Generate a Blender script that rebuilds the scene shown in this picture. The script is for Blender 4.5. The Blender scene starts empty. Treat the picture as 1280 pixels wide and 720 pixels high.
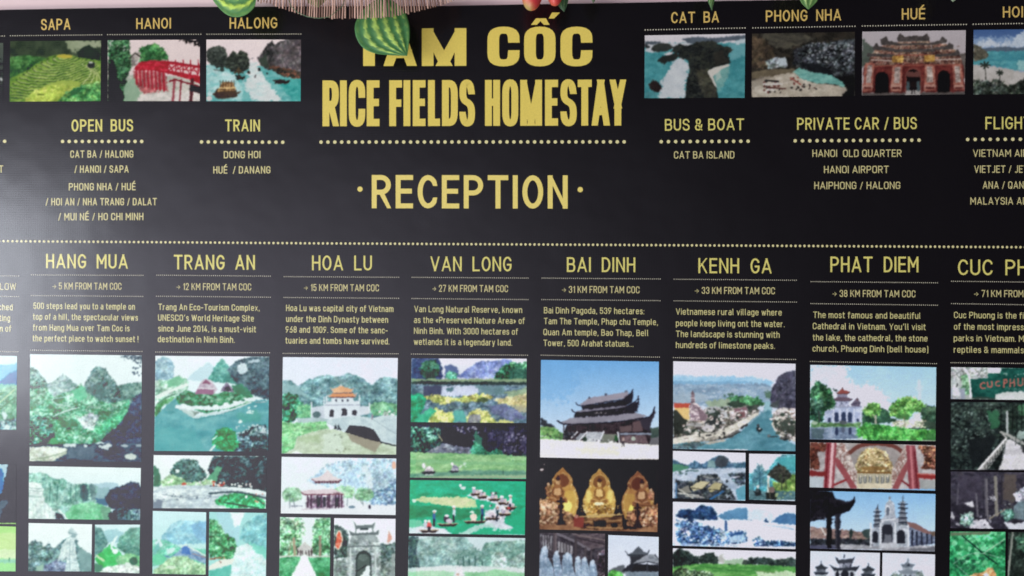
import bpy, bmesh, math, random
import numpy as np
from mathutils import Matrix, Vector

random.seed(4)
sc = bpy.context.scene
COL = sc.collection
rad = math.radians

# ------------------------------------------------------------------ camera
F_PX, YAW, PITCH, ROLL = 960.0, rad(3.428), rad(0.653), rad(-0.525)
DIST = 2.4                      # metres from lens to banner
CAM = Vector((0, 0, 1.6))
ROT = Matrix.Rotation(YAW, 3, 'Z') @ Matrix.Rotation(PITCH, 3, 'X') @ Matrix.Rotation(ROLL, 3, 'Y')
cam = bpy.data.cameras.new('camera')
camo = bpy.data.objects.new('camera', cam)
COL.objects.link(camo)
cam.sensor_width = 36.0
cam.lens = F_PX * 36.0 / 1280.0
cam.clip_start, cam.clip_end = 0.05, 100
camo.matrix_world = Matrix.Translation(CAM) @ (ROT @ Matrix.Rotation(rad(90), 3, 'X')).to_4x4()
sc.camera = camo

# ------------------------------------------------------------------ light
world = bpy.data.worlds.new('World')
sc.world = world
world.use_nodes = True
nt = world.node_tree
bg = nt.nodes['Background']
WORLD_LEFT, WORLD_AMB = 2.45, 0.05
tc = nt.nodes.new('ShaderNodeTexCoord')
sep = nt.nodes.new('ShaderNodeSeparateXYZ')
nt.links.new(tc.outputs['Generated'], sep.inputs[0])


def wmath(op, a, b=0.0):
    n = nt.nodes.new('ShaderNodeMath')
    n.operation = op
    for i, v in enumerate((a, b)):
        if isinstance(v, (int, float)):
            n.inputs[i].default_value = v
        else:
            nt.links.new(v, n.inputs[i])
    return n.outputs[0]


def wmap(v, a, b, c, d):
    n = nt.nodes.new('ShaderNodeMapRange')
    n.interpolation_type = 'SMOOTHSTEP'
    for k, x in zip(('From Min', 'From Max', 'To Min', 'To Max'), (a, b, c, d)):
        n.inputs[k].default_value = x
    nt.links.new(v, n.inputs['Value'])
    return n.outputs[0]


# the room around the lens: bright open side to the left, shade to the right and under the roof
m = wmath('DIVIDE', wmath('ADD', wmath('MAXIMUM', sep.outputs['X'], -0.57), 0.57), 0.48)
side = wmath('POWER', 2.71828, wmath('MULTIPLY', wmath('MULTIPLY', m, m), -1.0))
height = wmath('MULTIPLY', wmap(sep.outputs['Z'], -0.05, 0.31, 1.0, 0.015), wmap(sep.outputs['Z'], -0.50, -0.15, 0.55, 1.0))
glow = wmath('MULTIPLY', wmath('MULTIPLY', side, height), WORLD_LEFT)
tint = nt.nodes.new('ShaderNodeMix')
tint.data_type = 'RGBA'
tint.blend_type = 'MULTIPLY'
tint.inputs[0].default_value = 1.0
tint.inputs[6].default_value = (0.97, 0.94, 1.14, 1)
cmb = nt.nodes.new('ShaderNodeCombineColor')
amb = wmath('ADD', glow, WORLD_AMB)
for i in range(3):
    nt.links.new(amb, cmb.inputs[i])
nt.links.new(cmb.outputs[0], tint.inputs[7])
nt.links.new(tint.outputs[2], bg.inputs['Color'])
bg.inputs['Strength'].default_value = 1.0


def area_light(name, loc, target, sx, sy, power, color):
    d = bpy.data.lights.new(name, 'AREA')
    d.shape = 'RECTANGLE'
    d.size, d.size_y, d.energy, d.color = sx, sy, power, color
    o = bpy.data.objects.new(name, d)
    COL.objects.link(o)
    o.location = loc
    o.rotation_euler = (Vector(target) - Vector(loc)).to_track_quat('-Z', 'Y').to_euler()
    return o


# daylight from the doorway on the left, plus an added low fill lamp
area_light('doorway_daylight', (-5.3, -1.0, 1.55), (-5.3, 2.4, 1.55), 2.8, 1.75, 145, (0.91, 0.97, 1.06))
area_light('low_fill', (-1.6, -1.2, -2.6), (-0.4, 2.4, 1.6), 3.0, 1.4, 120, (1.0, 0.985, 0.92))

sc.view_settings.view_transform = 'Standard'
sc.view_settings.look = 'None'
sc.view_settings.exposure = 0.0
sc.view_settings.gamma = 1.0
sc.cycles.filter_width = 1.75
sc.cycles.max_bounces = 4

# ------------------------------------------------------------------ helpers


def ray(px, py):
    return ROT @ Vector(((px - 640) / F_PX, 1.0, -(py - 360) / F_PX))


def P(px, py, off=0.0):
    """the point seen at (px, py) of the photograph on the banner's plane, off metres in front of it"""
    d = ray(px, py)
    return CAM + d * ((DIST - off) / d.y)


def Parr(xy, off=0.0):
    xy = np.asarray(xy, float)
    d = np.stack([(xy[:, 0] - 640) / F_PX, np.ones(len(xy)), -(xy[:, 1] - 360) / F_PX], 1) @ np.array(ROT).T
    k = ((DIST - off) / d[:, 1])
    return d * k[:, None] + np.array(CAM)


def link(name, me, mat=None, parent=None, label=None, cat=None, group=None, kind=None):
    o = bpy.data.objects.new(name, me)
    COL.objects.link(o)
    if mat is not None and me is not None:
        me.materials.append(mat)
    if parent is not None:
        o.parent = parent
        o.matrix_parent_inverse = parent.matrix_world.inverted()
    for k, v in (('label', label), ('category', cat), ('group', group), ('kind', kind)):
        if v:
            o[k] = v
    return o


def mesh_from(name, verts, faces):
    me = bpy.data.meshes.new(name)
    me.from_pydata([tuple(v) for v in verts], [], faces)
    me.update()
    return me


def lin(c):
    c = np.asarray(c, float)
    return np.where(c <= 0.04045, c / 12.92, ((c + 0.055) / 1.055) ** 2.4)


def hexc(h):
    return np.array([int(h[i:i + 2], 16) / 255 for i in (0, 2, 4)])


# ------------------------------------------------------------------ materials
def new_mat(name):
    m = bpy.data.materials.new(name)
    m.use_nodes = True
    b = m.node_tree.nodes['Principled BSDF']
    return m, m.node_tree, b


ROUGH, SPEC = 0.22, 0.5


def vinyl(name, color=None, attr=None):
    """printed vinyl: the ink's colour under a satin film with a fine woven grain"""
    m, t, b = new_mat(name)
    N = t.nodes.new
    b.inputs['Roughness'].default_value = ROUGH
    b.inputs['Specular IOR Level'].default_value = SPEC
    tcn = N('ShaderNodeTexCoord')
    no = N('ShaderNodeTexNoise')
    no.inputs['Scale'].default_value = 210
    no.inputs['Detail'].default_value = 2
    t.links.new(tcn.outputs['Object'], no.inputs['Vector'])
    mr = N('ShaderNodeMapRange')
    mr.inputs['To Min'].default_value, mr.inputs['To Max'].default_value = 0.72, 1.28
    t.links.new(no.outputs['Fac'], mr.inputs['Value'])
    mx = N('ShaderNodeMix')
    mx.data_type = 'RGBA'
    mx.blend_type = 'MULTIPLY'
    mx.inputs[0].default_value = 0.5
    if attr:
        at = N('ShaderNodeVertexColor')
        at.layer_name = attr
        t.links.new(at.outputs['Color'], mx.inputs[6])
    else:
        mx.inputs[6].default_value = (*color, 1)
    t.links.new(mr.outputs[0], mx.inputs[7])
    t.links.new(mx.outputs[2], b.inputs['Base Color'])
    # woven backing showing through the film
    w1, w2 = N('ShaderNodeTexWave'), N('ShaderNodeTexWave')
    w1.bands_direction, w2.bands_direction = 'X', 'Z'
    for w in (w1, w2):
        w.inputs['Scale'].default_value = 42
        w.inputs['Distortion'].default_value = 1.2
        t.links.new(tcn.outputs['Object'], w.inputs['Vector'])
    ad = N('ShaderNodeMath')
    t.links.new(w1.outputs['Fac'], ad.inputs[0])
    t.links.new(w2.outputs['Fac'], ad.inputs[1])
    bu = N('ShaderNodeBump')
    bu.inputs['Strength'].default_value = 0.02
    bu.inputs['Distance'].default_value = 0.002
    t.links.new(ad.outputs[0], bu.inputs['Height'])
    gr = N('ShaderNodeTexNoise')
    gr.inputs['Scale'].default_value = 430
    gr.inputs['Detail'].default_value = 1
    gm = N('ShaderNodeMapRange')
    gm.inputs['From Min'].default_value, gm.inputs['From Max'].default_value = 0.3, 0.7
    gm.inputs['To Min'].default_value, gm.inputs['To Max'].default_value = SPEC * 0.72, SPEC * 1.28
    t.links.new(tcn.outputs['Object'], gr.inputs['Vector'])
    t.links.new(gr.outputs['Fac'], gm.inputs['Value'])
    t.links.new(gm.outputs[0], b.inputs['Specular IOR Level'])
    # slow slackness of the hung sheet
    n3 = N('ShaderNodeTexNoise')
    n3.inputs['Scale'].default_value = 2.6
    n3.inputs['Detail'].default_value = 3
    b3 = N('ShaderNodeBump')
    b3.inputs['Strength'].default_value = 0.12
    b3.inputs['Distance'].default_value = 0.03
    t.links.new(tcn.outputs['Object'], n3.inputs['Vector'])
    t.links.new(n3.outputs['Fac'], b3.inputs['Height'])
    t.links.new(b3.outputs[0], bu.inputs['Normal'])
    t.links.new(bu.outputs[0], b.inputs['Normal'])
    return m


M_BLACK = vinyl('black_vinyl', (0.0042, 0.0032, 0.0040))
M_PHOTO = vinyl('photo_print', attr='print')
INK = {k: vinyl('ink_' + k, v) for k, v in dict(
    gold=(0.82, 0.655, 0.125), heading=(0.76, 0.69, 0.18), reception=(0.86, 0.71, 0.18), label=(0.74, 0.52, 0.14),
    body=(0.70, 0.65, 0.27), dots=(0.80, 0.74, 0.35), rule=(0.74, 0.70, 0.50), pale=(0.71, 0.64, 0.28)).items()}
# ------------------------------------------------------------------ lettering: a monoline font, each glyph as strokes
# glyph: width, strokes ("M x,y L x,y Q cx,cy x,y"), cap height 1
G = {
 'A': (.60, "M0,0 L.3,1 M.60,0 L.3,1 M.13,.27 L.47,.27"),
 'B': (.50, "M0,0 L0,1 M0,1 L.24,1 Q.46,1 .46,.77 Q.46,.53 .24,.53 L0,.53 M.24,.53 Q.50,.53 .50,.27 Q.50,0 .24,0 L0,0"),
 'C': (.50, "M.50,.72 Q.50,1 .25,1 Q0,1 0,.70 L0,.30 Q0,0 .25,0 Q.50,0 .50,.28"),
 'D': (.50, "M0,0 L0,1 M0,1 L.22,1 Q.50,1 .50,.70 L.50,.30 Q.50,0 .22,0 L0,0"),
 'E': (.43, "M0,0 L0,1 M0,1 L.43,1 M0,.52 L.39,.52 M0,0 L.43,0"),
 'F': (.42, "M0,0 L0,1 M0,1 L.42,1 M0,.50 L.37,.50"),
 'G': (.50, "M.50,.74 Q.50,1 .25,1 Q0,1 0,.70 L0,.30 Q0,0 .25,0 Q.50,0 .50,.28 L.50,.46 M.50,.46 L.29,.46"),
 'H': (.50, "M0,0 L0,1 M.50,0 L.50,1 M0,.52 L.50,.52"),
 'I': (0, "M0,0 L0,1"),
 'J': (.36, "M.36,1 L.36,.27 Q.36,0 .16,0 Q.05,0 0,.10"),
 'K': (.52, "M0,0 L0,1 M.50,1 L0,.38 M.19,.60 L.52,0"),
 'L': (.42, "M0,1 L0,0 M0,0 L.42,0"),
 'M': (.64, "M0,0 L0,1 M0,1 L.32,.36 M.64,1 L.32,.36 M.64,0 L.64,1"),
 'N': (.52, "M0,0 L0,1 M0,1 L.52,0 M.52,0 L.52,1"),
 'O': (.52, "M0,.50 L0,.70 Q0,1 .26,1 Q.52,1 .52,.70 L.52,.30 Q.52,0 .26,0 Q0,0 0,.30 L0,.50"),
 'P': (.50, "M0,0 L0,1 M0,1 L.25,1 Q.50,1 .50,.73 Q.50,.45 .25,.45 L0,.45"),
 'Q': (.52, "M0,.50 L0,.70 Q0,1 .26,1 Q.52,1 .52,.70 L.52,.30 Q.52,0 .26,0 Q0,0 0,.30 L0,.50 M.32,.22 L.54,-.03"),
 'R': (.50, "M0,0 L0,1 M0,1 L.25,1 Q.49,1 .49,.74 Q.49,.47 .25,.47 L0,.47 M.26,.47 L.50,0"),
 'S': (.48, "M.46,.80 Q.40,1 .23,1 Q.01,1 .01,.75 Q.01,.57 .24,.52 Q.48,.46 .48,.25 Q.48,0 .24,0 Q.06,0 0,.20"),
 'T': (.54, "M.27,0 L.27,1 M0,1 L.54,1"),
 'U': (.50, "M0,1 L0,.29 Q0,0 .25,0 Q.50,0 .50,.29 L.50,1"),
 'V': (.58, "M0,1 L.29,0 M.58,1 L.29,0"),
 'W': (.86, "M0,1 L.21,0 M.43,.95 L.21,0 M.43,.95 L.65,0 M.86,1 L.65,0"),
 'X': (.54, "M0,0 L.54,1 M0,1 L.54,0"),
 'Y': (.56, "M0,1 L.28,.44 M.56,1 L.28,.44 M.28,0 L.28,.46"),
 'Z': (.50, "M0,1 L.50,1 M.50,1 L0,0 M0,0 L.50,0"),
 'a': (.40, "M.04,.64 Q.09,.72 .21,.72 Q.40,.72 .40,.52 L.40,0 M.40,.42 L.18,.42 Q0,.42 0,.21 Q0,0 .17,0 Q.34,0 .40,.13"),
 'b': (.42, "M0,1 L0,0 M0,.50 Q.06,.72 .22,.72 Q.42,.72 .42,.46 L.42,.26 Q.42,0 .22,0 Q.06,0 0,.20"),
 'c': (.37, "M.37,.56 Q.34,.72 .20,.72 Q0,.72 0,.46 L0,.26 Q0,0 .20,0 Q.34,0 .37,.16"),
 'd': (.42, "M.42,1 L.42,0 M.42,.50 Q.36,.72 .20,.72 Q0,.72 0,.46 L0,.26 Q0,0 .20,0 Q.36,0 .42,.20"),
 'e': (.41, "M0,.37 L.41,.37 M.41,.37 L.41,.46 Q.41,.72 .205,.72 Q0,.72 0,.46 L0,.26 Q0,0 .21,0 Q.34,0 .40,.11"),
 'f': (.26, "M.08,0 L.08,.84 Q.08,1 .21,1 L.26,1 M0,.72 L.26,.72"),
 'g': (.42, "M.42,.72 L.42,-.04 Q.42,-.26 .21,-.26 Q.09,-.26 .03,-.19 M.42,.50 Q.36,.72 .20,.72 Q0,.72 0,.46 L0,.26 Q0,0 .20,0 Q.36,0 .42,.20"),
 'h': (.41, "M0,1 L0,0 M0,.50 Q.06,.72 .22,.72 Q.41,.72 .41,.48 L.41,0"),
 'i': (0, "M0,.72 L0,0 M0,.97 L0,1.0"),
 'j': (.10, "M.10,.72 L.10,-.12 Q.10,-.26 0,-.26 M.10,.97 L.10,1.0"),
 'k': (.39, "M0,1 L0,0 M.37,.72 L0,.26 M.14,.43 L.39,0"),
 'l': (.10, "M0,1 L0,.15 Q0,0 .10,0"),
 'm': (.68, "M0,.72 L0,0 M0,.52 Q.05,.72 .18,.72 Q.34,.72 .34,.50 L.34,0 M.34,.52 Q.39,.72 .52,.72 Q.68,.72 .68,.50 L.68,0"),
 'n': (.41, "M0,.72 L0,0 M0,.50 Q.06,.72 .22,.72 Q.41,.72 .41,.48 L.41,0"),
 'o': (.42, "M0,.36 L0,.46 Q0,.72 .21,.72 Q.42,.72 .42,.46 L.42,.26 Q.42,0 .21,0 Q0,0 0,.26 L0,.36"),
 'p': (.42, "M0,.72 L0,-.26 M0,.50 Q.06,.72 .22,.72 Q.42,.72 .42,.46 L.42,.26 Q.42,0 .22,0 Q.06,0 0,.20"),
 'q': (.42, "M.42,.72 L.42,-.26 M.42,.50 Q.36,.72 .20,.72 Q0,.72 0,.46 L0,.26 Q0,0 .20,0 Q.36,0 .42,.20"),
 'r': (.26, "M0,.72 L0,0 M0,.48 Q.06,.72 .26,.70"),
 's': (.36, "M.35,.60 Q.29,.72 .18,.72 Q.02,.72 .02,.54 Q.02,.40 .18,.37 Q.36,.34 .36,.19 Q.36,0 .18,0 Q.07,0 0,.11"),
 't': (.25, "M.08,.95 L.08,.17 Q.08,0 .19,0 L.25,0 M0,.72 L.25,.72"),
 'u': (.41, "M0,.72 L0,.24 Q0,0 .19,0 Q.35,0 .41,.22 M.41,.72 L.41,0"),
 'v': (.42, "M0,.72 L.21,0 M.42,.72 L.21,0"),
 'w': (.66, "M0,.72 L.165,0 M.33,.68 L.165,0 M.33,.68 L.495,0 M.66,.72 L.495,0"),
 'x': (.40, "M0,0 L.40,.72 M0,.72 L.40,0"),
 'y': (.42, "M0,.72 L.21,0 M.42,.72 L.16,-.20 Q.13,-.26 .04,-.26"),
 'z': (.37, "M0,.72 L.37,.72 M.37,.72 L0,0 M0,0 L.37,0"),
 '0': (.44, "M0,.50 L0,.74 Q0,1 .22,1 Q.44,1 .44,.74 L.44,.26 Q.44,0 .22,0 Q0,0 0,.26 L0,.50"),
 '1': (.20, "M.20,0 L.20,1 M.20,1 L0,.80"),
 '2': (.44, "M.01,.74 Q.01,1 .22,1 Q.43,1 .43,.74 Q.43,.60 .30,.44 L0,0 M0,0 L.44,0"),
 '3': (.44, "M.01,.78 Q.04,1 .22,1 Q.43,1 .43,.76 Q.43,.53 .20,.53 M.20,.53 Q.44,.53 .44,.27 Q.44,0 .22,0 Q.02,0 0,.22"),
 '4': (.46, "M.30,1 L0,.22 M0,.22 L.46,.22 M.34,0 L.34,.48"),
 '5': (.44, "M.42,1 L.04,1 M.04,1 L.02,.50 M.02,.50 Q.08,.62 .22,.62 Q.44,.62 .44,.31 Q.44,0 .22,0 Q.03,0 0,.20"),
 '6': (.44, "M.34,1 L.05,.42 M0,.28 Q0,.56 .22,.56 Q.44,.56 .44,.28 Q.44,0 .22,0 Q0,0 0,.28 Q0,.36 .06,.44"),
 '7': (.44, "M0,1 L.44,1 M.44,1 L.14,0"),
 '8': (.44, "M.22,.53 Q.02,.53 .02,.77 Q.02,1 .22,1 Q.42,1 .42,.77 Q.42,.53 .22,.53 M.22,.53 Q0,.53 0,.27 Q0,0 .22,0 Q.44,0 .44,.27 Q.44,.53 .22,.53"),
 '9': (.44, "M.10,0 L.39,.58 M.44,.72 Q.44,.44 .22,.44 Q0,.44 0,.72 Q0,1 .22,1 Q.44,1 .44,.72 Q.44,.64 .38,.56"),
 '.': (0, "M0,0 L0,.02"), ',': (.05, "M.05,.02 L.02,-.12"), ':': (0, "M0,0 L0,.02 M0,.58 L0,.60"),
 '!': (0, "M0,1 L0,.34 M0,0 L0,.02"), '-': (.26, "M0,.40 L.26,.40"), '/': (.30, "M0,-.04 L.30,1.0"),
 "'": (.10, "M.10,1.02 L.02,.82"), '(': (.12, "M.12,1.08 Q0,1.06 0,.86 L0,.06 Q0,-.16 .12,-.18"),
 ')': (.12, "M0,1.08 Q.12,1.06 .12,.86 L.12,.06 Q.12,-.16 0,-.18"),
 '&': (.54, "M.50,.46 Q.46,0 .20,0 Q0,0 0,.24 Q0,.42 .20,.52 Q.38,.62 .38,.80 Q.38,1 .22,1 Q.06,1 .06,.80 Q.06,.66 .18,.52 L.54,0"),
 '«': (.34, "M.16,.60 L0,.36 M0,.36 L.16,.12 M.34,.60 L.18,.36 M.18,.36 L.34,.12"),
 '»': (.34, "M0,.60 L.16,.36 M.16,.36 L0,.12 M.18,.60 L.34,.36 M.34,.36 L.18,.12"),
 '→': (.58, "M0,.40 L.58,.40 M.34,.64 L.58,.40 M.34,.16 L.58,.40"),
 '´': (.10, "M0,1.12 L.12,1.26"),
}
G['É'] = (G['E'][0], G['E'][1] + " M.17,1.17 L.30,1.34")
R_ = {   # rounder capitals of the headings
 'C': (.51, "M.51,.79 E.45,1 .27,1 E0,1 0,.5 E0,0 .27,0 E.45,0 .51,.21"),
 'D': (.51, "M0,0 L0,1 M0,1 L.20,1 E.51,1 .51,.5 E.51,0 .20,0 L0,0"),
 'G': (.52, "M.50,.80 E.45,1 .27,1 E0,1 0,.5 E0,0 .27,0 E.52,0 .52,.32 L.52,.45 M.52,.45 L.30,.45"),
 'O': (.55, "M.275,1 E0,1 0,.5 E0,0 .275,0 E.55,0 .55,.5 E.55,1 .275,1"),
 'P': (.50, "M0,0 L0,1 M0,1 L.24,1 E.50,1 .50,.73 E.50,.46 .24,.46 L0,.46"),
 'R': (.50, "M0,0 L0,1 M0,1 L.24,1 E.49,1 .49,.74 E.49,.48 .24,.48 L0,.48 M.24,.48 L.50,0"),
 'U': (.50, "M0,1 L0,.30 E0,0 .25,0 E.50,0 .50,.30 L.50,1"),
}
for k, v in R_.items():
    G['r' + k + 'r'] = v
G['Mh'] = (.60, "M0,0 L0,1 M0,1 L.30,.0 M.60,1 L.30,.0 M.60,0 L.60,1")
G['Nh'] = G['N']


def parse(spec):
    out, cur = [], None
    for tok in spec.replace('M', ' M').replace('L', ' L').replace('Q', ' Q').replace('E', ' E').split():
        if tok[0] in 'MLQE':
            mode = tok[0]
            tok = tok[1:]
            ctrl = None
        x, y = map(float, tok.split(','))
        if mode == 'M':
            cur = [(x, y)]
            out.append(cur)
        elif mode == 'L':
            cur.append((x, y))
        else:
            if ctrl is None:
                ctrl = (x, y)
            else:
                a = cur[-1]
                for i in range(1, 7):
                    s = i / 6
                    # a rounder corner than a plain quadratic (superellipse feel)
                    k = 0.85 if mode == 'Q' else 0.645
                    c1 = (a[0] + (ctrl[0] - a[0]) * k * .86, a[1] + (ctrl[1] - a[1]) * k * .86)
                    c2 = (x + (ctrl[0] - x) * k * .86, y + (ctrl[1] - y) * k * .86)
                    b0, b1, b2, b3 = (1 - s) ** 3, 3 * s * (1 - s) ** 2, 3 * s * s * (1 - s), s ** 3
                    cur.append((b0 * a[0] + b1 * c1[0] + b2 * c2[0] + b3 * x, b0 * a[1] + b1 * c1[1] + b2 * c2[1] + b3 * y))
                ctrl = None
    return out


GP = {k: (w, parse(s)) for k, (w, s) in G.items()}


def ribbon(pts):
    """outline pairs of a stroke one unit thick; ends squared off along the grid"""
    p = np.array(pts, float)
    keep = [0] + [i for i in range(1, len(p)) if np.hypot(*(p[i] - p[i - 1])) > 1e-6]
    p = p[keep]
    if len(p) < 2:
        return None
    d = np.diff(p, axis=0)
    ln = np.hypot(d[:, 0], d[:, 1])
    d = d / ln[:, None]
    n = np.stack([-d[:, 1], d[:, 0]], 1)
    closed = np.hypot(*(p[0] - p[-1])) < 1e-6
    L, Rr = [], []
    for i in range(len(p)):
        if i == 0 or i == len(p) - 1:
            if closed:
                m = n[0] + n[-1]
                m = m / np.hypot(*m)
                off = m * 0.5 / max(.5, m @ n[0])
                L.append(p[i] + off)
                Rr.append(p[i] - off)
                continue
            k = 0 if i == 0 else -1
            nn, dd = n[k] * .5, d[k]
            s = -1 if i == 0 else 1
            a, b = p[i] + nn, p[i] - nn
            dd = dd * s                      # outward
            if abs(dd[1]) > .45 and ln[k] > .3:      # cut level
                yt = p[i][1] + .5 * np.sign(dd[1])
                a = a + dd * ((yt - a[1]) / dd[1])
                b = b + dd * ((yt - b[1]) / dd[1])
            elif abs(dd[1]) < 1e-3 and ln[k] > .3:
                a = a + dd * .5
                b = b + dd * .5
            L.append(a)
            Rr.append(b)
        else:
            m = n[i - 1] + n[i]
            m = m / max(1e-6, np.hypot(*m))
            off = m * 0.5 / max(.6, m @ n[i])
            L.append(p[i] + off)
            Rr.append(p[i] - off)
    return L, Rr


class Ink:
    """collects lettering in photograph coordinates and links it as ONE flat print"""

    def __init__(self, lift=0.0005):
        self.v, self.f, self.z, self.lift = [], [], [], lift

    def quadstrip(self, L, R, k):
        b = len(self.v)
        for a, c in zip(L, R):
            self.v += [a, c]
            self.z += [k, k]
        for i in range(len(L) - 1):
            q = b + 2 * i
            self.f.append((q, q + 1, q + 3, q + 2))

    def poly(self, pts, k=0):
        b = len(self.v)
        self.v += list(pts)
        self.z += [k] * len(pts)
        self.f.append(tuple(range(b, b + len(pts))))

    def glyph(self, ch, x, W, yb, slope, H, tx, ty):
        w, strokes = GP[ch]
        if ch == '→':
            tx, ty = tx * .62, ty * .62
        for k, st in enumerate(strokes):
            if len(st) == 2 and abs(st[0][0] - st[1][0]) + abs(st[0][1] - st[1][1]) < .06:      # a dot
                cx = x + tx / 2 + (st[0][0] / w * (W - tx) if w > 0 else 0)
                cy = yb + slope * (cx - x) - (ty / 2 + st[0][1] * (H - ty))
                r = max(tx, ty) * .58
                self.poly([(cx + r * math.cos(i * math.pi / 4), cy - r * math.sin(i * math.pi / 4)) for i in range(8)], k)
                continue
            q = [(((sx / w) * (W - tx) if w > 0 else 0) / tx, (sy * (H - ty)) / ty) for sx, sy in st]
            r = ribbon(q)
            if r is None:
                continue
            L, R = [], []
            for src, dst in ((r[0], L), (r[1], R)):
                for a in src:
                    px = min(max(x + tx / 2 + a[0] * tx, x), x + max(W, tx))
                    py = yb + slope * (px - x) - (ty / 2 + a[1] * ty)
                    dst.append((px, py))
            self.quadstrip(L, R, k)

    def text(self, s, x0, x1, yb, H, t=.15, yb1=None, fit=None, rnd=False):
        """fit: how many leading characters span x0..x1 (the rest runs on)"""
        gap, space = .135, .30
        s = [('r' + c + 'r') if rnd and c in R_ else c for c in s]

        def adv(ch):
            return space if ch == ' ' else GP[ch][0] * (1 - t) + t + gap
        n = sum(adv(c) for c in (s if fit is None else s[:fit])) - gap
        u = (x1 - x0) / n
        slope = 0 if yb1 is None else (yb1 - yb) / (x1 - x0)
        x = x0
        for ch in s:
            if ch != ' ':
                self.glyph(ch, x, (GP[ch][0] * (1 - t) + t) * u, yb + slope * (x - x0), slope, H, t * H, t * H)
            x += adv(ch) * u

    def dots(self, pts, pitch, dia, n=8, count=None):
        p = np.array(pts, float)
        seg = np.hypot(*np.diff(p, axis=0).T)
        cum = np.concatenate([[0], np.cumsum(seg)])
        m = count or int(round(cum[-1] / pitch)) + 1
        for s in np.linspace(0, cum[-1], m):
            x, y = np.interp(s, cum, p[:, 0]), np.interp(s, cum, p[:, 1])
            self.poly([(x + dia / 2 * math.cos(2 * math.pi * i / n), y - dia / 2 * math.sin(2 * math.pi * i / n)) for i in range(n)])

    def build(self, name, mat, parent, label=None):
        xy = np.array(self.v)
        pts = np.empty((len(xy), 3))
        z = np.array(self.z)
        for k in set(self.z):
            m = z == k
            pts[m] = Parr(xy[m], self.lift + k * 0.00004)
        me = mesh_from(name, pts, self.f)
        bm = bmesh.new()
        bm.from_mesh(me)
        for f in bm.faces:
            if f.normal.y > 0:
                f.normal_flip()
        bm.to_mesh(me)
        bm.free()
        return link(name, me, mat, parent, label)


# ------------------------------------------------------------------ wall and banner sheet
def wall_mat():
    m, t, b = new_mat('pink_plaster')
    N = t.nodes.new
    no = N('ShaderNodeTexNoise')
    no.inputs['Scale'].default_value = 9
    no.inputs['Detail'].default_value = 6
    r = N('ShaderNodeValToRGB')
    r.color_ramp.elements[0].color = (0.80, 0.60, 0.56, 1)
    r.color_ramp.elements[1].color = (0.88, 0.69, 0.64, 1)
    t.links.new(no.outputs['Fac'], r.inputs['Fac'])
    t.links.new(r.outputs[0], b.inputs['Base Color'])
    b.inputs['Roughness'].default_value = 0.8
    n2 = N('ShaderNodeTexNoise')
    n2.inputs['Scale'].default_value = 120
    bu = N('ShaderNodeBump')
    bu.inputs['Strength'].default_value = 0.15
    bu.inputs['Distance'].default_value = 0.004
    t.links.new(n2.outputs['Fac'], bu.inputs['Height'])
    t.links.new(bu.outputs[0], b.inputs['Normal'])
    return m


WY = DIST + 0.012
me = mesh_from('wall', [(-2.6, WY, 0.3), (2.4, WY, 0.3), (2.4, WY, 3.2), (-2.6, WY, 3.2),
                        (-2.6, WY + .2, 0.3), (2.4, WY + .2, 0.3), (2.4, WY + .2, 3.2), (-2.6, WY + .2, 3.2)],
               [(0, 1, 2, 3), (7, 6, 5, 4), (4, 5, 1, 0), (3, 2, 6, 7), (0, 3, 7, 4), (1, 5, 6, 2)])
link('wall', me, wall_mat(), kind='structure', label='pale pink plastered wall behind the black banner')

TOP = [(-90, 13.8), (0, 12.3), (120, 10.2), (240, 8.7), (400, 8.0), (560, 7.3), (650, 5.6), (780, 3.5), (890, 1.5), (990, -.3), (1280, -5.5), (1370, -7)]


def banner_sheet():
    tp = Parr(TOP)
    bt = Parr([(x, 800) for x, _ in TOP])
    n = len(TOP)
    rows = 6
    vs, fs = [], []
    for j in range(rows + 1):
        for i in range(n):
            vs.append(tp[i] + (bt[i] - tp[i]) * j / rows)
    m = len(vs)
    vs += [v + np.array([0, .003, 0]) for v in vs[:m]]
    for j in range(rows):
        for i in range(n - 1):
            a = j * n + i
            fs.append((a + n, a + n + 1, a + 1, a))
            fs.append((m + a, m + a + 1, m + a + n + 1, m + a + n))
    edge = [i for i in range(n)] + [j * n + n - 1 for j in range(1, rows + 1)] + [rows * n + i for i in range(n - 2, -1, -1)] + [j * n for j in range(rows - 1, 0, -1)]
    for a, b in zip(edge, edge[1:] + edge[:1]):
        fs.append((a, b, m + b, m + a))
    return mesh_from('banner', vs, fs)


banner = link('banner', banner_sheet(), M_BLACK, None,
              'large black printed vinyl banner with yellow lettering and rows of travel photos on the wall', 'banner')


def print_text(name, ink, s, x0, x1, yb, H, t=.15, yb1=None, label=None, fit=None):
    rnd = name != 'distance_line'

    def adv(ch):
        return .30 if ch == ' ' else (R_[ch] if rnd and ch in R_ else GP[ch])[0] * (1 - t) + t + .135
    if '  ' in s:                       # words set wide apart are separate prints
        u = (x1 - x0) / (sum(adv(c) for c in (s if fit is None else s[:fit])) - .135)
        sl = 0 if yb1 is None else (yb1 - yb) / (x1 - x0)
        at = 0
        for w in s.split('  '):
            xa = x0 + u * sum(adv(c) for c in s[:at])
            xb = xa + u * (sum(adv(c) for c in w) - .135)
            k = Ink()
            k.text(w, xa, xb, yb + sl * (xa - x0), H, t, yb + sl * (xb - x0), None, rnd)
            k.build(name, INK[ink], banner, 'yellow word ' + w)
            at += len(w) + 2
        return
    k = Ink()
    k.text(s, x0, x1, yb, H, t, yb1, fit, rnd)
    return k.build(name, INK[ink], banner, label)


# ---- big title, letter by letter
k = Ink()
Z = 3.2


def heavy(ch, a, b, top, bot, tx, ty):
    k.glyph(ch, a, b - a, bot, -.004, bot - top, tx, ty)


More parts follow.
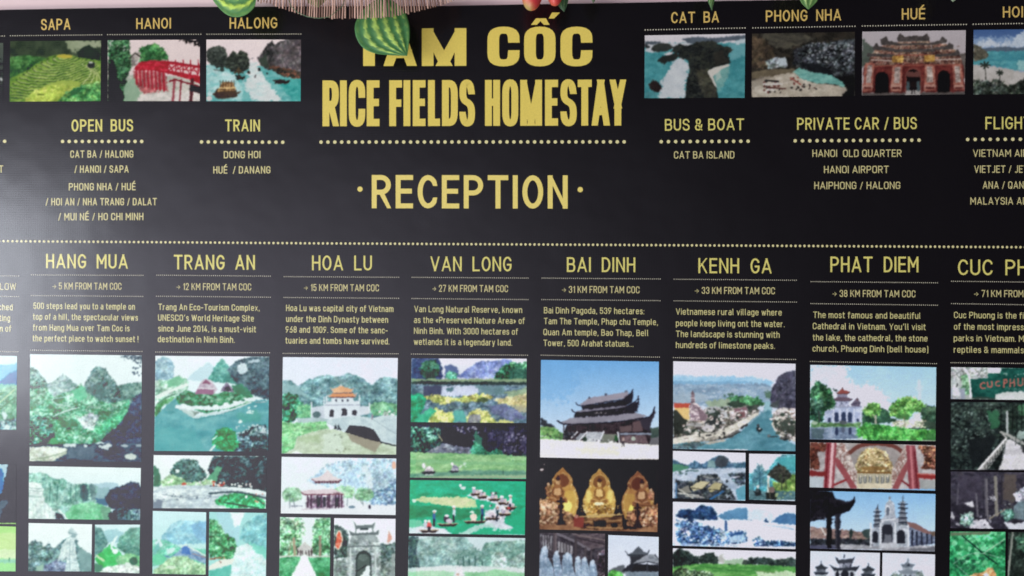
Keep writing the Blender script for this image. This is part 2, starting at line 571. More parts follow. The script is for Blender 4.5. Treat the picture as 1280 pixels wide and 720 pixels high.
for ch, a, b in (('T', 445.5, 477), ('A', 479.3, 521), ('Mh', 527.3, 582.9), (None, 0, 0), ('C', 609.3, 649.5), ('O', 655.2, 694.4), ('C', 700.6, 740.6)):
    if ch is None:
        k.build('title', INK['gold'], banner, 'huge wide gold word TAM half hidden by the leaf')
        k = Ink()
        continue
    rnd = ch in 'CO'
    heavy(ch, a, b, 33.4 if rnd else 35.4, 83 if rnd else 82.5, 14.6 if ch != 'A' else 14, 8.6 if rnd else 10.5)
k.poly([(663.7, 31), (670, 22.9), (676.2, 22.9), (675.6, 26.4), (671.2, 31)][::-1])
k.poly([(676.2, 22.9), (682.5, 22.9), (687, 31), (679.9, 31), (675.6, 26.4)][::-1])
k.poly([(685.8, 23.2), (690, 15.7), (700, 15.6), (692.7, 23.1)][::-1])
k.build('title', INK['gold'], banner, 'huge wide gold word with a hat accent below the red fruits')
k = Ink()
for ch, a, b in (('R', 10, 76), ('I', 80, 106), ('C', 115, 181), ('E', 187, 238), ('F', 277, 328), ('I', 334, 361), ('E', 371, 422),
                 ('L', 432, 480), ('D', 488, 551), ('S', 557, 620), ('H', 660, 720), ('O', 729, 793), ('Mh', 801, 888), ('E', 900, 952),
                 ('S', 961, 1027), ('T', 1031, 1087), ('A', 1086, 1160), ('Y', 1158, 1225)):
    xa, xb = 400 + a / Z, 400 + b / Z
    f = (xa - 400) / 383
    rnd = ch in 'COS'
    heavy(ch, xa, xb, 100.6 - 1.2 * f - (.6 if rnd else 0), 157.9 - 1.0 * f + (.7 if rnd else 0), 8.5, 9.2 if not rnd else 8.4)
k.build('subtitle', INK['gold'], banner, 'tall condensed gold capitals under the huge title')
k = Ink()
k.dots([(401.3, 177.6), (780.2, 177.3)], 8.56, 4.4, 12)
k.build('dotted_rule', INK['dots'], banner)
k = Ink()
k.text('RECEPTION', 464.7, 709.6, 260.3, 41.6, .148, 260.8, None, True)
for x, y in ((450, 236.4), (725.3, 237)):
    k.poly([(x + 3.3 * math.cos(i * math.pi / 10), y - 3.3 * math.sin(i * math.pi / 10)) for i in range(20)])
k.build('reception_line', INK['reception'], banner, 'yellow word RECEPTION between two round dots')
k = Ink()
k.dots([(-80, 300.8), (0, 301.4), (400, 304.2), (800, 306.3), (1280, 309), (1360, 309.4)], 5.62, 3.15, 8)
k.build('dotted_rule', INK['dots'], banner)

# ---- top row: place names over small photos
for s, x0, x1, y0, y1, H, fit in (
        ('SAPA', 51.4, 88.1, 37.7, 36.9, 13.8, None), ('HANOI', 170.3, 213.8, 36.2, 35.6, 13.4, None), ('HALONG', 287, 346.5, 35.8, 35.2, 13.6, None),
        ('CAT  BA', 838.9, 898.8, 29, 28, 13.9, None), ('PHONG  NHA', 957.3, 1051.5, 27.2, 25.5, 14.2, None),
        ('HUÉ', 1127.3, 1156.5, 24.5, 24, 13.9, None), ('HOI  AN', 1253.6, 1279, 22, 21.6, 13.8, 3)):
    print_text('place_name', 'label', s, x0, x1, y0, H, .13, y1, 'yellow place name ' + ' '.join(s.split()), fit)
for pts, pitch in (([(-60, 45.9), (5.6, 45)], 2.95), ([(13, 44.7), (127, 43.5)], 2.95), ([(134.6, 43.3), (251, 42.8)], 2.95), ([(258.7, 42.8), (376, 42.5)], 2.95),
                   ([(806.4, 37.4), (931.3, 34.9)], 3.35), ([(941, 34.9), (1068.7, 32.8)], 3.35), ([(1077.9, 32.5), (1207.9, 30.5)], 3.35), ([(1216.6, 30.3), (1345, 28.2)], 3.35)):
    k = Ink()
    k.dots(pts, pitch, 1.35 if pitch < 3.2 else 1.6, 6)
    k.build('fine_rule', INK['rule'], banner)

# ---- services
SERV = [
    ('OPEN  BUS', 89.3, 166.4, 164.5, 164.2, 15.2, None, (78.2, 177.1, 176.8, 176.8, 13),
     [('CAT BA / HALONG', 87.8, 166.7, 197.2), ('/ HANOI / SAPA', 92.9, 160.9, 216), ('PHONG NHA / HUÉ', 86, 169.6, 238),
      ('/ HOI AN / NHA TRANG / DALAT', 57, 196, 256.8), ('/ MUI NÉ / HO CHI MINH', 72.7, 179.2, 275.4)]),
    ('TRAIN', 281.3, 325, 164.1, 164.3, 14.8, None, (251.9, 353.4, 177.4, 177.8, 13),
     [('DONG HOI', 279.7, 325.6, 197.9), ('HUÉ  / DANANG', 266.6, 338, 217)]),
    ('BUS & BOAT', 831.2, 930, 163.4, 162.6, 14.6, None, (826.5, 935.1, 177.1, 176.5, 13),
     [('CAT BA ISLAND', 842.5, 917.9, 198.2)]),
    ('PRIVATE CAR / BUS', 996.4, 1146, 162.3, 161.4, 15, None, (994, 1148.8, 176, 175.2, 18),
     [('HANOI  OLD QUARTER', 1015.5, 1126.9, 196.2), ('HANOI AIRPORT', 1030, 1110.9, 216.5), ('HAIPHONG / HALONG', 1017.9, 1125.3, 236.4)]),
    ('FLIGHT', 1231.8, 1289.5, 161.6, 161.2, 15.5, None, (1209.6, 1313, 174.3, 173.8, 12),
     [('VIETNAM AIRLINES', 1216.2, 1315, 196), ('VIETJET / JETSTAR', 1217.8, 1312, 216), ('ANA / QANTAS', 1228.4, 1300, 235.9), ('MALAYSIA AIRLINES', 1213, 1316, 255.8)]),
]
for s, x0, x1, y0, y1, H, fit, d, lines in SERV:
    print_text('service_heading', 'heading', s, x0, x1, y0, H, .14 - .018 * (x0 > 700), y1, 'yellow heading ' + ' '.join(s.split()))
    k = Ink()
    k.dots([(d[0], d[2]), (d[1], d[3])], 8, 4.4, 12, d[4])
    k.build('dotted_rule', INK['dots'], banner)
    for ln, a, b, y in lines:
        k = Ink()
        k.text(ln, a, b, y, 9.1, .138 if a < 400 else .118, y - .2)
        k.build('route_line', INK['pale'], banner, 'small line reading ' + ' '.join(ln.split()))
k = Ink()
k.text('T', -1.2, 4, 215.7, 9, .135)
k.build('route_line', INK['pale'], banner)
k = Ink()
k.dots([(-60, 176.3), (5.8, 176.6)], 8.25, 4.4, 12)
k.build('dotted_rule', INK['dots'], banner)

# ---- destination columns
COLS = [  # heading, x0,x1,y0,y1,H,fit | distance line | paragraph lines (text, x0, x1, baseline[, fit]) | three rules x0,x1,y,y
    (('HANG  MUA', 57.6, 159.9, 335.2, 335.8, 17.8, None), ('→ 5 KM FROM TAM COC', 65.6, 151.9, 361.7, None),
     [('500 steps lead you to a temple on', 41.7, 168.7, 386.1), ('top of a hill, the spectacular views', 41.2, 172.4, 399.7),
      ('from Hang Mua over Tam Coc is', 41.2, 162, 413.2), ('the perfect place to watch sunset !', 40.8, 172.9, 426.6)],
     [(39.3, 178.7, 343.6, 344.2), (39, 178.5, 369.4, 370.5), (38.2, 177.4, 437.7, 439.3)]),
    (('TRANG  AN', 217.3, 318.7, 336.8, 337.2, 18.4, None), ('→ 12 KM FROM TAM COC', 220.5, 314, 362.4, None),
     [('Trang An Eco-Tourism Complex,', 197.9, 324.6, 387.5), ("UNESCO's World Heritage Site", 197.6, 317.4, 400.9),
      ('since June 2014, is a must-visit', 197.6, 320, 414.4), ('destination in Ninh Binh.', 197.3, 293.5, 427.7)],
     [(196, 337.8, 343.9, 345.2), (195.7, 337.8, 370.2, 371.5), (194.7, 336.8, 440, 441)]),
    (('HOA  LU', 390, 464.9, 337.8, 338, 18.5, None), ('→ 15 KM FROM TAM COC', 380, 473.7, 363.6, None),
     [('Hoa Lu was capital city of Vietnam', 357.6, 491.8, 388.8), ('under the Dinh Dynasty between', 357.6, 485.1, 402.4),
      ('968 and 1009. Some of the sanc-', 357, 484.6, 415.7), ('tuaries and tombs have survived.', 356.8, 486.7, 429.4)],
     [(355.2, 498.4, 345.8, 346.6), (355, 498.2, 371.8, 372.9), (353.9, 497.6, 441.7, 442.2)]),
    (('VAN  LONG', 538, 639.4, 338.9, 339.2, 18.3, None), ('→ 27 KM FROM TAM COC', 540.4, 635, 364.6, None),
     [('Van Long Natural Reserve, known', 517.8, 652.7, 390.1), ('as the «Preserved Nature Area» of', 517.5, 655.9, 403.7),
      ('Ninh Binh. With 3000 hectares of', 517.5, 647.4, 417.3), ('wetlands it is a legendary land.', 517.2, 640.2, 431)],
     [(515.1, 660.1, 346.6, 347.6), (515, 660, 373.1, 374.5), (514.3, 659.3, 442.5, 444)]),
    (('BAI  DINH', 708.6, 794.1, 339.9, 340.2, 18.4, None), ('→ 31 KM FROM TAM COC', 702.5, 799.4, 366, None),
     [('Bai Dinh Pagoda, 539 hectares:', 679.9, 805.3, 391.7), ('Tam The Temple, Phap chu Temple,', 679.9, 822.3, 405.2),
      ('Quan Am temple, Bao Thap, Bell', 679.2, 810.6, 419), ('Tower, 500 Arahat statues...', 679.4, 791.7, 432.5)],
     [(677.5, 825.2, 347.6, 348.7), (677.3, 825, 374.5, 375.8), (676.5, 824.2, 444, 446.4)]),
    (('KENH  GA', 873, 964.6, 341.4, 341.8, 18.8, None), ('→ 33 KM FROM TAM COC', 868.5, 968.6, 367.2, None),
     [('Vietnamese rural village where', 844.9, 977.1, 393.3), ('people keep living ont the water.', 844.9, 980.6, 407.7),
      ('The landscape is stunning with', 844.9, 974.5, 421.2), ('hundreds of limestone peaks.', 844.9, 968.6, 435)],
     [(842.7, 995.5, 349, 350.3), (842.6, 995.4, 376, 377.6), (841.7, 994.5, 447, 449.4)]),
    (('PHAT  DIEM', 1038, 1148, 340.1, 340.3, 19.4, None), ('→ 38 KM FROM TAM COC', 1040.5, 1144.3, 371, None),
     [('The most famous and beautiful', 1016.5, 1150.8, 397.4), ("Cathedral in Vietnam. You'll visit", 1016, 1157, 411.4),
      ('the lake, the cathedral, the stone', 1016, 1159.3, 425.6), ('church, Phuong Dinh (bell house)', 1015.8, 1160.3, 439.4)],
     [(1013.8, 1171.8, 352, 353.5), (1013.7, 1171.7, 379.5, 381.5), (1012.8, 1170.6, 451.8, 454.5)]),
    (('CUC  PHUONG', 1197.5, 1347, 343.8, 344.4, 19.5, None), ('→ 71 KM FROM TAM COC', 1217.5, 1279.2, 371.1, 12),
     [('Cuc Phuong is the first', 1192.5, 1279.6, 397.6, 20), ('of the most impressive', 1192.5, 1279.6, 412, 19),
      ('parks in Vietnam. Many', 1192.2, 1279.8, 426.5, 19), ('reptiles & mammals and', 1192.2, 1279.8, 440.8, 18)],
     [(1189.5, 1348, 351.5, 353.3), (1189.5, 1348, 379.5, 382), (1188.8, 1347, 453.3, 455)]),
    (None, ('BUNGALOW', -32, 20.2, 362.2, None),
     [('attached', -18, 15.9, 387.6), ('exciting', -16, 12.7, 401.2), ('them of', -14.5, 14, 414.4)],
     [(-70, 23.4, 344, 345), (-70, 23.3, 370, 370.7), (-70, 22.3, 438.6, 439.6)]),
]
for head, dist, para, rules in COLS:
    if head:
        s, x0, x1, y0, y1, H, fit = head
        print_text('column_heading', 'heading', s, x0, x1, y0, H, .13 - .012 * (x0 > 350), y1, 'yellow heading ' + ' '.join(s.split()), fit)
    s, x0, x1, y, fit = dist
    print_text('distance_line', 'pale', s, x0, x1, y, 8.6, .108, y + .006 * (x1 - x0), 'small line under the heading', fit)
    k = Ink()
    for ln in para:
        k.text(ln[0], ln[1], ln[2], ln[3], 7.9, .128 if ln[1] < 400 else .116, ln[3] + .009 * (ln[2] - ln[1]), ln[4] if len(ln) > 4 else None)
    k.build('paragraph', INK['body'], banner)
    for x0, x1, y0, y1 in rules:
        k = Ink()
        k.dots([(x0, y0), (x1, y1)], 2.45, 1.2, 6)
        k.build('fine_rule', INK['rule'], banner)
# ------------------------------------------------------------------ the printed photographs: colours of flat prints, worked out as small paintings
SS, OX, OY = 2, 90, 30
CW, CH = (1280 + 2 * OX) * SS, (720 + 2 * OY) * SS
CAN = np.zeros((CH, CW, 3), np.float32)
TEX = np.zeros((CH, CW), np.float32)      # how finely textured each spot of a print is
PHOTOS = []
ST = dict(x0=0, y0=0, k=1, clip=None, seed=1)
RNG = np.random.RandomState(11)
RNG2 = np.random.RandomState(23)
TAB = np.random.RandomState(5).rand(256, 256).astype(np.float32)


def vnoise(x, y):
    xi, yi = np.floor(x).astype(int), np.floor(y).astype(int)
    fx, fy = x - xi, y - yi
    fx, fy = fx * fx * (3 - 2 * fx), fy * fy * (3 - 2 * fy)
    a, b = TAB[yi % 256, xi % 256], TAB[yi % 256, (xi + 1) % 256]
    c, d = TAB[(yi + 1) % 256, xi % 256], TAB[(yi + 1) % 256, (xi + 1) % 256]
    return (a * (1 - fx) + b * fx) * (1 - fy) + (c * (1 - fx) + d * fx) * fy


def fbm(x, y, s, o):
    return vnoise(x / s + o, y / s + o * .7) * .6 + vnoise(x / s * 2.1 + o * 3, y / s * 2.1 - o) * .4


def fr(x0, y0, x1, W):
    ST.update(x0=x0, y0=y0, k=(x1 - x0) / W)


def S(pts):
    a = np.array(pts, float).reshape(-1, 2)
    return np.stack([ST['x0'] + a[:, 0] * ST['k'], ST['y0'] + a[:, 1] * ST['k']], 1)


def ph(quad, label, base):
    q = S(quad)
    ST['clip'] = (q[:, 0].min() - 2, q[:, 1].min() - 2, q[:, 0].max() + 2, q[:, 1].max() + 2)
    PHOTOS.append((q, label))
    cs = base.split('>')
    c0, c1 = hexc(cs[0]), hexc(cs[-1])
    x0, y0, x1, y1 = box(ST['clip'])
    t = np.clip((np.arange(y0, y1) - y0) / max(1, y1 - y0), 0, 1)[:, None, None]
    CAN[y0:y1, x0:x1] = c0 + (c1 - c0) * t
    TEX[y0:y1, x0:x1] = .03


def box(b):
    x0 = max(0, int((b[0] + OX) * SS)); x1 = min(CW, int((b[2] + OX) * SS) + 1)
    y0 = max(0, int((b[1] + OY) * SS)); y1 = min(CH, int((b[3] + OY) * SS) + 1)
    return x0, y0, x1, y1


def region(b):
    c = ST['clip']
    x0, y0, x1, y1 = box((max(b[0], c[0]), max(b[1], c[1]), min(b[2], c[2]), min(b[3], c[3])))
    if x1 <= x0 or y1 <= y0:
        return None
    yy, xx = np.mgrid[y0:y1, x0:x1]
    return (slice(y0, y1), slice(x0, x1)), xx / SS - OX + .25, yy / SS - OY + .25


def lay(sl, mask, xx, yy, c, s, a, rough=0.):
    cs = [hexc(h) for h in c.split(',')]
    if len(cs) == 1:
        col = cs[0]
    else:
        sx, sy = s if isinstance(s, tuple) else (s, s)
        ST['seed'] += 1
        o = ST['seed'] * 7.13
        # clumps at three sizes on a wandering grid, their upper sides lighter, as leaves and rock under a sky
        wx = xx + (vnoise(xx / 5 + o, yy / 5) - .5) * 4
        wy = yy + (vnoise(xx / 5, yy / 5 + o) - .5) * 4
        big = vnoise(wx / (sx * 2.8) + o, wy / (sy * 2.8) - o)
        mid = vnoise(wx / sx + o * 2, wy / sy + o)
        low = vnoise(wx / sx + o * 2, (wy - .45 * sy) / sy + o)
        fine = vnoise(xx / max(.7, sx * .40) - o, yy / max(.7, sy * .40) + o * 3)
        speck = RNG2.rand(*xx.shape)
        speck = (speck + np.roll(speck, 1, 0) + np.roll(speck, 1, 1) + np.roll(np.roll(speck, 1, 0), 1, 1)) / 4
        leafy = len(cs) > 2
        n = .36 * big + .28 * mid + .24 * fine + .12 * speck + (.40 * (mid - low) + .30 * (speck - .5)) * leafy
        if rough > .65 and not isinstance(s, tuple) and s < 6:      # crowns and crags: sunlit heads, dim feet
            v_ = (yy - yy.min()) / max(1., yy.max() - yy.min())
            n = n + (.11 - .24 * v_) * min(1., (yy.max() - yy.min()) / 14)
        n = .5 + .62 * np.tanh((n - .5) * (3.1 if leafy else 2.2))
        n = np.clip(n, 0, .9999) * (len(cs) - 1)
        i = n.astype(int)
        f = (n - i)[..., None]
        cs = np.array(cs)
        cs = cs[np.argsort(cs @ np.array([.3, .6, .1]))]
        # neighbouring tones of the list keep their own place in the mottle
        col = cs[i] * (1 - f) + cs[np.minimum(i + 1, len(cs) - 1)] * f
    tv = (.04, .35, .8)[min(len(cs), 3) - 1] * (.22 if rough < .65 else (.6 if rough < .95 else 1.0))
    if (s[0] if isinstance(s, tuple) else s) >= 6 and len(cs) > 1:
        tv = .16 if isinstance(s, tuple) else .07
    if len(cs) > 1:
        lum_ = np.array(cs) @ np.array([.3, .59, .11])
        tv *= min(1.1, max(.25, (max(lum_) - min(lum_)) / .26))
    TEX[sl] = TEX[sl] * (1 - mask * a) + tv * mask * a
    m = (mask * a)[..., None]
    CAN[sl] = CAN[sl] * (1 - m) + col * m


def p(pts, c, s=4, rough=.8, a=1.0):
    """polygon with a naturally uneven edge and a mottled fill"""
    q = S(pts)
    r = region((q[:, 0].min() - rough - 1, q[:, 1].min() - rough - 1, q[:, 0].max() + rough + 1, q[:, 1].max() + rough + 1))
    if r is None:
        return
    sl, xx, yy = r
    ST['seed'] += 1
    o = ST['seed'] * 3.7
    dx = (fbm(xx, yy, 3.6, o) - .5) * 3.0 * rough
    dy = (fbm(xx, yy, 3.6, o + 41) - .5) * 3.0 * rough
    if rough > .65:
        dx = dx + (vnoise(xx / 1.1 + o, yy / 1.1) - .5) * 1.5 * rough
        dy = dy + (vnoise(xx / 1.1, yy / 1.1 + o) - .5) * 1.5 * rough
    n = len(q)
    m = np.zeros(xx.shape, np.float32)
    subs = [(0, 0)] if rough > .65 else [(u_ / 6, v_ / 6) for u_ in (-1, 0, 1) for v_ in (-1, 0, 1)]
    for su, sv in subs:
        gx, gy = xx + dx * (.6 if rough <= .65 else 1) + su, yy + dy * (.6 if rough <= .65 else 1) + sv
        ins = np.zeros(xx.shape, bool)
        for i in range(n):
            xa, ya = q[i]
            xb, yb = q[(i + 1) % n]
            if abs(ya - yb) < 1e-9:
                continue
            ins ^= ((ya > gy) != (yb > gy)) & (gx < (xb - xa) * (gy - ya) / (yb - ya) + xa)
        m += ins
    m /= len(subs)
    if rough > .65 and min(m.shape) > 6:
        for ax in (0, 1):
            mm = np.pad(m, 1, mode='edge')
            m = ((mm[:-2, 1:-1] + 2 * m + mm[2:, 1:-1]) if ax == 0 else (mm[1:-1, :-2] + 2 * m + mm[1:-1, 2:])) / 4
    lay(sl, m, xx, yy, c, s, a, rough)


def e(cx, cy, rx, ry, c, s=4, rough=.5, a=1.0):
    p([v for i in range(20) for v in (cx + rx * math.cos(i * math.pi / 10), cy + ry * math.sin(i * math.pi / 10))], c, s, rough, a)


def spl(q, n=7):
    if len(q) < 3:
        return q
    out = []
    for i in range(len(q) - 1):
        p0, p1, p2, p3 = q[max(i - 1, 0)], q[i], q[i + 1], q[min(i + 2, len(q) - 1)]
        for t in np.linspace(0, 1, n, endpoint=False):
            out.append(.5 * ((2 * p1) + (-p0 + p2) * t + (2 * p0 - 5 * p1 + 4 * p2 - p3) * t * t + (-p0 + 3 * p1 - 3 * p2 + p3) * t ** 3))
    out.append(q[-1])
    return np.array(out)


def l(pts, w, c, a=1.0, curve=False):
    q = S(pts)
    if curve:
        q = spl(q)
    hw = w * ST['k'] / 2
    r = region((q[:, 0].min() - hw - 1, q[:, 1].min() - hw - 1, q[:, 0].max() + hw + 1, q[:, 1].max() + hw + 1))
    if r is None:
        return
    sl, xx, yy = r
    d = np.full(xx.shape, 1e9)
    for (xa, ya), (xb, yb) in zip(q[:-1], q[1:]):
        vx, vy = xb - xa, yb - ya
        t = np.clip(((xx - xa) * vx + (yy - ya) * vy) / max(1e-9, vx * vx + vy * vy), 0, 1)
        d = np.minimum(d, np.hypot(xx - xa - t * vx, yy - ya - t * vy))
    m = np.clip((hw - d) * SS + .5, 0, 1) * min(1, hw * 2 * SS)
    lay(sl, m, xx, yy, c, 3, a)


def sp(n, b, c, r=5, a=.9):
    cs = c.split(',')
    for _ in range(n):
        x, y = RNG.uniform(b[0], b[2]), RNG.uniform(b[1], b[3])
        k = RNG.uniform(.6, 1.3)
        e(x, y, r * k, r * RNG.uniform(.5, 1.1), cs[RNG.randint(len(cs))], 3, .4, a)


def ar(cx, w, top, bot, c):
    """round-headed opening"""
    r = w / 2
    p([cx - r, bot] + [v for i in range(9) for v in (cx - r * math.cos(i * math.pi / 8), top + r - r * math.sin(i * math.pi / 8))] + [cx + r, bot], c, 3, .15)


def rings(pts, cx, cy, ax, ay, skew, n, c, a=.8, duty=.45):
    """contour lines of a terraced slope inside a polygon"""
    q = S(pts)
    r = region((q[:, 0].min() - 1, q[:, 1].min() - 1, q[:, 0].max() + 1, q[:, 1].max() + 1))
    sl, xx, yy = r
    ins = np.zeros(xx.shape, bool)
    for i in range(len(q)):
        (xa, ya), (xb, yb) = q[i], q[(i + 1) % len(q)]
        if abs(ya - yb) > 1e-9:
            ins ^= ((ya > yy) != (yb > yy)) & (xx < (xb - xa) * (yy - ya) / (yb - ya) + xa)
    X = (xx - ST['x0']) / ST['k'] - cx
    Y = (yy - ST['y0']) / ST['k'] - cy
    wob = (fbm(xx, yy, 9, 3.3) - .5) * .5
    g = np.sqrt(((X - skew * Y) / ax) ** 2 + (Y / ay) ** 2) + wob * .25
    f = (g * n) % 1
    m = np.clip((duty - np.abs(f - .5)) * 5, 0, 1) * ins
    lay(sl, m, xx, yy, c, 5, a, .5)


T1 = (0, 0, 240, 1280)
fr(*T1)
ph([68, 274, 674, 270, 670, 674, 64, 678], 'printed photo of terraced green rice hills', '46563f>5a7a40')
p([60, 270, 680, 268, 680, 370, 60, 380], '3c483a,4c5844,323d32', 10)
p([430, 270, 680, 268, 680, 320, 560, 315, 480, 350, 440, 300], '9aa186,7f8a6c', 8, 2)
p([520, 340, 560, 310, 600, 300, 640, 330, 670, 360, 670, 410, 520, 380], '1f2d24,34463a')
p([60, 380, 170, 368, 330, 385, 320, 460, 160, 495, 60, 525], '3a6638,5c8a50,2a4c2e', 5)
p([60, 520, 160, 480, 300, 390, 380, 362, 470, 368, 540, 385, 670, 405, 670, 680, 60, 680], '6d8f3c,93a854,5a7e38', 6)
HILL = [70, 560, 160, 486, 300, 395, 380, 366, 470, 372, 540, 388, 640, 408, 664, 470, 600, 560, 420, 580, 250, 600, 120, 670, 66, 670]
rings(HILL, 440, 368, 230, 140, -.95, 7.5, '2c4028,40562f', .9, .26)
rings([v + (9 if i % 2 else 3) for i, v in enumerate(HILL)], 440, 364, 230, 140, -.95, 7.5, 'd0d698,bcc87c', .8, .2)
for i in range(8):
    l([545 + 14 * i, 425 + 5 * i, 606 + 10 * i, 480 + 8 * i, 545 + 19 * i, 565 + 8 * i], 5, 'd0d49a' if i % 2 == 0 else '6f8044', .8, True)
p([200, 640, 290, 570, 420, 530, 520, 540, 560, 570, 420, 610, 260, 680, 190, 680], 'a0b254,8ea24a', 7, 1)
e(430, 374, 52, 13, 'c2b24a,a89a3c')
p([150, 680, 220, 610, 300, 580, 420, 560, 540, 580, 480, 680], 'a6b850,8fa648,b8c464', 5, 1.2)
p([380, 680, 440, 610, 540, 570, 670, 540, 675, 680], '5f9a5a,8dba6a,3f7a48', 4, 1.5)
p([460, 610, 540, 570, 560, 600, 480, 640], '2f6a44', 4, 1.5)
e(606, 432, 27, 20, '35393a')
e(605, 416, 16, 8, 'b8bcb0')
e(270, 630, 28, 6, '6a7a3a')

ph([718, 268, 1332, 264, 1332, 674, 717, 674], 'printed photo of a red arched bridge over a lake', 'd9c5c2>cdbdb9')
p([718, 520, 900, 490, 1340, 520, 1340, 690, 718, 690], 'b9b5a8,9aa295,c9bfb8', (10, 5))
p([820, 560, 900, 500, 960, 680, 810, 690], '7d9a80,92a890', 6, 1.5)
p([940, 620, 1340, 600, 1340, 690, 900, 690], 'c8c0b8,a8a8a0,d5ccc6', (9, 4), 1.5)
p([718, 262, 868, 262, 862, 330, 885, 420, 850, 500, 825, 600, 825, 690, 718, 690], '3d6645,2b4a35,5d8a62,244030', 3.2, 1.4)
sp(16, (725, 270, 860, 340), 'c9c0bc', 5)
p([718, 420, 760, 400, 785, 520, 825, 640, 825, 690, 718, 690], '1a201d,29352c', 3, 1.4)
p([915, 405, 925, 320, 990, 295, 1040, 290, 1100, 330, 1125, 392, 1060, 412, 980, 412], '3e7043,5f9558,2c5534', 3, 1.2)
p([870, 440, 885, 345, 932, 345, 925, 430], '9d948e,7a726c,b8aca6', 3)
l([862, 388, 900, 352, 942, 386], 8, '4a4440')
p([885, 470, 1100, 470, 1115, 600, 960, 625, 905, 560], 'a8434a,c0655f,8f3a40', (3, 7), 1.5, .75)
for x in range(905, 1110, 26):
    l([x, 450, x + 6, 560 + (x - 900) * .25], 11, 'a32636')
    l([x + 9, 460, x + 14, 550], 4, 'd0a09c', .5)
p([888, 465, 925, 418, 1000, 400, 1090, 402, 1180, 413, 1340, 440, 1340, 560, 1250, 525, 1100, 485, 1000, 465, 930, 470], 'b5283a,c94450,96202f', 3, .4)
p([1120, 425, 1340, 455, 1340, 505, 1120, 468], 'd5b8b4', 3, .3)
l([1120, 447, 1340, 478], 5, 'a52a38')
for x in range(1120, 1340, 50):
    l([x, 422, x + 50, 500], 7, 'a52a38'); l([x + 50, 432, x, 470], 7, 'a52a38'); l([x, 400, x, 490], 7, 'a02634')
l([940, 412, 1090, 404, 1340, 440], 6, '8d2a35')
for x, w, c_ in ((1162, 17, '985058'), (1207, 11, '8a4048'), (1282, 22, '5a2028')):
    l([x, 530, x - 12, 690], w, c_)
l([1130, 540, 1170, 530, 1340, 580], 12, '7a2530')
p([1262, 560, 1340, 580, 1340, 620, 1262, 610], '2f1a20')
p([1190, 262, 1340, 258, 1340, 300, 1250, 280], '171514', 3, 2.5)

fr(240, 0, 560, 1280)
ph([72, 198, 545, 198, 543, 506, 72, 506], 'printed photo of a bay with dark karst islets and boats', 'dccac9>d3c2c2')
p([60, 325, 560, 330, 560, 520, 60, 520], '62a6a4,7cb6b2,539a98', (10, 4))
p([72, 320, 140, 320, 260, 420, 240, 506, 72, 470], '9cc4c2,b8d0ce,7ab4b2', (9, 4), 2)
p([280, 300, 325, 310, 365, 390, 450, 506, 300, 506, 262, 430, 280, 350], 'd3d2d0,b4cac8,dcd6d4', (8, 4), 2.5, .85)
p([420, 400, 560, 380, 560, 506, 500, 506], '3f9a94,56aaa4,2f8a86', (9, 4), 2)
p([72, 300, 72, 255, 100, 235, 130, 227, 165, 245, 176, 290, 180, 335, 120, 340], '3e4540,5a625a,2e3430', 3)
p([165, 338, 175, 290, 205, 253, 225, 272, 245, 248, 272, 265, 288, 300, 286, 340, 240, 368, 200, 350], '3a403a,565f52,272c28', 3)
p([326, 292, 350, 265, 380, 213, 400, 196, 410, 225, 440, 205, 480, 190, 560, 190, 560, 390, 480, 370, 420, 348, 370, 348, 340, 322], '4a4748,6d6668,2b2c2c,585255', (2.5, 6))
p([440, 230, 500, 215, 530, 300, 470, 330], '7d7274,4f4a4c', (2, 6), 2, .6)
p([398, 192, 424, 192, 410, 222], 'd8c8c8', 3, .3)
p([328, 300, 372, 270, 384, 340, 345, 325], '343c36,49534a', 3)
p([370, 325, 430, 333, 545, 358, 545, 392, 460, 384, 400, 350], '4a4038,7a5040,3a3a34', 3)
sp(14, (440, 360, 540, 392), 'a5634e,8a5a48', 5)
p([100, 470, 130, 440, 165, 430, 205, 430, 226, 460, 246, 456, 216, 488, 130, 494], '3c3028,5e4a38', 3)
p([125, 458, 150, 410, 205, 408, 219, 452], '8a6a48,c8a06c,4f3c2c', 2, .4)
for x in range(140, 215, 14):
    l([x, 402, x, 450], 3, '4a3428')
l([135, 440, 215, 438], 6, 'd8b880')
e(85, 492, 15, 12, 'c8c0bc')
p([214, 374, 266, 384, 260, 399, 225, 396], '2d2a26')
p([203, 366, 235, 333, 246, 366], '6a5a40,40382c')
p([404, 399, 492, 400, 482, 415, 415, 418], '352a26')
sp(9, (170, 350, 290, 385), '2c2a28,4a3c30', 7); sp(8, (370, 335, 470, 372), '2c2a2a,6a4a3c', 6); l([110, 348, 160, 352], 5, '4a4a46', .8); e(336, 345, 7, 9, '2a2a2a'); e(315, 380, 4, 7, '5a5658'); e(300, 292, 9, 3, '9a9498'); e(150, 345, 9, 12, '3a4440')

fr(*T1)
ph([-300, 290, 22, 286, 20, 676, -300, 680], 'printed photo cut off at the upper edge of the view', '5a625a>34383a')
p([-300, 400, 10, 380, 24, 420, 24, 680, -300, 680], '3a403e,565c58,2a2e30', 4)
e(6, 525, 9, 11, 'b8b8b8')

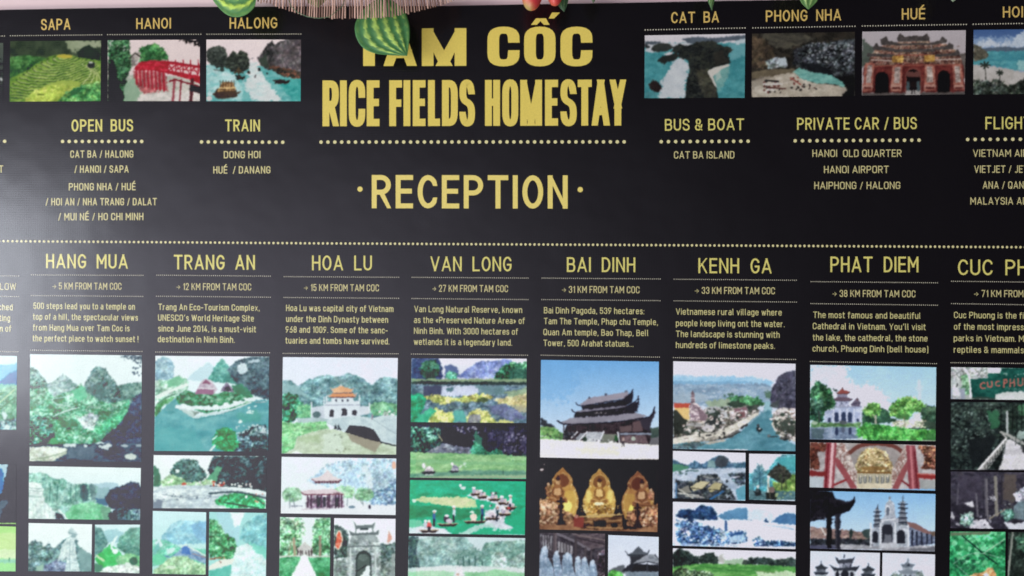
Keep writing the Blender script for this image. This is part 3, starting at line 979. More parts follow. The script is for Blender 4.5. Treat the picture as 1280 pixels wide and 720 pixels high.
T3 = (780, 0, 1040, 1280)
fr(*T3)
ph([128, 218, 746, 208, 742, 602, 126, 604], 'printed photo of dark islands seen from above a pale bay', 'c6c0c4>b0acb2')
p([120, 290, 200, 262, 760, 262, 760, 620, 120, 620], '3c8a90,2f7c84,4c989c', (10, 6))
p([128, 272, 200, 260, 350, 262, 430, 258, 420, 285, 300, 300, 180, 322, 128, 315], 'b2b0b6,c2bec2', 6, 1, .9)
p([640, 270, 746, 230, 760, 340, 655, 372], '6aa3a8,5897a0', 6, 1.5, .7)
p([350, 240, 420, 226, 560, 232, 640, 222, 750, 212, 750, 240, 640, 252, 520, 270, 400, 262], '46525e,5f6a76', 3)
p([125, 252, 160, 252, 240, 260, 190, 273, 125, 270], '4a5560', 3)
p([680, 255, 750, 235, 750, 262, 700, 275], 'a9b8be', 3)
p([205, 605, 230, 500, 298, 380, 330, 340, 395, 390, 402, 430, 375, 520, 385, 605], 'c0bcc0,aeb2b8,c8c4c6', 8, 2.5, .88)
p([240, 335, 300, 312, 285, 345], 'c0bcbf')
p([165, 308, 180, 280, 230, 262, 285, 272, 306, 290, 262, 314, 200, 319], '2b2f30,40443e', 3)
p([125, 268, 162, 290, 150, 298, 125, 294], '33383c')
p([290, 318, 305, 290, 340, 266, 385, 283, 450, 258, 540, 250, 600, 278, 650, 288, 670, 306, 640, 340, 656, 388, 580, 412, 512, 434, 560, 490, 580, 610, 372, 610, 385, 500, 402, 410, 395, 372, 340, 356, 330, 322],
  '24282a,3a3c34,1a1d1c,30342e', 3)
p([205, 375, 230, 345, 290, 340, 326, 316, 338, 350, 290, 376, 240, 391], '23282a,33362f', 3)
p([440, 420, 520, 432, 560, 500, 575, 600, 500, 605, 460, 520], '4a483c,35352d,57553f', 3, 1.5, .7)
p([550, 330, 600, 310, 640, 380, 560, 410], '3f3a33,2a2a26', 3, 1, .8)
p([514, 445, 600, 420, 652, 402, 640, 470, 585, 570, 572, 520], '8aa89a,62958f', 6, 1.5, .7)
p([510, 438, 560, 413, 640, 393, 652, 402, 600, 424, 545, 470, 572, 540, 560, 530], 'b8b4aa', 3, .4)
p([560, 450, 590, 440, 600, 470, 570, 500], 'c0bdb0', 3, 1, .5)
p([148, 520, 180, 490, 215, 505, 238, 545, 200, 570, 165, 550], '3a2c2c,221b1d', 2)
for x in range(140, 205, 12):
    l([x, 565, x - 4, 604], 3, '4a5a60', .8)

ph([788, 207, 1421, 196, 1421, 590, 784, 598], 'printed photo of a cave mouth above a sandy river bank', '34302a>24221f')
p([780, 190, 1421, 190, 1421, 460, 780, 470], '2a2722,3d362c,1a1917,322e28', 5)
p([780, 220, 860, 230, 935, 330, 910, 410, 780, 425], '443a2e,5c4c3c,322b26,4e4232', 4, 2)
p([830, 200, 1100, 196, 1170, 240, 1000, 300, 900, 280], '45423a,33312b,565244', (7, 3), 2)
p([1040, 310, 1150, 262, 1280, 255, 1421, 240, 1421, 480, 1300, 480, 1150, 440, 1040, 405], '282b2e,50565a,151719,383c40', 2.6, 1.5)
sp(110, (1120, 262, 1415, 400), 'a4a9ae,7f868c,8f959a', 6, .75)
p([1060, 380, 1200, 400, 1290, 440, 1280, 480, 1140, 440], '14161a,23262b', 3, 1.5)
p([870, 372, 930, 350, 1000, 366, 1010, 410, 890, 425], '727a7c,8d9699,5a605c', 3, 1.2)
p([950, 360, 995, 352, 1000, 400, 955, 405], 'a5b0b6', 3, .8)
p([784, 500, 900, 460, 1040, 422, 1100, 480, 1180, 510, 1290, 520, 1421, 550, 1421, 610, 784, 610], 'a59a88,b8b0a0,958b7c', (8, 4))
p([784, 440, 900, 425, 1045, 418, 1035, 446, 900, 470, 784, 486], '564c3c,72664f', (6, 3))
p([784, 480, 850, 470, 900, 470, 860, 520, 784, 540], '82786a', 4, 1.5, .6)
p([1040, 442, 1080, 415, 1150, 438, 1280, 462, 1350, 500, 1365, 540, 1300, 518, 1180, 510, 1100, 490], '5f9c92,4a8a84,74aca0', (8, 3))
p([1290, 470, 1421, 460, 1421, 600, 1330, 600, 1372, 548, 1340, 500], '131314,1f2020', 4, .8)
l([1022, 478, 1084, 518], 9, '8f4038', .8)
sp(9, (1020, 475, 1090, 520), '9a4a40,5a2a26', 6)
sp(26, (860, 488, 965, 570), '2a2826,6a3a34,c8c4c0', 8)
l([870, 495, 950, 500], 9, '2c2a2a'); l([868, 520, 970, 515], 8, 'bcb8b2'); l([880, 535, 990, 545], 9, '54302c')
sp(14, (1010, 515, 1190, 552), '262424,4a2e2a', 7)

T4 = (1020, 0, 1280, 1280)
fr(*T4)
ph([285, 195, 922, 186, 915, 580, 282, 588], 'printed photo of an ornate red temple gate', 'a9a0a3>98908f')
p([280, 240, 320, 265, 352, 300, 365, 400, 280, 410], '465046,59635a', 3, 1.5)
p([880, 330, 925, 330, 920, 480, 880, 470], '6a625e,4a443f', 3)
p([298, 400, 340, 370, 880, 360, 905, 400, 914, 566, 284, 572], '662826,7a352e,541f1e', 4)
for q_ in ([495, 390, 500, 255, 700, 250, 726, 390], [325, 405, 335, 335, 400, 280, 500, 270, 500, 405], [718, 395, 708, 262, 800, 268, 850, 300, 892, 355, 895, 395]):
    p(q_, '6d4a3e,97826f,452724,80604f', 2.4)
sp(90, (345, 280, 880, 395), 'b0a094,8f7d74,3a2624', 5, .8)
for q_ in ([495, 238, 512, 205, 530, 212, 545, 225, 600, 218, 655, 222, 680, 205, 700, 232, 692, 252, 505, 256], [392, 240, 430, 222, 445, 248, 500, 262, 500, 278, 400, 274], [348, 288, 372, 262, 385, 285, 480, 296, 480, 314, 350, 306],
           [312, 325, 480, 335, 480, 350, 315, 346], [702, 262, 762, 245, 775, 225, 802, 240, 805, 260, 710, 278], [730, 292, 810, 278, 820, 258, 846, 278, 846, 300, 730, 306], [730, 335, 850, 322, 868, 300, 882, 318, 882, 338, 730, 350], [480, 303, 730, 298, 736, 316, 474, 321], [478, 268, 720, 262, 722, 274, 478, 280]):
    p(q_, '3d3836,5d5552,4a4442', 2.2, .6)
l([340, 368, 470, 372], 8, 'a9988c'); l([735, 368, 890, 362], 8, 'a9988c'); l([500, 340, 700, 336], 6, '96503f')
p([468, 343, 537, 340, 537, 382, 468, 384], 'a5762f,c09a50,7d5a2c', 2.2, .3)
p([664, 340, 728, 336, 731, 378, 664, 380], 'a5762f,c09a50,7d5a2c', 2.2, .3)
l([340, 405, 890, 395], 8, '8a4a3c')
for q_, inn in (([302, 385, 358, 385, 346, 562, 285, 562], [316, 400, 346, 400, 336, 510, 306, 510]), ([470, 400, 530, 400, 526, 562, 458, 562], [484, 412, 518, 412, 514, 510, 478, 510]),
                ([668, 395, 728, 395, 737, 556, 664, 556], [682, 408, 714, 408, 720, 505, 680, 505]), ([838, 395, 895, 390, 909, 552, 848, 553], [852, 408, 882, 405, 890, 505, 858, 508])):
    p(q_, 'a0604f,7a4038,ad7a68', 3, .3)
    p(inn, 'a08f86,70605a,b5a59a', 2, .3)
    m_ = np.array(q_).reshape(4, 2)
    l([m_[3][0] + 8, 530, m_[2][0] - 8, 530], 22, 'b08a7c', .6); l([m_[3][0] + 14, 540, m_[2][0] - 14, 540], 12, '5d2a28')
ar(405, 84, 440, 576, '110c0d'); ar(785, 76, 432, 572, '110c0d'); ar(598, 100, 412, 572, '7d4038'); ar(598, 84, 424, 575, '1c1214')
p([556, 440, 640, 440, 638, 472, 558, 472], '6a3f3a', 3); p([556, 500, 576, 500, 576, 560, 556, 560], '44565a'); p([616, 500, 640, 500, 640, 560, 616, 560], '44565a')
p([550, 556, 640, 556, 644, 584, 548, 586], '98938f'); e(597, 520, 16, 20, '241a1a'); l([590, 540, 588, 575], 6, '1c1618'); l([604, 540, 606, 575], 6, '1c1618')
p([280, 573, 550, 570, 550, 592, 280, 594], '5d5552,4a4442'); p([644, 570, 918, 564, 918, 586, 644, 588], '5d5552,4a4442')

ph([970, 184, 1610, 176, 1604, 574, 968, 582], 'printed photo of a palm beach beside a turquoise sea', '3a5c92>b0bac4')
p([960, 230, 1620, 230, 1620, 310, 960, 310], '7d98b8,8fa6c0', 8, 3, .7)
p([985, 280, 1010, 245, 1040, 252, 1068, 232, 1090, 255, 1140, 265, 1185, 240, 1205, 262, 1260, 200, 1290, 180, 1620, 180, 1620, 292, 985, 288], 'a9b6c2,93a6ba,b8c0c8', 6, 2.5)
p([1020, 298, 1150, 287, 1280, 292, 1610, 285, 1610, 312, 1040, 322], '46566a,5a6a78', 4)
p([960, 315, 1620, 308, 1620, 430, 1240, 432, 1060, 402, 960, 395], '3f8a94,56a0a4,34808e', (12, 4))
p([1240, 370, 1620, 360, 1620, 432, 1240, 430], '7fb0ae,98bcb6', (10, 4), 1, .8)
p([966, 268, 1010, 288, 1062, 330, 1052, 360, 990, 376, 966, 372], '5a5648,3f4034,75705e', 3)
p([960, 398, 1060, 402, 1100, 410, 1280, 442, 1620, 440, 1620, 540, 960, 540], 'a9a49e,b5b0aa,9c978f', 8)
l([1041, 405, 1043, 492], 5, '35352f'); l([1131, 450, 1130, 502], 5, '35352f')
for cx, cy, r_ in ((1040, 400, 30), (1130, 446, 21)):
    for a_ in range(7):
        l([cx, cy, cx + r_ * math.cos(a_ * .9), cy + r_ * .7 * math.sin(a_ * .9)], 8, '2a322b')
p([960, 492, 1020, 484, 1070, 500, 1120, 488, 1180, 520, 1240, 508, 1262, 490, 1300, 480, 1620, 490, 1620, 600, 960, 600], '1f2620,3f4840,6f776e,2a322b', 2.6, 1.8)

# ---------------- first column (cut by the left edge)
fr(0, 440, 180, 926)
ph([-360, 20, 110, 26, 104, 500, -360, 494], 'printed photo of blue mountains over green hills cut off by the left edge', 'e4f0fa>b8d4d8')
p([-360, 130, -100, 90, 60, 80, 112, 72, 112, 210, -360, 210], '8cbfe2,a5cfea', 6)
p([-60, 212, 20, 168, 70, 130, 112, 112, 112, 220, -60, 225], '558cbe,6a9cc8', 5)
p([-360, 205, 60, 205, 112, 210, 112, 240, -360, 260], '8cc0b0,a0cfc0', 4)
p([-360, 250, 0, 235, 112, 212, 112, 505, -360, 505], '85ad98,6a967c,a5c8b0', 5)
l([-10, 330, 90, 240], 8, 'c4d8b0'); l([-10, 370, 100, 290], 6, '5a8a70')
p([12, 378, 40, 392, 50, 410, 36, 442, 20, 430], 'dce8ee', 3)
p([-360, 430, 20, 440, 104, 420, 104, 505, -360, 505], 'a8c2cc,86a4b0,d0e0e6', 3, 1.5)
e(45, 480, 18, 16, 'e2ecf0')
fr(0, 570, 180, 864)
ph([-360, 46, 98, 50, 96, 408, -360, 402], 'printed photo of a dark cave opening cut off by the left edge', '38364a>302e3c')
p([-360, 40, 98, 40, 98, 410, -360, 410], '35334a,403e50,2d2b3a', 6)
p([-360, 44, 50, 46, 34, 110, 22, 170, 8, 225, -360, 250], 'cfe2f4,bcd6f0', 5)
p([-60, 100, 4, 72, 22, 106, 18, 190, 4, 225, -60, 240], '4a82be,6398cc', 4)
p([-60, 290, 20, 262, 46, 258, 56, 278, 14, 320, 4, 380, -60, 400], '646c7e,7c8494', 3)
ph([-360, 412, 95, 424, 93, 692, -360, 690], 'printed photo of pale green rice fields cut off by the left edge', 'b8e48c>a4e49c')
p([-360, 470, 97, 460, 97, 560, -360, 570], 'd4e8a8,c0e090', (12, 3)); p([-360, 555, 97, 560, 97, 615, -360, 610], 'e4ecc8,d4e8b0', (12, 3))
p([-360, 612, 97, 618, 97, 640, -360, 640], '8fc8ae,a8d8bc', (8, 3)); l([55, 610, 55, 630], 6, '5a8a78')

# ---------------- cave hill column
fr(0, 440, 180, 926)
ph([194, 14, 912, 22, 908, 706, 190, 702], 'printed photo of rocky green peaks above a pond', 'f2f6fc>e2ecf4')
p([185, 95, 215, 100, 250, 130, 300, 190, 335, 240, 335, 310, 185, 310], '7d9a94,a8c0bc,5a7872', 3)
p([300, 205, 360, 180, 405, 138, 460, 180, 505, 210, 530, 310, 400, 330, 310, 290], 'a5b8bc,c5d2d6,88a09e', 3)
p([735, 218, 830, 200, 915, 192, 915, 420, 760, 345], '78928f,95b0a8,658280', 3)
p([540, 200, 600, 102, 625, 86, 682, 108, 712, 150, 752, 212, 792, 270, 810, 370, 600, 340, 540, 262], '6d8588,98acac,4f6a68,82989a', 2.6)
p([185, 240, 300, 232, 340, 285, 460, 250, 520, 200, 565, 265, 700, 332, 830, 300, 860, 400, 790, 480, 700, 565, 560, 598, 400, 606, 185, 606], '76ac90,a0ccb6,568f74,bcdccb,6aa286', 2.8)
p([600, 510, 700, 430, 790, 360, 835, 300, 815, 420, 740, 492, 650, 525], '66bc90,8ad6ac,58aa80', 3, 1.5)
p([470, 245, 540, 218, 562, 280, 520, 312, 470, 302], '74c29c,92d4b4', 3, 1.5)
p([500, 425, 580, 388, 645, 410, 590, 505, 530, 485], 'c4d0d6,9fb0b8,e2e8ec', 2.4, 1.2)
p([560, 225, 640, 190, 700, 260, 640, 320, 600, 280], '566c6e,7d9294', 2.2, 1.5, .6)
l([340, 412, 420, 380, 508, 355], 7, 'e4eef0', 1, True); l([505, 355, 430, 345, 370, 335, 332, 302, 410, 290, 465, 268], 6, 'd5e2e6', .9, True)
e(490, 352, 10, 8, '3f6a58'); p([380, 440, 480, 430, 500, 480, 400, 490], '4a7d68,6a9a84', 2.5, 2, .8)
p([185, 420, 260, 400, 330, 450, 352, 560, 340, 610, 185, 610], '5a8a80,84aca2,44706a,a8c6be', 2.6, 1.2)
p([318, 520, 350, 515, 358, 610, 320, 612], '2f5a50', 3); e(345, 575, 30, 25, '62bc94,4fa880', 3)
p([915, 255, 850, 300, 800, 420, 725, 500, 640, 575, 780, 610, 915, 612], '50566e,666d86,434a62', 4, 1.2)
sp(16, (660, 480, 900, 580), '6f7a90', 7, .6)
p([185, 592, 915, 582, 915, 712, 185, 712], '566074,6c788c,485064', (6, 3))
p([440, 605, 620, 600, 600, 690, 430, 690], '747e90,8a94a4', 3, 2, .7)
p([185, 612, 300, 604, 430, 618, 425, 655, 340, 700, 185, 708], 'dedcd2,bcc0b2,ecebe6', 5)
l([200, 690, 330, 670, 420, 640], 8, '9aa594', .7)
p([405, 588, 490, 590, 482, 610, 415, 610], 'e0e4ea'); p([628, 602, 700, 585, 722, 600, 690, 624, 640, 616], 'dfe2e8,c0c6ce'); e(548, 602, 14, 8, 'd8dce2')
e(840, 672, 38, 20, 'c8ccca,e0e2de', 3); e(800, 602, 25, 9, 'b4bac6'); e(890, 600, 20, 9, 'a4acb8')
p([768, 20, 915, 22, 915, 48, 870, 52, 840, 40, 800, 40], '5a6270,7a8292', 2.5, 2.5); sp(16, (845, 40, 912, 150), '667082', 8)

fr(0, 570, 180, 864)
ph([174, 60, 845, 72, 840, 385, 172, 376], 'printed photo of limestone ridges above a green valley and a white temple', 'f2f8fc>cfe4ee')
p([500, 165, 700, 158, 730, 210, 500, 230], 'a9c4d8,bcd2e0', 5)
p([170, 98, 260, 98, 330, 140, 380, 133, 425, 165, 520, 163, 585, 180, 600, 265, 560, 285, 440, 305, 400, 350, 170, 380], '8ab2aa,aed0c8,6a958a,9cc2b8', (2.6, 6))
p([480, 170, 520, 165, 535, 260, 500, 275, 480, 240], '4a626c,6a8288', (2, 6), 1); p([530, 165, 572, 175, 578, 255, 550, 270], '8fa5a8,5a7078', (2, 6), 1)
for x in (300, 345, 425, 455):
    l([x, 170, x - 4, 270], 9, '587e7a', .6)
p([580, 192, 650, 185, 672, 250, 620, 282, 580, 262], 'a5c0c8,8aa8b4', 3)
p([570, 252, 640, 256, 645, 300, 585, 295], '5f7c98')
p([628, 245, 660, 200, 720, 180, 780, 152, 830, 158, 850, 200, 850, 320, 740, 325, 660, 318], '454d62,5a637a,3b4256', 4)
p([395, 345, 440, 290, 540, 275, 615, 290, 665, 330, 660, 390, 395, 385], '6fbc8a,98d4ac,80c49a', 4)
p([600, 300, 665, 310, 670, 385, 620, 385], '86b098,6a9880', 3)
p([675, 335, 720, 308, 780, 322, 845, 312, 845, 390, 685, 390], '647a84,95aab0,485864', 2.6, 1.5)
p([650, 340, 690, 330, 700, 385, 655, 385], '39424f', 3, 1.5)
p([170, 158, 240, 163, 258, 200, 265, 280, 300, 300, 335, 345, 325, 380, 170, 380], 'e6eeee,ccdada,f4f8fa', 3)
for y in (190, 205, 235, 242):
    l([174, y, 250, y + 6], 4, '9db2b0')
for x in (196, 215, 240, 262, 290):
    l([x, 262, x + 6, 372], 3, 'b0c0be', .8)
p([325, 338, 362, 342, 395, 380, 340, 378], '444e5e', 3); l([352, 322, 402, 376], 8, 'eef2f4')
ph([172, 402, 552, 410, 548, 693, 170, 690], 'printed photo of a pale stone statue before mountains', 'f6f8fc>e4edf2')
p([165, 530, 205, 500, 240, 512, 265, 548, 290, 520, 320, 552, 360, 522, 390, 490, 450, 520, 500, 560, 556, 592, 556, 700, 165, 700], '86a2a6,a9c0c2,668488', 3, 1)
p([470, 545, 550, 590, 550, 690, 480, 690], '7a969a,94aeb0', 3)
p([235, 692, 270, 650, 340, 618, 400, 640, 470, 668, 475, 696, 235, 696], '868eae,a5aac6,747c9c', 3, 1.2); p([215, 660, 260, 650, 260, 690, 215, 690], 'a0bcae')
p([365, 520, 400, 488, 412, 520, 385, 550], '587078,7a929a', 2.5); p([440, 490, 470, 505, 465, 540, 445, 520], '6d858c')
p([343, 632, 372, 530, 400, 496, 414, 482, 406, 452, 425, 418, 442, 445, 468, 465, 462, 497, 446, 505, 452, 560, 462, 620, 472, 650, 478, 696, 388, 696, 402, 600, 372, 625], 'd0dce0,a8bcc4,e6eef0', 2.6, .6)
l([420, 510, 415, 600, 418, 680], 4, '8a9ea8', .8); l([440, 520, 436, 600], 4, '9aaeb6', .8); e(440, 480, 18, 10, '98acb4'); l([408, 460, 462, 470], 5, '8298a0')
ph([570, 412, 840, 412, 836, 704, 568, 696], 'printed photo of a green valley between wooded slopes', 'dceef6>c0e0e4')
p([620, 445, 700, 440, 760, 470, 740, 520, 640, 515], '98c0ce,b0d2da', 4)
p([565, 415, 610, 440, 650, 520, 605, 585, 565, 605], '64898a,82a69e,547a78', 3)
p([845, 425, 780, 432, 720, 480, 695, 545, 760, 590, 845, 605], '76a296,92bcac,5a8a80', 3)
p([565, 620, 600, 580, 660, 528, 720, 570, 745, 620, 690, 665, 610, 672], '45b062,64ca7e,56bc70', 4)
p([565, 640, 620, 660, 610, 700, 565, 700], '5f8a78', 3)
p([690, 610, 760, 580, 840, 600, 840, 665, 700, 660], '8ac492,a8d4a4,70b484', 3)
l([700, 482, 668, 540, 690, 575], 13, 'e4f2f4', 1, True); e(690, 570, 19, 16, 'f0f8fa'); l([578, 598, 622, 628], 11, 'c8dcb0')
p([595, 694, 640, 660, 740, 648, 840, 662, 840, 708, 595, 706], 'e2e6e4,b0bab4,f2f6f6', 2.6); e(800, 630, 27, 26, '456459,5f8272', 2.5); e(765, 650, 16, 14, 'dfe6e2')

# ---------------- lake temple column
fr(185, 440, 345, 823)
ph([48, 24, 780, 30, 772, 640, 40, 636], 'printed photo of a temple island in a turquoise lake', 'f2f4fc>d0e4f0')
p([44, 60, 90, 28, 140, 38, 172, 110, 155, 175, 44, 205], '9fb8cc,b8ccd8,8aa6bc', 3)
p([240, 180, 330, 100, 390, 62, 430, 100, 410, 190], 'd0e2ee,c0d6e6', 6)
p([380, 180, 440, 70, 480, 42, 522, 100, 560, 150, 610, 210, 420, 195], '66a09a,84b8ae,569088', 3)
p([505, 115, 560, 58, 620, 38, 700, 28, 785, 28, 785, 310, 640, 270, 560, 190], '566674,788896,40505c,647882', 3)
e(605, 105, 32, 36, 'e6ecf6,c8d4e0', 3, 1.2); p([640, 60, 700, 40, 720, 60, 660, 75], 'bcc8d6', 3, 1.2); sp(14, (640, 60, 770, 200), '96a8b2', 8, .5)
p([44, 180, 130, 180, 200, 148, 262, 178, 255, 245, 160, 290, 44, 340], 'a5c8b4,d5e2dc,78aa92,c0d8cc', 3)
p([120, 190, 190, 150, 240, 175, 200, 215, 130, 225], '74b08e,94c8a8', 3)
p([44, 280, 160, 232, 250, 198, 262, 215, 160, 252, 60, 305], 'e6eae6', 3, .6)
p([38, 410, 175, 295, 220, 360, 300, 425, 480, 395, 690, 310, 785, 305, 785, 650, 38, 650], '68a4ae,7fb6bc,5898a4', (16, 9))
p([38, 480, 300, 500, 380, 650, 38, 650], '58a0a8,6cb0b4', 14, 3, .6)
p([120, 320, 180, 300, 200, 380, 120, 400], '5f9498', 6, 3, .5)
p([38, 415, 45, 345, 100, 300, 175, 282, 150, 315, 90, 355, 48, 415], '68a272,95c49a,4f8a60', 3); l([60, 330, 120, 290, 170, 270], 9, '6a8a78')
p([168, 292, 240, 240, 310, 262, 440, 272, 560, 220, 645, 252, 692, 302, 620, 342, 480, 372, 360, 394, 280, 365, 200, 335], '448260,64a07e,306a54,84b498', 3)
p([535, 215, 600, 200, 660, 255, 640, 290, 560, 260], '3f7860,5a947c', 3)
l([186, 350, 250, 366, 310, 356, 390, 362, 470, 355, 560, 335, 630, 310, 680, 300], 24, 'e2e6ee', 1, True)
for x, y in ((330, 365), (385, 362), (435, 358), (500, 345), (560, 332), (620, 315), (230, 352), (260, 362)):
    e(x, y - 8, 20, 13, 'eceff4')
p([190, 362, 300, 378, 296, 426, 255, 402], 'ccd6d6,b8c6c6', 3); p([280, 382, 345, 384, 300, 405], '8a9490'); l([290, 420, 400, 396, 520, 376, 660, 322], 10, 'ccd5da', 1, True)
l([300, 432, 420, 410, 560, 372], 7, '4f8488', .6, True)
p([296, 268, 325, 215, 348, 182, 372, 170, 412, 185, 444, 240, 425, 272], 'cbb0c2,b095ac,dccfdb', 3, .4)
p([298, 270, 318, 236, 422, 240, 418, 273], '9a6885,ac7c98', 3, .3); p([343, 204, 370, 174, 408, 203], '8c5872,a06c84', 3, .3); l([320, 232, 425, 236], 6, 'e2d4de')
p([466, 252, 500, 192, 542, 230, 550, 258], '9a88a2,ccc4d2,6a5870', 2.5, .4); p([490, 235, 512, 215, 535, 240, 520, 258], '5a4858')
for _ in range(26):
    e(RNG.uniform(200, 640), RNG.uniform(270, 330), 12, 9, ('2f6a50', '74ac88', 'a5c8b0')[RNG.randint(3)], 3, .6, .8)
p([556, 565, 600, 512, 680, 480, 750, 465, 780, 495, 780, 650, 556, 650], '45565f,6a8088,323f48,93a8b0', 2.6, 1.5); sp(46, (560, 460, 755, 540), 'dbe4ea,c0ccd4', 6, .85)
p([408, 565, 450, 488, 500, 478, 560, 508, 584, 600, 540, 650, 415, 615], '2c9868,46b47e,208058', 3, 1.2)
for q_ in ([500, 560, 440, 500], [500, 560, 520, 490], [500, 560, 570, 560], [500, 560, 430, 590], [500, 560, 545, 630]):
    l(q_, 7, '1c7450', .8)
l([400, 634, 428, 600], 12, 'd8e4e6'); l([415, 560, 440, 540], 9, 'dbe8e8')
p([560, 410, 680, 372, 745, 400, 710, 455, 600, 450], '5aa290', 6, 3, .5); sp(7, (640, 345, 705, 400), 'e8f0f4', 8); e(592, 446, 13, 9, 'dfeaea'); l([690, 322, 760, 318], 8, '8a9aa0', .8); e(740, 320, 14, 5, 'b4c0c8')

fr(185, 565, 345, 743)
ph([33, 18, 690, 24, 684, 328, 30, 326], 'printed photo of boats on a shallow river under dark trees', 'f6f7fb>e4e8ee')
p([28, 75, 60, 95, 78, 180, 62, 215, 28, 215], '487662,62907c', 3)
p([125, 118, 160, 60, 220, 36, 272, 44, 312, 90, 345, 132, 300, 185, 200, 180, 145, 160], '54706f,76908f,42585a', 2.6, 1.4)
p([345, 110, 380, 20, 696, 20, 696, 230, 560, 205, 400, 188], '3a474f,52646a,29333a,6d7f86,3f4c54', 2.6)
p([60, 175, 130, 130, 190, 148, 230, 180, 300, 170, 360, 150, 380, 180, 300, 198, 100, 208], 'a8cc9e,8cb88c,c8dec0', 3, 1.2)
p([335, 155, 400, 88, 432, 88, 395, 175], '5a9676,78ae90', 3, 1.5); e(170, 110, 12, 12, 'e4eaec')
p([26, 200, 200, 190, 360, 195, 440, 212, 696, 245, 696, 335, 26, 335], 'e2e6ec,c4ccd6,f0f2f6,b0b8c6', (9, 3))
p([26, 278, 90, 276, 80, 332, 26, 332], '868c9e', 4, 1.5); sp(22, (100, 240, 380, 280), '5f6878,8a92a0', 7, .7); l([80, 245, 200, 265, 300, 250], 5, '8a92a0', .7)
p([385, 272, 480, 235, 600, 240, 684, 285, 670, 332, 480, 325, 400, 302], '48aa72,6cc490,367e5a,58b480', 3, 1.2)
l([355, 240, 520, 232, 690, 268], 12, '46525c', .85, True); l([440, 292, 560, 312, 640, 325], 9, '354644', .8, True); l([600, 250, 670, 300], 6, '33524a', .8)
l([360, 196, 450, 198, 600, 205, 690, 230], 8, '3f4a50', .8, True)
sp(16, (368, 172, 442, 196), 'e0705c,f4e4e2,c8503f', 7); sp(12, (470, 178, 602, 202), 'f4ecec,e8d0d0', 7); e(208, 184, 17, 8, 'cc5c50'); sp(6, (240, 172, 310, 190), 'e8e0e2', 6); e(570, 258, 8, 8, 'f4f4f4'); sp(6, (620, 240, 690, 310), 'e88070', 5)
ph([28, 342, 338, 350, 334, 712, 26, 706], 'printed photo of a blue roof below misty hills', 'd2ecf6>b4e0dc')
p([80, 490, 130, 420, 190, 393, 260, 400, 340, 398, 340, 530, 80, 540], '98c8e0,b0d8e8,88bcd8', 5)
p([245, 425, 300, 398, 342, 408, 340, 525, 280, 505], '78a4d8,98bce4', 4, 1.2, .6)
p([22, 505, 110, 512, 200, 560, 340, 560, 340, 650, 22, 660], '64baa0,84d0b8,a5dccc,74c6ac', 4)
p([40, 520, 70, 498, 84, 540, 50, 565], 'd8eaf2', 3, 1); p([105, 560, 150, 555, 145, 585, 110, 590], 'd0e8ea', 3, 1)
l([90, 600, 130, 610, 160, 590], 7, '6a8fb0'); p([26, 580, 60, 520, 66, 560, 40, 600], '7fbcb8', 3)
p([145, 605, 190, 560, 215, 532, 238, 545, 300, 590, 338, 610, 334, 648, 240, 615], '8ea8cc,6c88bc,b5c8dc', 3, .5)
p([188, 588, 205, 543, 237, 548, 248, 594], '5074bc,688ccc', 3, .4); p([180, 555, 215, 528, 235, 540, 205, 552], 'dceae4'); l([235, 550, 330, 600], 9, 'dbe4e0'); l([260, 590, 334, 612], 7, 'a58a90')
p([22, 716, 40, 680, 90, 640, 150, 602, 220, 602, 280, 640, 340, 650, 340, 716], 'a2c29c,bcd6b4,8ab48a', 3, 1); e(62, 622, 40, 32, '6ac69c,80d4ae', 3); e(130, 668, 30, 10, 'd4e2cc')
ph([356, 348, 690, 354, 684, 740, 352, 734], 'printed photo of a pale river beside a green bluff', 'a8dade>a4dcd8')
p([395, 346, 470, 346, 535, 440, 525, 525, 430, 490], 'a5d0e0,b8dce8', 4); p([478, 346, 562, 350, 530, 420, 500, 432], 'f0f6fa', 4, 1)
p([545, 430, 620, 370, 694, 356, 694, 570, 600, 550, 530, 505], '84bec8,a8d8dc,74b0bc', 3.4)
p([352, 380, 400, 400, 450, 470, 500, 505, 528, 560, 515, 605, 460, 626, 352, 610], '488a62,74b284,306a4c,94caa0,5a9a70', 2.6, 1.2)
p([512, 550, 570, 528, 640, 560, 694, 592, 694, 745, 400, 745, 478, 655], 'dcf0f4,c4e2e8,ecf8fa', 5)
p([580, 520, 694, 560, 694, 625, 620, 580], '74ccba,8cd8c8', 4, 1.5, .9); p([352, 690, 485, 655, 470, 745, 352, 745], '5ab2a4,78c8bc', 4)
p([352, 662, 420, 622, 505, 620, 485, 650, 400, 674, 352, 688], 'eae6de', 3, .5); l([358, 620, 425, 612], 9, 'b07a62'); sp(8, (370, 600, 440, 640), 'c88870,8a5a50,f0e8e0', 6); sp(30, (540, 600, 680, 720), 'a8d4dc', 5, .6)

# ---------------- ancient capital column
fr(345, 440, 505, 853)
ph([46, 34, 812, 40, 800, 684, 38, 676], 'printed photo of an orange roofed gate and stone bridge by a pond', 'e9e5fb>eeedfb')
p([40, 185, 90, 185, 150, 222, 210, 185, 280, 163, 350, 146, 400, 166, 470, 143, 550, 155, 600, 190, 642, 222, 690, 170, 740, 163, 816, 182, 816, 440, 40, 440], '7898a2,96b4ba,5e808a', 2.8)
p([40, 200, 140, 225, 205, 285, 40, 300], '88a8b0,a0bcc2', 3)
p([615, 345, 700, 330, 816, 345, 816, 430, 640, 420], '78b084,98c8a0,5f9888,84b494', 3)
p([36, 290, 80, 268, 142, 290, 174, 340, 155, 430, 100, 474, 36, 466], '3a7a62,589e7e,2a5e4e,74b494', 2.8, 1.2)
p([140, 350, 230, 345, 255, 435, 140, 445], '74b484,92c89c,5c9c80', 3)
p([140, 442, 350, 430, 352, 474, 140, 484], 'a0b0b8,c0ccd2', 4)
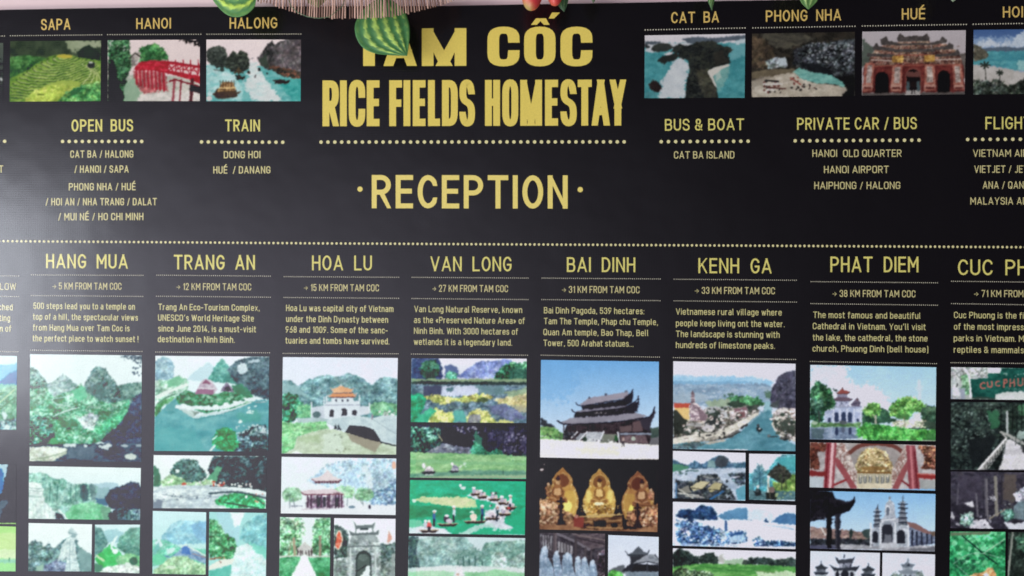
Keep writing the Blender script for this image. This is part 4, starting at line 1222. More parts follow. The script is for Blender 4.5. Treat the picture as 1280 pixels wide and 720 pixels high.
p([34, 462, 150, 472, 330, 462, 352, 512, 240, 534, 140, 562, 120, 645, 34, 684], '80be86,a5d4a0,68ac74', 3)
p([34, 690, 120, 642, 140, 562, 240, 532, 350, 508, 460, 530, 806, 612, 806, 690], 'c4ccb6,d4dac8,b4bca2', (8, 4))
p([320, 540, 430, 535, 445, 672, 310, 672], 'dce2d6,ccd4c6', 7, 1.5, .8); sp(8, (350, 545, 440, 600), '8f9484', 7, .7); sp(8, (390, 640, 500, 670), '8a8878', 6, .7)
p([150, 555, 300, 545, 290, 600, 150, 600], '9cae86,b0be9a', 6, 2, .6)
p([468, 538, 704, 600, 655, 668, 500, 592], '94887a,a89a8c', 7, .8); p([90, 684, 130, 652, 190, 684], 'f0f2f0')
p([236, 368, 330, 355, 332, 438, 238, 438], 'd6d6e6,bcbed0', 4, .4); p([555, 360, 626, 360, 622, 412, 555, 422], 'd5d5e4')
for x, y0, y1 in ((235, 335, 432), (622, 338, 404), (555, 288, 350), (335, 295, 350), (318, 300, 350)):
    l([x, y0, x, y1], 8, 'e6e6f2')
p([318, 350, 350, 330, 555, 325, 562, 442, 322, 444], 'e4e4f0,d4d6e4', 5, .4); l([328, 353, 560, 352], 5, 'a09cb2'); l([320, 330, 560, 326], 4, 'b4b2c4')
p([372, 298, 514, 298, 518, 335, 368, 335], 'dedeea'); l([372, 304, 514, 302], 5, '8f8a9c')
for x in (400, 440, 476):
    e(x, 322, 7, 8, '4a4858')
p([342, 290, 375, 276, 505, 272, 534, 284, 522, 300, 365, 302], 'e08c64,e89c74', 4, .4); l([352, 301, 524, 298], 5, '6a4848'); l([342, 288, 362, 296], 6, 'c8b0b0'); l([536, 272, 522, 292], 6, 'c8b0b0')
l([378, 272, 508, 270], 7, '74646c'); p([366, 245, 395, 240, 430, 222, 470, 238, 514, 246, 502, 268, 383, 270], 'e89c74,f2bc98', 3, .4); l([360, 236, 384, 262], 6, 'd8b8a8'); l([516, 238, 500, 262], 6, 'd8b8a8')
e(431, 222, 6, 7, 'e0d0d4')
ar(370, 28, 382, 432, '3a3442'); ar(452, 40, 372, 424, '38323f'); e(521, 404, 17, 19, '48424e'); e(270, 416, 27, 22, '54666c,74868a', 2.5); e(430, 400, 10, 20, 'd8d8e4')
p([340, 450, 470, 430, 560, 428, 640, 440, 720, 418, 808, 418, 808, 618, 700, 602, 650, 520, 580, 490, 490, 485, 460, 532, 430, 522, 338, 472], 'c0cad4,d2dae2,b0bcc8', 6, .4)
p([460, 532, 490, 485, 580, 493, 650, 510, 708, 602, 600, 577], '292330', 3, .3); p([383, 508, 394, 472, 406, 508], '3a3a44'); p([408, 518, 420, 476, 432, 518], '3a3a44')
l([488, 482, 580, 489, 652, 512, 702, 592, 804, 614], 8, 'd2dae2'); l([640, 445, 800, 545], 5, '98a4b0', .8); l([700, 602, 806, 625], 8, '33303a')
sp(16, (690, 392, 805, 425), 'f2f2f6,8a7a8a,d0c0c8', 8); l([640, 420, 640, 445], 10, '9a8a98'); e(605, 398, 20, 12, 'd8d4e0')

fr(345, 565, 505, 743)
ph([33, 28, 698, 38, 694, 366, 28, 356], 'printed photo of a pavilion with red columns in mist', 'eef0fa>eae8f4')
p([180, 170, 300, 70, 420, 45, 600, 36, 702, 40, 702, 320, 560, 305, 380, 220], 'b2cae4,cadcf0,a0bada', (3, 6), 2, .9)
p([495, 80, 535, 80, 566, 190, 540, 225], 'e6ecf8', 5, 2, .8); p([400, 120, 460, 100, 480, 200, 420, 200], 'a8c0e0', 4, 2, .5)
p([555, 235, 640, 200, 700, 165, 700, 320, 555, 310], '8aa4c4,a8c0d8,7088ac', 3, 1.5); sp(20, (570, 200, 690, 300), 'd0e0ee', 8, .6)
e(92, 245, 58, 44, '92b898,b0d0b4,82aa8c', 2.6, 1.4); e(398, 230, 66, 40, '9cc6a0,b8d8b8,88b690', 2.6, 1.4); e(510, 245, 58, 38, '94c09a,b0d4b4,80b08a', 2.6, 1.4)
p([24, 310, 700, 305, 700, 370, 24, 362], 'f2ecf6,e6e2f0', 6)
for q_ in ([80, 265, 78, 322], [95, 265, 110, 320], [500, 270, 505, 312], [415, 262, 412, 312], [480, 262, 498, 300]):
    l(q_, 6, '8a909a', .9)
p([168, 244, 390, 240, 396, 322, 174, 326], 'a08a9c,d8ccd8,7a6078', 3)
for x in (183, 203, 238, 262, 298, 308, 345, 364, 380):
    l([x, 250, x, 321], 8, '583850')
for x in (247, 280, 352):
    p([x - 9, 262, x + 9, 262, x + 9, 318, x - 9, 318], '3a3046')
p([143, 230, 190, 218, 330, 213, 380, 232, 394, 246, 158, 249], 'dcbcc8,e8d2da', 3, .4); l([146, 234, 168, 247, 392, 244], 6, '74424f'); p([325, 240, 350, 232, 380, 243], '5d3440')
p([202, 154, 258, 140, 300, 103, 335, 140, 382, 160, 362, 169, 228, 171], 'e0c4ce,ecdade', 3, .4); l([206, 156, 230, 170, 362, 168, 380, 160], 5, '8a5a66'); l([230, 175, 362, 174], 12, '64404e')
for x in range(240, 362, 16):
    l([x, 170, x + 4, 182], 3, 'd0b8c0')
e(542, 318, 7, 15, '464052'); e(683, 75, 13, 24, 'f2b4a2'); l([90, 313, 150, 312], 6, '86869a'); l([150, 332, 310, 330], 3, 'b890a0'); e(440, 318, 20, 8, '76889c')
ph([24, 378, 316, 382, 312, 740, 18, 740], 'printed photo of a white path leading to a gate between trees', 'e6f1f3>eaf2f2')
p([18, 376, 155, 380, 172, 450, 145, 520, 122, 605, 18, 605], '78a882,a2caa8,588a66,c8e0cc,88b890', 2.8, 1.4)
p([218, 386, 320, 380, 320, 605, 200, 595, 212, 480], '6a9c76,98c4a0,4c7a5a,80b08a', 2.8, 1.4)
l([102, 500, 108, 605], 14, 'b49a86'); l([255, 490, 255, 605], 14, 'a08a7c'); l([88, 520, 70, 605], 7, 'a89484', .8)
p([118, 564, 165, 518, 214, 562, 212, 602, 120, 602], 'e6e2e4,bcaeae', 3, .5)
for x in (125, 140, 152, 172, 190, 206):
    l([x, 572, x, 600], 6, '46383c')
l([115, 550, 130, 580], 5, '5a4a4c'); l([214, 550, 200, 580], 5, '5a4a4c')
p([16, 612, 130, 602, 152, 622, 82, 745, 16, 745], '58a474,429062,76bc90', 4); p([182, 612, 320, 606, 320, 745, 235, 745], '4f9c6c,68b084,40885c', 4)
l([24, 606, 128, 602], 7, 'd8d0cc'); l([190, 606, 312, 606], 7, 'c8c8c0'); p([150, 595, 177, 595, 244, 745, 78, 745], 'f8fafb')
ph([338, 384, 694, 388, 690, 740, 334, 740], 'printed photo of a grey stone gate with two flags', 'f4f2fb>f0eef8')
p([334, 420, 380, 430, 417, 470, 425, 610, 334, 620], '546462,748482,3e4c4a', 2.6, 1.2); p([588, 530, 650, 540, 696, 515, 696, 665, 600, 650], '586666,7a8888,424e4e', 2.6, 1.4)
p([330, 632, 400, 618, 424, 660, 420, 745, 330, 745], '8a9494,b0b8b8,6a7474', 3); p([596, 645, 660, 630, 696, 640, 696, 745, 600, 745], '7a8484,a8b0b0,5d6666', 3); p([668, 590, 692, 585, 692, 740, 668, 740], 'a8acae,8a9092')
p([412, 548, 430, 518, 590, 514, 608, 546, 602, 745, 413, 745], 'a5abae,c3c7ca,878c90', 3)
p([438, 482, 580, 476, 598, 522, 428, 527], 'b4b8bc,888d92', 2.6); sp(20, (440, 485, 585, 545), '7a8084,cfd2d4', 6, .6)
p([422, 452, 455, 470, 580, 462, 598, 452, 592, 480, 430, 484], '62676c,7c8186', 2.4, .5); p([448, 402, 470, 425, 560, 420, 574, 406, 566, 441, 460, 446], '6c7176,868b90', 2.4, .5); l([462, 446, 462, 468], 8, '8a8f94'); l([560, 442, 562, 464], 8, '8a8f94'); l([490, 446, 530, 446], 10, '4a4f54')
l([416, 547, 606, 545], 9, '767b80'); l([432, 560, 431, 740], 11, 'ccd0d3'); l([577, 560, 578, 740], 11, 'c6cacd'); l([452, 570, 452, 740], 6, '888d92', .7)
ar(507, 92, 570, 745, '454c4e'); ar(507, 74, 588, 745, '5d6664'); e(505, 612, 28, 20, '7a8482,5a6462', 2.4); p([475, 745, 530, 656, 546, 660, 540, 745], 'e9ebf1'); l([470, 690, 525, 655], 7, '33393b')
p([342, 545, 352, 480, 366, 452, 384, 505, 380, 540, 360, 568], 'ec7058,f0a898,dc5a48', 3, .5); l([346, 490, 366, 456, 384, 510, 362, 565, 342, 545], 6, 'f4e8dc', .9, True); p([643, 520, 655, 452, 672, 500, 650, 532], 'e08c80,d8a8a0', 3)
l([352, 560, 352, 735], 5, '6a6a68', .7)

# ---------------- wetland column
fr(505, 440, 665, 720)
ph([42, 36, 690, 38, 688, 400, 38, 394], 'printed photo of a lake with yellow water weed below blue peaks', 'ecf0fa>8a98b8')
p([38, 30, 190, 30, 212, 80, 218, 130, 205, 165, 38, 165], '465680,5d6c94,384668', 3)
p([228, 82, 260, 68, 300, 92, 318, 140, 228, 148], '566896,7080a8', 3)
p([316, 125, 380, 70, 430, 48, 500, 52, 560, 36, 610, 45, 565, 145, 316, 148], '8696ce,a5b4dc,6c7cba', (2.6, 6))
e(145, 95, 56, 56, '3c6856,5a8e72,2c5046', 2.8, 1.6); p([120, 108, 172, 108, 182, 168, 118, 168], '2a4444,3c5a54', 3); e(270, 135, 33, 28, '58a086,78b89c,448870', 2.8, 1.4)
p([505, 145, 550, 78, 600, 58, 695, 55, 695, 165, 525, 165], '458664,68a880,346854,2a5446,5a9874', 2.8, 1.5); p([590, 90, 695, 90, 695, 160, 600, 160], '2c4a48,3f6a5c', 2.6, 1.5, .7)
p([38, 150, 694, 152, 694, 172, 38, 168], '98b088,7a9478', (6, 2)); p([38, 162, 694, 168, 694, 190, 38, 184], '2a383c,465654', (5, 2))
p([34, 182, 694, 186, 694, 406, 34, 400], '6a8494,8aa2ac,546c7c', (5, 3))
p([205, 196, 290, 188, 400, 190, 440, 220, 380, 242, 205, 248], 'd0daf0,bcc8e4', 4, 1); p([110, 190, 210, 190, 206, 245, 110, 245], '464c66,5a6078', 3); p([235, 200, 290, 195, 270, 225, 240, 225], '5a7a84', 3)
p([400, 190, 560, 190, 560, 240, 430, 240], '7a98a8,5f8480', (6, 3), 1.5, .8)
p([34, 242, 90, 228, 128, 262, 105, 320, 65, 394, 34, 398], '26a67a,44b88e,1a8664', 4)
p([112, 246, 200, 240, 280, 256, 330, 250, 390, 238, 470, 233, 505, 255, 420, 282, 300, 278, 220, 294, 140, 272], 'c8ca76,aeb664,dcdc94,98a870', 3, 1.5)
p([495, 265, 580, 250, 694, 222, 694, 318, 620, 302, 540, 292], 'ccc490,b4b474,dcd4a8', 3, 1.5); p([560, 225, 690, 200, 690, 235, 600, 250], '8aa884,a5b890', 3, 1.2, .8)
p([125, 396, 150, 330, 180, 308, 200, 330, 270, 338, 286, 396], 'c4d274,9cba64,e0e49a', 3, 1.8)
p([340, 372, 390, 318, 460, 330, 495, 372, 525, 396, 345, 400], 'ccd07c,dcdc94,a4b464', 3, 1.8); p([520, 390, 560, 375, 610, 388, 620, 402, 520, 402], 'c8cc80', 3, 1.5)
p([475, 305, 560, 288, 645, 330, 684, 375, 600, 385, 500, 345], '6a70a4,8088b4,74809a', 3, 1.6); p([600, 300, 690, 300, 690, 340, 640, 330], 'b8b490', 3, 1.5, .8)
p([365, 352, 430, 350, 432, 400, 358, 400], '8a8c94,747c84,98a09c', 3); e(440, 270, 32, 14, '44543f,66764c', 2.4, 1.2); p([278, 332, 340, 318, 352, 392, 278, 394], '54a49c,68b4aa', 4, 1.5)
p([85, 352, 150, 308, 172, 330, 130, 398, 55, 398], '38ae84,56c098', 3, 1.5); p([240, 300, 360, 285, 380, 320, 260, 335], '647884,4a5e64,7c9494', 4, 1.5, .8)
ph([38, 410, 690, 416, 686, 714, 34, 706], 'printed photo of boats passing under a dark cliff', '332f40>3f3c50')
p([34, 404, 694, 404, 694, 590, 34, 590], '2a2838,464460,38364a,211f2b', (2.6, 5))
p([440, 440, 690, 440, 690, 575, 560, 570, 450, 520], '3c3a50,54526c,2c2a3a', (2.4, 6), 1.5)
sp(46, (300, 418, 420, 500), 'c0c0d0,8a88a0', 6, .75); sp(36, (560, 450, 685, 560), '8a88a0,a8a6bc', 6, .6)
p([190, 490, 240, 420, 300, 450, 390, 470, 380, 520, 340, 540, 230, 510], '1e1b26,2b2835', 3, 1.2)
p([34, 420, 200, 428, 205, 500, 235, 522, 140, 556, 34, 566], '3a5a54,5c8e7e,28393f,82b4a0,324a4c', 2.6, 1.2); l([60, 430, 120, 540], 7, '242a34'); l([190, 460, 215, 500], 5, 'b8b090')
p([125, 560, 220, 514, 330, 530, 405, 545, 405, 575, 125, 575], '747a8c,959ca8,5c6274', 2.8); p([365, 560, 395, 495, 420, 500, 445, 532, 482, 562, 540, 538, 565, 580, 375, 580], '449074,66b092,347860', 2.8, 1.2); p([400, 440, 440, 480, 430, 520, 390, 500], '3c6e60,528a76', 2.6, 1.4)
p([30, 562, 400, 572, 694, 584, 694, 720, 30, 720], '88bc82,a5d29a,70aa72', (10, 2.6)); p([30, 600, 300, 612, 694, 620, 694, 640, 30, 622], '74b07e,90c492', (10, 2), 1, .8)
p([30, 682, 200, 675, 400, 663, 694, 668, 694, 692, 300, 694, 30, 712], '548474,78a890,6a9a84', (9, 2)); p([30, 705, 300, 695, 694, 692, 694, 720, 30, 720], 'a0ba98,88a888', (9, 2)); sp(10, (360, 570, 680, 640), '5f9a78', 7, .5)
p([90, 672, 178, 668, 168, 684, 104, 686], '353544'); p([114, 670, 124, 642, 162, 648, 168, 668], 'dcdfe6,a8a0ac,c8c0c4', 2, .6); e(110, 640, 9, 16, 'eaeaf2'); e(140, 648, 10, 8, 'f2f2f4')
p([254, 668, 316, 664, 305, 678, 262, 680], '353544'); p([262, 666, 274, 632, 300, 642, 308, 664], 'a0a0b4,64647c,dcdce6', 2, .6); e(270, 630, 8, 8, 'f0f0f2'); sp(8, (305, 622, 352, 648), 'b8dcc4,e4e8ea', 5); l([120, 690, 160, 690], 8, 'c4ccc8', .8); l([556, 665, 556, 690], 4, '44605c')

fr(505, 590, 665, 886)
ph([42, 56, 842, 66, 836, 436, 36, 424], 'printed photo of a line of rowing boats through green paddies', '26b488>1eac80')
p([30, 50, 850, 50, 850, 445, 30, 445], '1cac80,38be94,14906a,28b48a', (7, 3.5))
p([30, 60, 850, 60, 850, 150, 30, 140], '34b890,1ea67c,48c29c', (8, 3), 1, .7)
p([46, 198, 130, 168, 260, 173, 380, 170, 490, 185, 505, 243, 380, 248, 200, 218], 'c4d89e,dcdeb4,a4d09c', (8, 3)); e(68, 198, 14, 14, 'd8ecdc')
p([30, 228, 420, 252, 500, 252, 565, 262, 500, 312, 340, 335, 190, 305, 30, 322], '18966c,0e8460,20a076', (6, 3))
p([30, 340, 100, 345, 240, 388, 300, 400, 335, 430, 30, 430], 'd8e2ee,b8d0dc,e4eaf2', (8, 3)); p([30, 325, 110, 328, 140, 372, 30, 385], '62c49c,80d0b0', 4)
p([435, 168, 500, 128, 625, 178, 705, 208, 775, 250, 705, 302, 690, 350, 768, 392, 720, 415, 560, 365, 556, 280, 640, 222, 540, 192], 'e4e8f2,c8d4e0,d4dcea', 4); p([590, 205, 650, 225, 600, 265, 560, 250], '38ae88', 4, 1)
p([345, 440, 480, 370, 600, 348, 640, 380, 540, 402, 460, 440], 'c4dcd8,a8d0c8', 5, 1, .85); p([320, 415, 420, 358, 485, 370, 400, 415], '24ae84', 4); p([450, 434, 560, 380, 700, 402, 850, 360, 850, 445, 450, 445], '1aac7e,30b88e', 5); p([755, 302, 850, 268, 850, 380, 720, 355], '1eae82,2cb68c', 5)
sp(12, (620, 390, 760, 410), 'cfe4e0', 9, .6)
for cx, cy, w_ in ((172, 410, 66), (300, 366, 72), (490, 347, 80), (615, 322, 52), (697, 294, 46), (737, 250, 42), (686, 217, 40), (622, 192, 42), (540, 174, 38), (492, 154, 34)):
    p([cx - w_, cy - 8, cx + w_, cy - 10, cx + w_ * .7, cy + 9, cx - w_ * .7, cy + 10], '463834', 3, .2); l([cx - w_, cy - 9, cx + w_, cy - 11], 6, 'cbbc9c')
    if w_ < 60:
        e(cx - 10, cy - 26, 15, 19, 'd4ccdc,8a8098', 2, .4); e(cx + 14, cy - 22, 12, 15, 'e8d8d8,b8a0a8', 2, .4); e(cx - 10, cy - 46, 14, 8, 'f4f4f6')
e(172, 366, 20, 25, 'e86e6a,d85a5c'); e(146, 366, 13, 27, 'd0dae6,a8b8c8', 2); e(172, 340, 11, 9, 'f0e8e4'); e(146, 338, 11, 8, 'f4f4f4'); l([172, 385, 172, 402], 22, '33303c')
for x, yt, c_ in ((208, 290, '4a70a8'), (345, 262, 'c4dce2'), (540, 255, '2c5890'), (735, 185, 'd8e0ea'), (645, 255, '2f4a52')):
    l([x, yt, x, yt + 42], 20, c_); l([x - 3, yt + 40, x - 3, yt + 78], 14, '223244'); e(x, yt - 20, 14, 9, 'f4f4f4'); e(x, yt - 10, 8, 9, 'c0988a')
l([525, 245, 535, 290], 5, '8a8a78'); e(292, 325, 20, 24, '5d4c60,3f3444', 2); e(312, 338, 22, 18, 'd8d0dc,b0a8b8', 2); e(296, 300, 15, 9, 'f0eef2'); e(480, 312, 24, 26, 'e6ccb4,f2e4dc', 2); e(470, 276, 17, 10, 'd8ecdc'); e(605, 295, 20, 22, 'c8bcd0,e4d8dc', 2); sp(16, (455, 130, 760, 270), 'f2f0f6,d8cfd8,5a4a54', 8, .9); sp(10, (560, 285, 690, 330), 'f2f0f6,c8c0cc,3c3c48', 9, .85); e(390, 92, 9, 12, 'f0f2f6'); e(408, 110, 18, 12, 'd4e0e2'); e(725, 248, 14, 10, 'b84a4e')
ph([32, 444, 838, 458, 832, 740, 28, 740], 'printed photo of palms on a pale river under hazy hills', 'c4dce2>c8dadc')
p([85, 475, 200, 440, 420, 446, 475, 500, 505, 560, 530, 650, 85, 660], '8aaeaa,a5c4be,76989a', 3); p([515, 570, 560, 490, 640, 478, 845, 468, 845, 670, 515, 662], '7aa49c,98bcb0,648e86', 3)
sp(40, (120, 470, 420, 600), 'bcd6d2', 7, .5)
p([26, 440, 102, 446, 82, 560, 115, 668, 26, 680], '34444e,50626a,5f8078', 3)
p([596, 640, 615, 562, 680, 550, 714, 600, 705, 660, 596, 660], 'bcd4d0,88aaa4,a4c0ba', 2.4, 1.6); p([735, 610, 780, 575, 845, 550, 845, 670, 735, 660], 'b0ccc4,84a89e,98b8b0', 2.4, 1.6)
for cx, cy, yb in ((372, 590, 660), (410, 555, 655), (450, 570, 670), (492, 550, 665), (540, 580, 660)):
    l([cx, cy, cx, yb], 10, '4a706a')
    for a_ in range(8):
        l([cx, cy, cx + 34 * math.cos(a_ * .8), cy + 24 * math.sin(a_ * .8)], 10, ('5a847c', '72988f', '84aaa0')[a_ % 3], .85)
p([26, 664, 300, 645, 840, 662, 840, 695, 26, 695], 'e0eaec,c4d6d6', (7, 3)); p([26, 690, 200, 680, 345, 690, 335, 745, 26, 745], '94d0a6,b8e2c2', 4); p([415, 695, 560, 690, 640, 670, 740, 690, 840, 695, 840, 745, 415, 745], '78bc8a,a5d8b0', 4); p([360, 660, 400, 655, 415, 745, 350, 745], 'eaeaf0,d4d4dc', 4); e(372, 708, 12, 10, 'c8a898')

# ---------------- great pagoda column
fr(665, 445, 835, 907)
ph([60, 26, 846, 38, 844, 694, 54, 676], 'printed photo of a great three roofed pagoda under blue sky', '6aa4de>dfe9f4')
p([50, 20, 360, 20, 260, 260, 50, 320], '66a2de,78aee2', 30, 10, .5)
p([50, 548, 850, 586, 850, 700, 50, 685], 'eceae6,f4f2ec,e2e2dc', 8); p([300, 612, 560, 612, 590, 662, 320, 652], 'dee6c8', 8, 3, .7)
p([54, 468, 120, 463, 170, 490, 214, 530, 205, 558, 54, 552], '74a462,98bc80,548450', 3); p([54, 412, 100, 430, 92, 440, 130, 452, 160, 480, 54, 464], '30333d,454a50', 3); sp(10, (60, 520, 200, 560), '4a5a4c,c8d0cc', 7)
p([778, 480, 850, 468, 850, 592, 768, 582], '364644,4f6058', 3); p([780, 545, 850, 540, 850, 595, 780, 590], '5a5a5e,7a7a80', 3)
p([232, 462, 762, 420, 792, 500, 784, 588, 580, 578, 200, 556, 215, 500], '382e34,4a3f45,2a242a', 4, .4); l([211, 455, 211, 520], 7, '4a4448')
for x in (240, 300, 320, 385, 470, 580):
    l([x, 455, x, 515], 7, '4a4248')
p([585, 470, 662, 460, 666, 502, 585, 506], '5f5054,6c5c5e', 3, .3); p([670, 440, 726, 430, 738, 500, 670, 502], '665458', 3, .3); p([586, 528, 752, 526, 775, 584, 590, 578], '6a585e,504850,7c6a70', 3, .4); l([588, 518, 790, 518], 12, '8a95a8'); e(675, 550, 16, 14, 'a8b4a8')
p([188, 442, 265, 410, 480, 393, 692, 376, 765, 398, 705, 420, 430, 443, 240, 455], '92909c,807e8c', (8, 3), .3); p([710, 418, 790, 400, 812, 350, 824, 378, 794, 440, 784, 505, 740, 480], '33303c,45404c', 3, .4)
l([168, 430, 225, 454, 430, 447, 600, 434, 720, 416, 790, 398, 816, 345], 9, '2a2732', 1, True); e(816, 342, 5, 8, '2a2732')
p([296, 375, 640, 335, 694, 380, 500, 396, 278, 410], '292630'); sp(9, (415, 370, 495, 385), '94908e', 5); sp(6, (530, 358, 650, 372), '5a5660', 5)
p([288, 370, 345, 354, 622, 323, 645, 335, 500, 357, 310, 378], '8c8a98,7a7886', (8, 3), .3); p([605, 347, 660, 320, 700, 300, 709, 268, 714, 312, 702, 372, 640, 367], '2f2c38'); l([262, 355, 300, 377, 460, 361, 600, 346, 690, 300, 708, 270], 7, '2a2732', 1, True)
p([322, 336, 640, 285, 668, 300, 644, 328, 338, 357], '2b2832'); p([318, 322, 380, 276, 480, 263, 600, 243, 644, 238, 634, 276, 480, 303, 350, 326], '9c97a4,8a8694', (8, 3), .3); p([596, 287, 640, 260, 673, 222, 670, 302, 620, 312], '2f2c38'); l([290, 311, 330, 331, 480, 306, 620, 281, 673, 222], 6, '2a2732', 1, True)
e(380, 276, 5, 7, '4a4a58'); e(493, 256, 9, 8, '55586a'); e(624, 235, 11, 8, '6a7080'); e(707, 270, 5, 7, '4a4a58')
p([338, 570, 370, 506, 476, 506, 462, 574], 'b0b6be,c6cace,989ea8', (6, 2), .3); p([468, 520, 562, 518, 562, 578, 452, 576], '6a6f66,80857a', (6, 2), .3); p([285, 550, 322, 515, 362, 512, 320, 562, 275, 560], '868c96,9aa0a8', 3, .3)
for q_ in ([300, 507, 262, 545], [368, 504, 314, 562], [477, 503, 454, 565], [570, 508, 582, 574]):
    l(q_, 10, 'd4d8e0')
sp(26, (200, 508, 290, 560), '34363f,55565e', 8); e(350, 552, 13, 18, '33433a'); e(560, 548, 12, 22, '345a3c'); l([607, 542, 607, 575], 13, 'b09a94'); l([604, 570, 600, 602], 6, '33303a'); l([610, 570, 614, 602], 6, '33303a'); e(607, 538, 6, 7, '5a4540'); e(440, 564, 17, 8, 'ececf0'); e(525, 571, 15, 8, 'e4e4e8'); sp(12, (400, 555, 560, 580), 'c8ccd4,4a4a54', 5)

fr(665, 570, 835, 816)
ph([46, 30, 760, 30, 752, 456, 44, 440], 'printed photo of three golden seated statues in a dark hall', '1a1318>241b1e')
p([40, 25, 765, 25, 765, 460, 40, 460], '191217,251a1e,140e12', 6)
for y in (98, 130, 165):
    l([46, y, 756, y + 6], 4, '3a2b2c', .9)
for x in (300, 512, 60, 750):
    l([x, 60, x, 340], 11, '332628')
e(60, 80, 13, 8, 'c4bcbe'); e(72, 50, 5, 4, '8a8488')
HAL = [(0, 0), (16, 20), (40, 42), (58, 72), (60, 104), (80, 138), (95, 185), (92, 235), (74, 290), (-74, 290), (-96, 235), (-98, 185), (-82, 138), (-62, 104), (-60, 72), (-42, 42), (-18, 20)]


def halo(cx, ty, k):
    return [v for dx, dy in HAL for v in (cx + dx * k, ty + 130 * (1 - k) + dy * k)]


for cx, ty, c_, c2_, rim, gl in ((182, 68, '94663e,a87848,7c5034', '6c422c,80523a', 'c8a468', 1), (405, 76, 'a07040,b08048,845a34', '724a2e,8a5e3a', 'd8c070', 1), (634, 88, '804e3a,905c42,663c2c', '58322a,6c4032', 'b08a60', .7)):
    p(halo(cx, ty, 1), c_, 6, .3)
    p([v for dx, dy in HAL[4:14] for v in (cx + dx, ty + dy)], 'c49a4c,d4b060', 7, .8, .6 * gl)
    p([v for dx, dy in HAL[5:13] for v in (cx + dx * .94, ty + dy)], 'dcc064,c8a450', 7, .8, .55 * gl)
    e(cx, ty + 78, 42, 42, c2_, 6, .5); l([v for i in range(21) for v in (cx + 44 * math.cos(i * math.pi / 10), ty + 78 + 44 * math.sin(i * math.pi / 10))], 4, rim, .7)
    l(halo(cx, ty, 1) + halo(cx, ty, 1)[:2], 4, rim, .85)
    l(halo(cx, ty + 6, .86), 3, 'e4d494', .5 * gl)
    for i, (dx, dy) in enumerate(HAL[3:9]):
        e(cx + dx * .93, ty + dy, 4, 5, 'f0e4a8', 3, .2, .7 * gl); e(cx - dx * .93, ty + dy, 4, 5, 'f0e4a8', 3, .2, .7 * gl)
e(212, 300, 26, 34, 'f2e67c', 7, .8); e(598, 328, 20, 36, 'e6da68', 7, .8); e(676, 340, 18, 24, 'dccc60', 7, .8); e(124, 290, 15, 24, 'e2d478', 7, .8); e(340, 240, 16, 40, 'e8d880', 7, .8, .7); e(468, 240, 16, 40, 'e8d880', 7, .8, .7)
p([44, 402, 250, 380, 300, 432, 540, 442, 765, 415, 765, 462, 44, 445], '8f6a50,a8805e,785440', 7)


def seated(hx, hy, bx, by, w_, lit, mid, dark):
    p([bx - w_ * 1.35, by + 62, bx - w_ * 1.3, by + 34, bx - w_ * .8, by + 22, bx + w_ * .8, by + 22, bx + w_ * 1.3, by + 34, bx + w_ * 1.35, by + 62], mid, 3, .4)
    p([bx - w_ * .95, by + 36, bx - w_, by - 12, bx - w_ * .5, by - 38, hx - 10, hy + 18, hx + 10, hy + 18, bx + w_ * .5, by - 38, bx + w_, by - 12, bx + w_ * .95, by + 36], mid, 3, .4)
    p([bx - w_ * .42, by - 26, bx + w_ * .42, by - 26, bx + w_ * .5, by + 16, bx - w_ * .5, by + 16], lit, 3, .4)
    l([bx - w_ * .45, by - 30, bx - w_ * .75, by + 6, bx - w_ * .2, by + 24], 5, dark, .7, True); l([bx + w_ * .45, by - 30, bx + w_ * .75, by + 6, bx + w_ * .2, by + 24], 5, dark, .7, True)
    l([bx - w_ * 1.1, by + 44, bx, by + 34, bx + w_ * 1.1, by + 44], 5, dark, .6, True); l([bx - w_ * 1.2, by + 56, bx + w_ * 1.2, by + 56], 4, dark, .6)
    l([bx - w_ * .9, by + 30, bx - w_ * .2, by + 40], 6, lit, .8); l([bx + w_ * .9, by + 30, bx + w_ * .2, by + 40], 6, lit, .8); l([bx - w_ * .85, by - 8, bx - w_ * .8, by + 18], 5, lit, .6)
    e(hx, hy, 14, 21, lit, 3, .2); e(hx, hy - 16, 15, 11, dark, 3, .2); e(hx, hy - 28, 7, 7, dark, 3, .2)
    l([hx - 6, hy - 2, hx - 2, hy - 2], 3, dark, .8); l([hx + 2, hy - 2, hx + 6, hy - 2], 3, dark, .8); l([hx - 4, hy + 11, hx + 4, hy + 11], 3, dark, .7); l([hx + 8, hy - 10, hx + 11, hy + 14], 4, dark, .5)


p([44, 262, 132, 250, 180, 320, 244, 345, 244, 405, 44, 415], '8a6450,a88664,5c4032,c4a484', 2.4, .8); p([566, 335, 690, 300, 760, 285, 760, 425, 568, 422], '845c48,a47c5c,50362a,bc9a74', 2.4, .8)
seated(155, 150, 152, 218, 44, 'd8b488,bc9064', '8a5c3c,a4764e', '482c20'); seated(405, 164, 402, 226, 40, 'e4c484,cca464', '966a3c,b0844c', '503420'); seated(660, 172, 656, 240, 42, 'cca884,b08660', '7c503a,946848', '402820')
e(98, 205, 20, 40, '9c7454,6c4836,bc9870', 2.2, .8); e(96, 168, 9, 11, 'c8a888', 3, .2); e(714, 236, 18, 34, '906850,5c3c30,b08c6c', 2.2, .8); e(712, 202, 8, 10, 'bc9c80', 3, .2)
p([322, 345, 340, 285, 400, 272, 466, 285, 488, 345], 'b8924c,e4cc8c,644628,9c7840', 2, .7); e(402, 285, 30, 10, 'f4e8b8')
sp(46, (288, 290, 530, 350), 'd4bc7c,705434,f2e4b4,9c8050', 6, .8); sp(40, (48, 250, 140, 400), 'd0b494,6c4838,e8d4ba', 7, .75); sp(40, (655, 290, 758, 420), 'ccb090,644034,e4d0b6,8c5048', 7, .75)
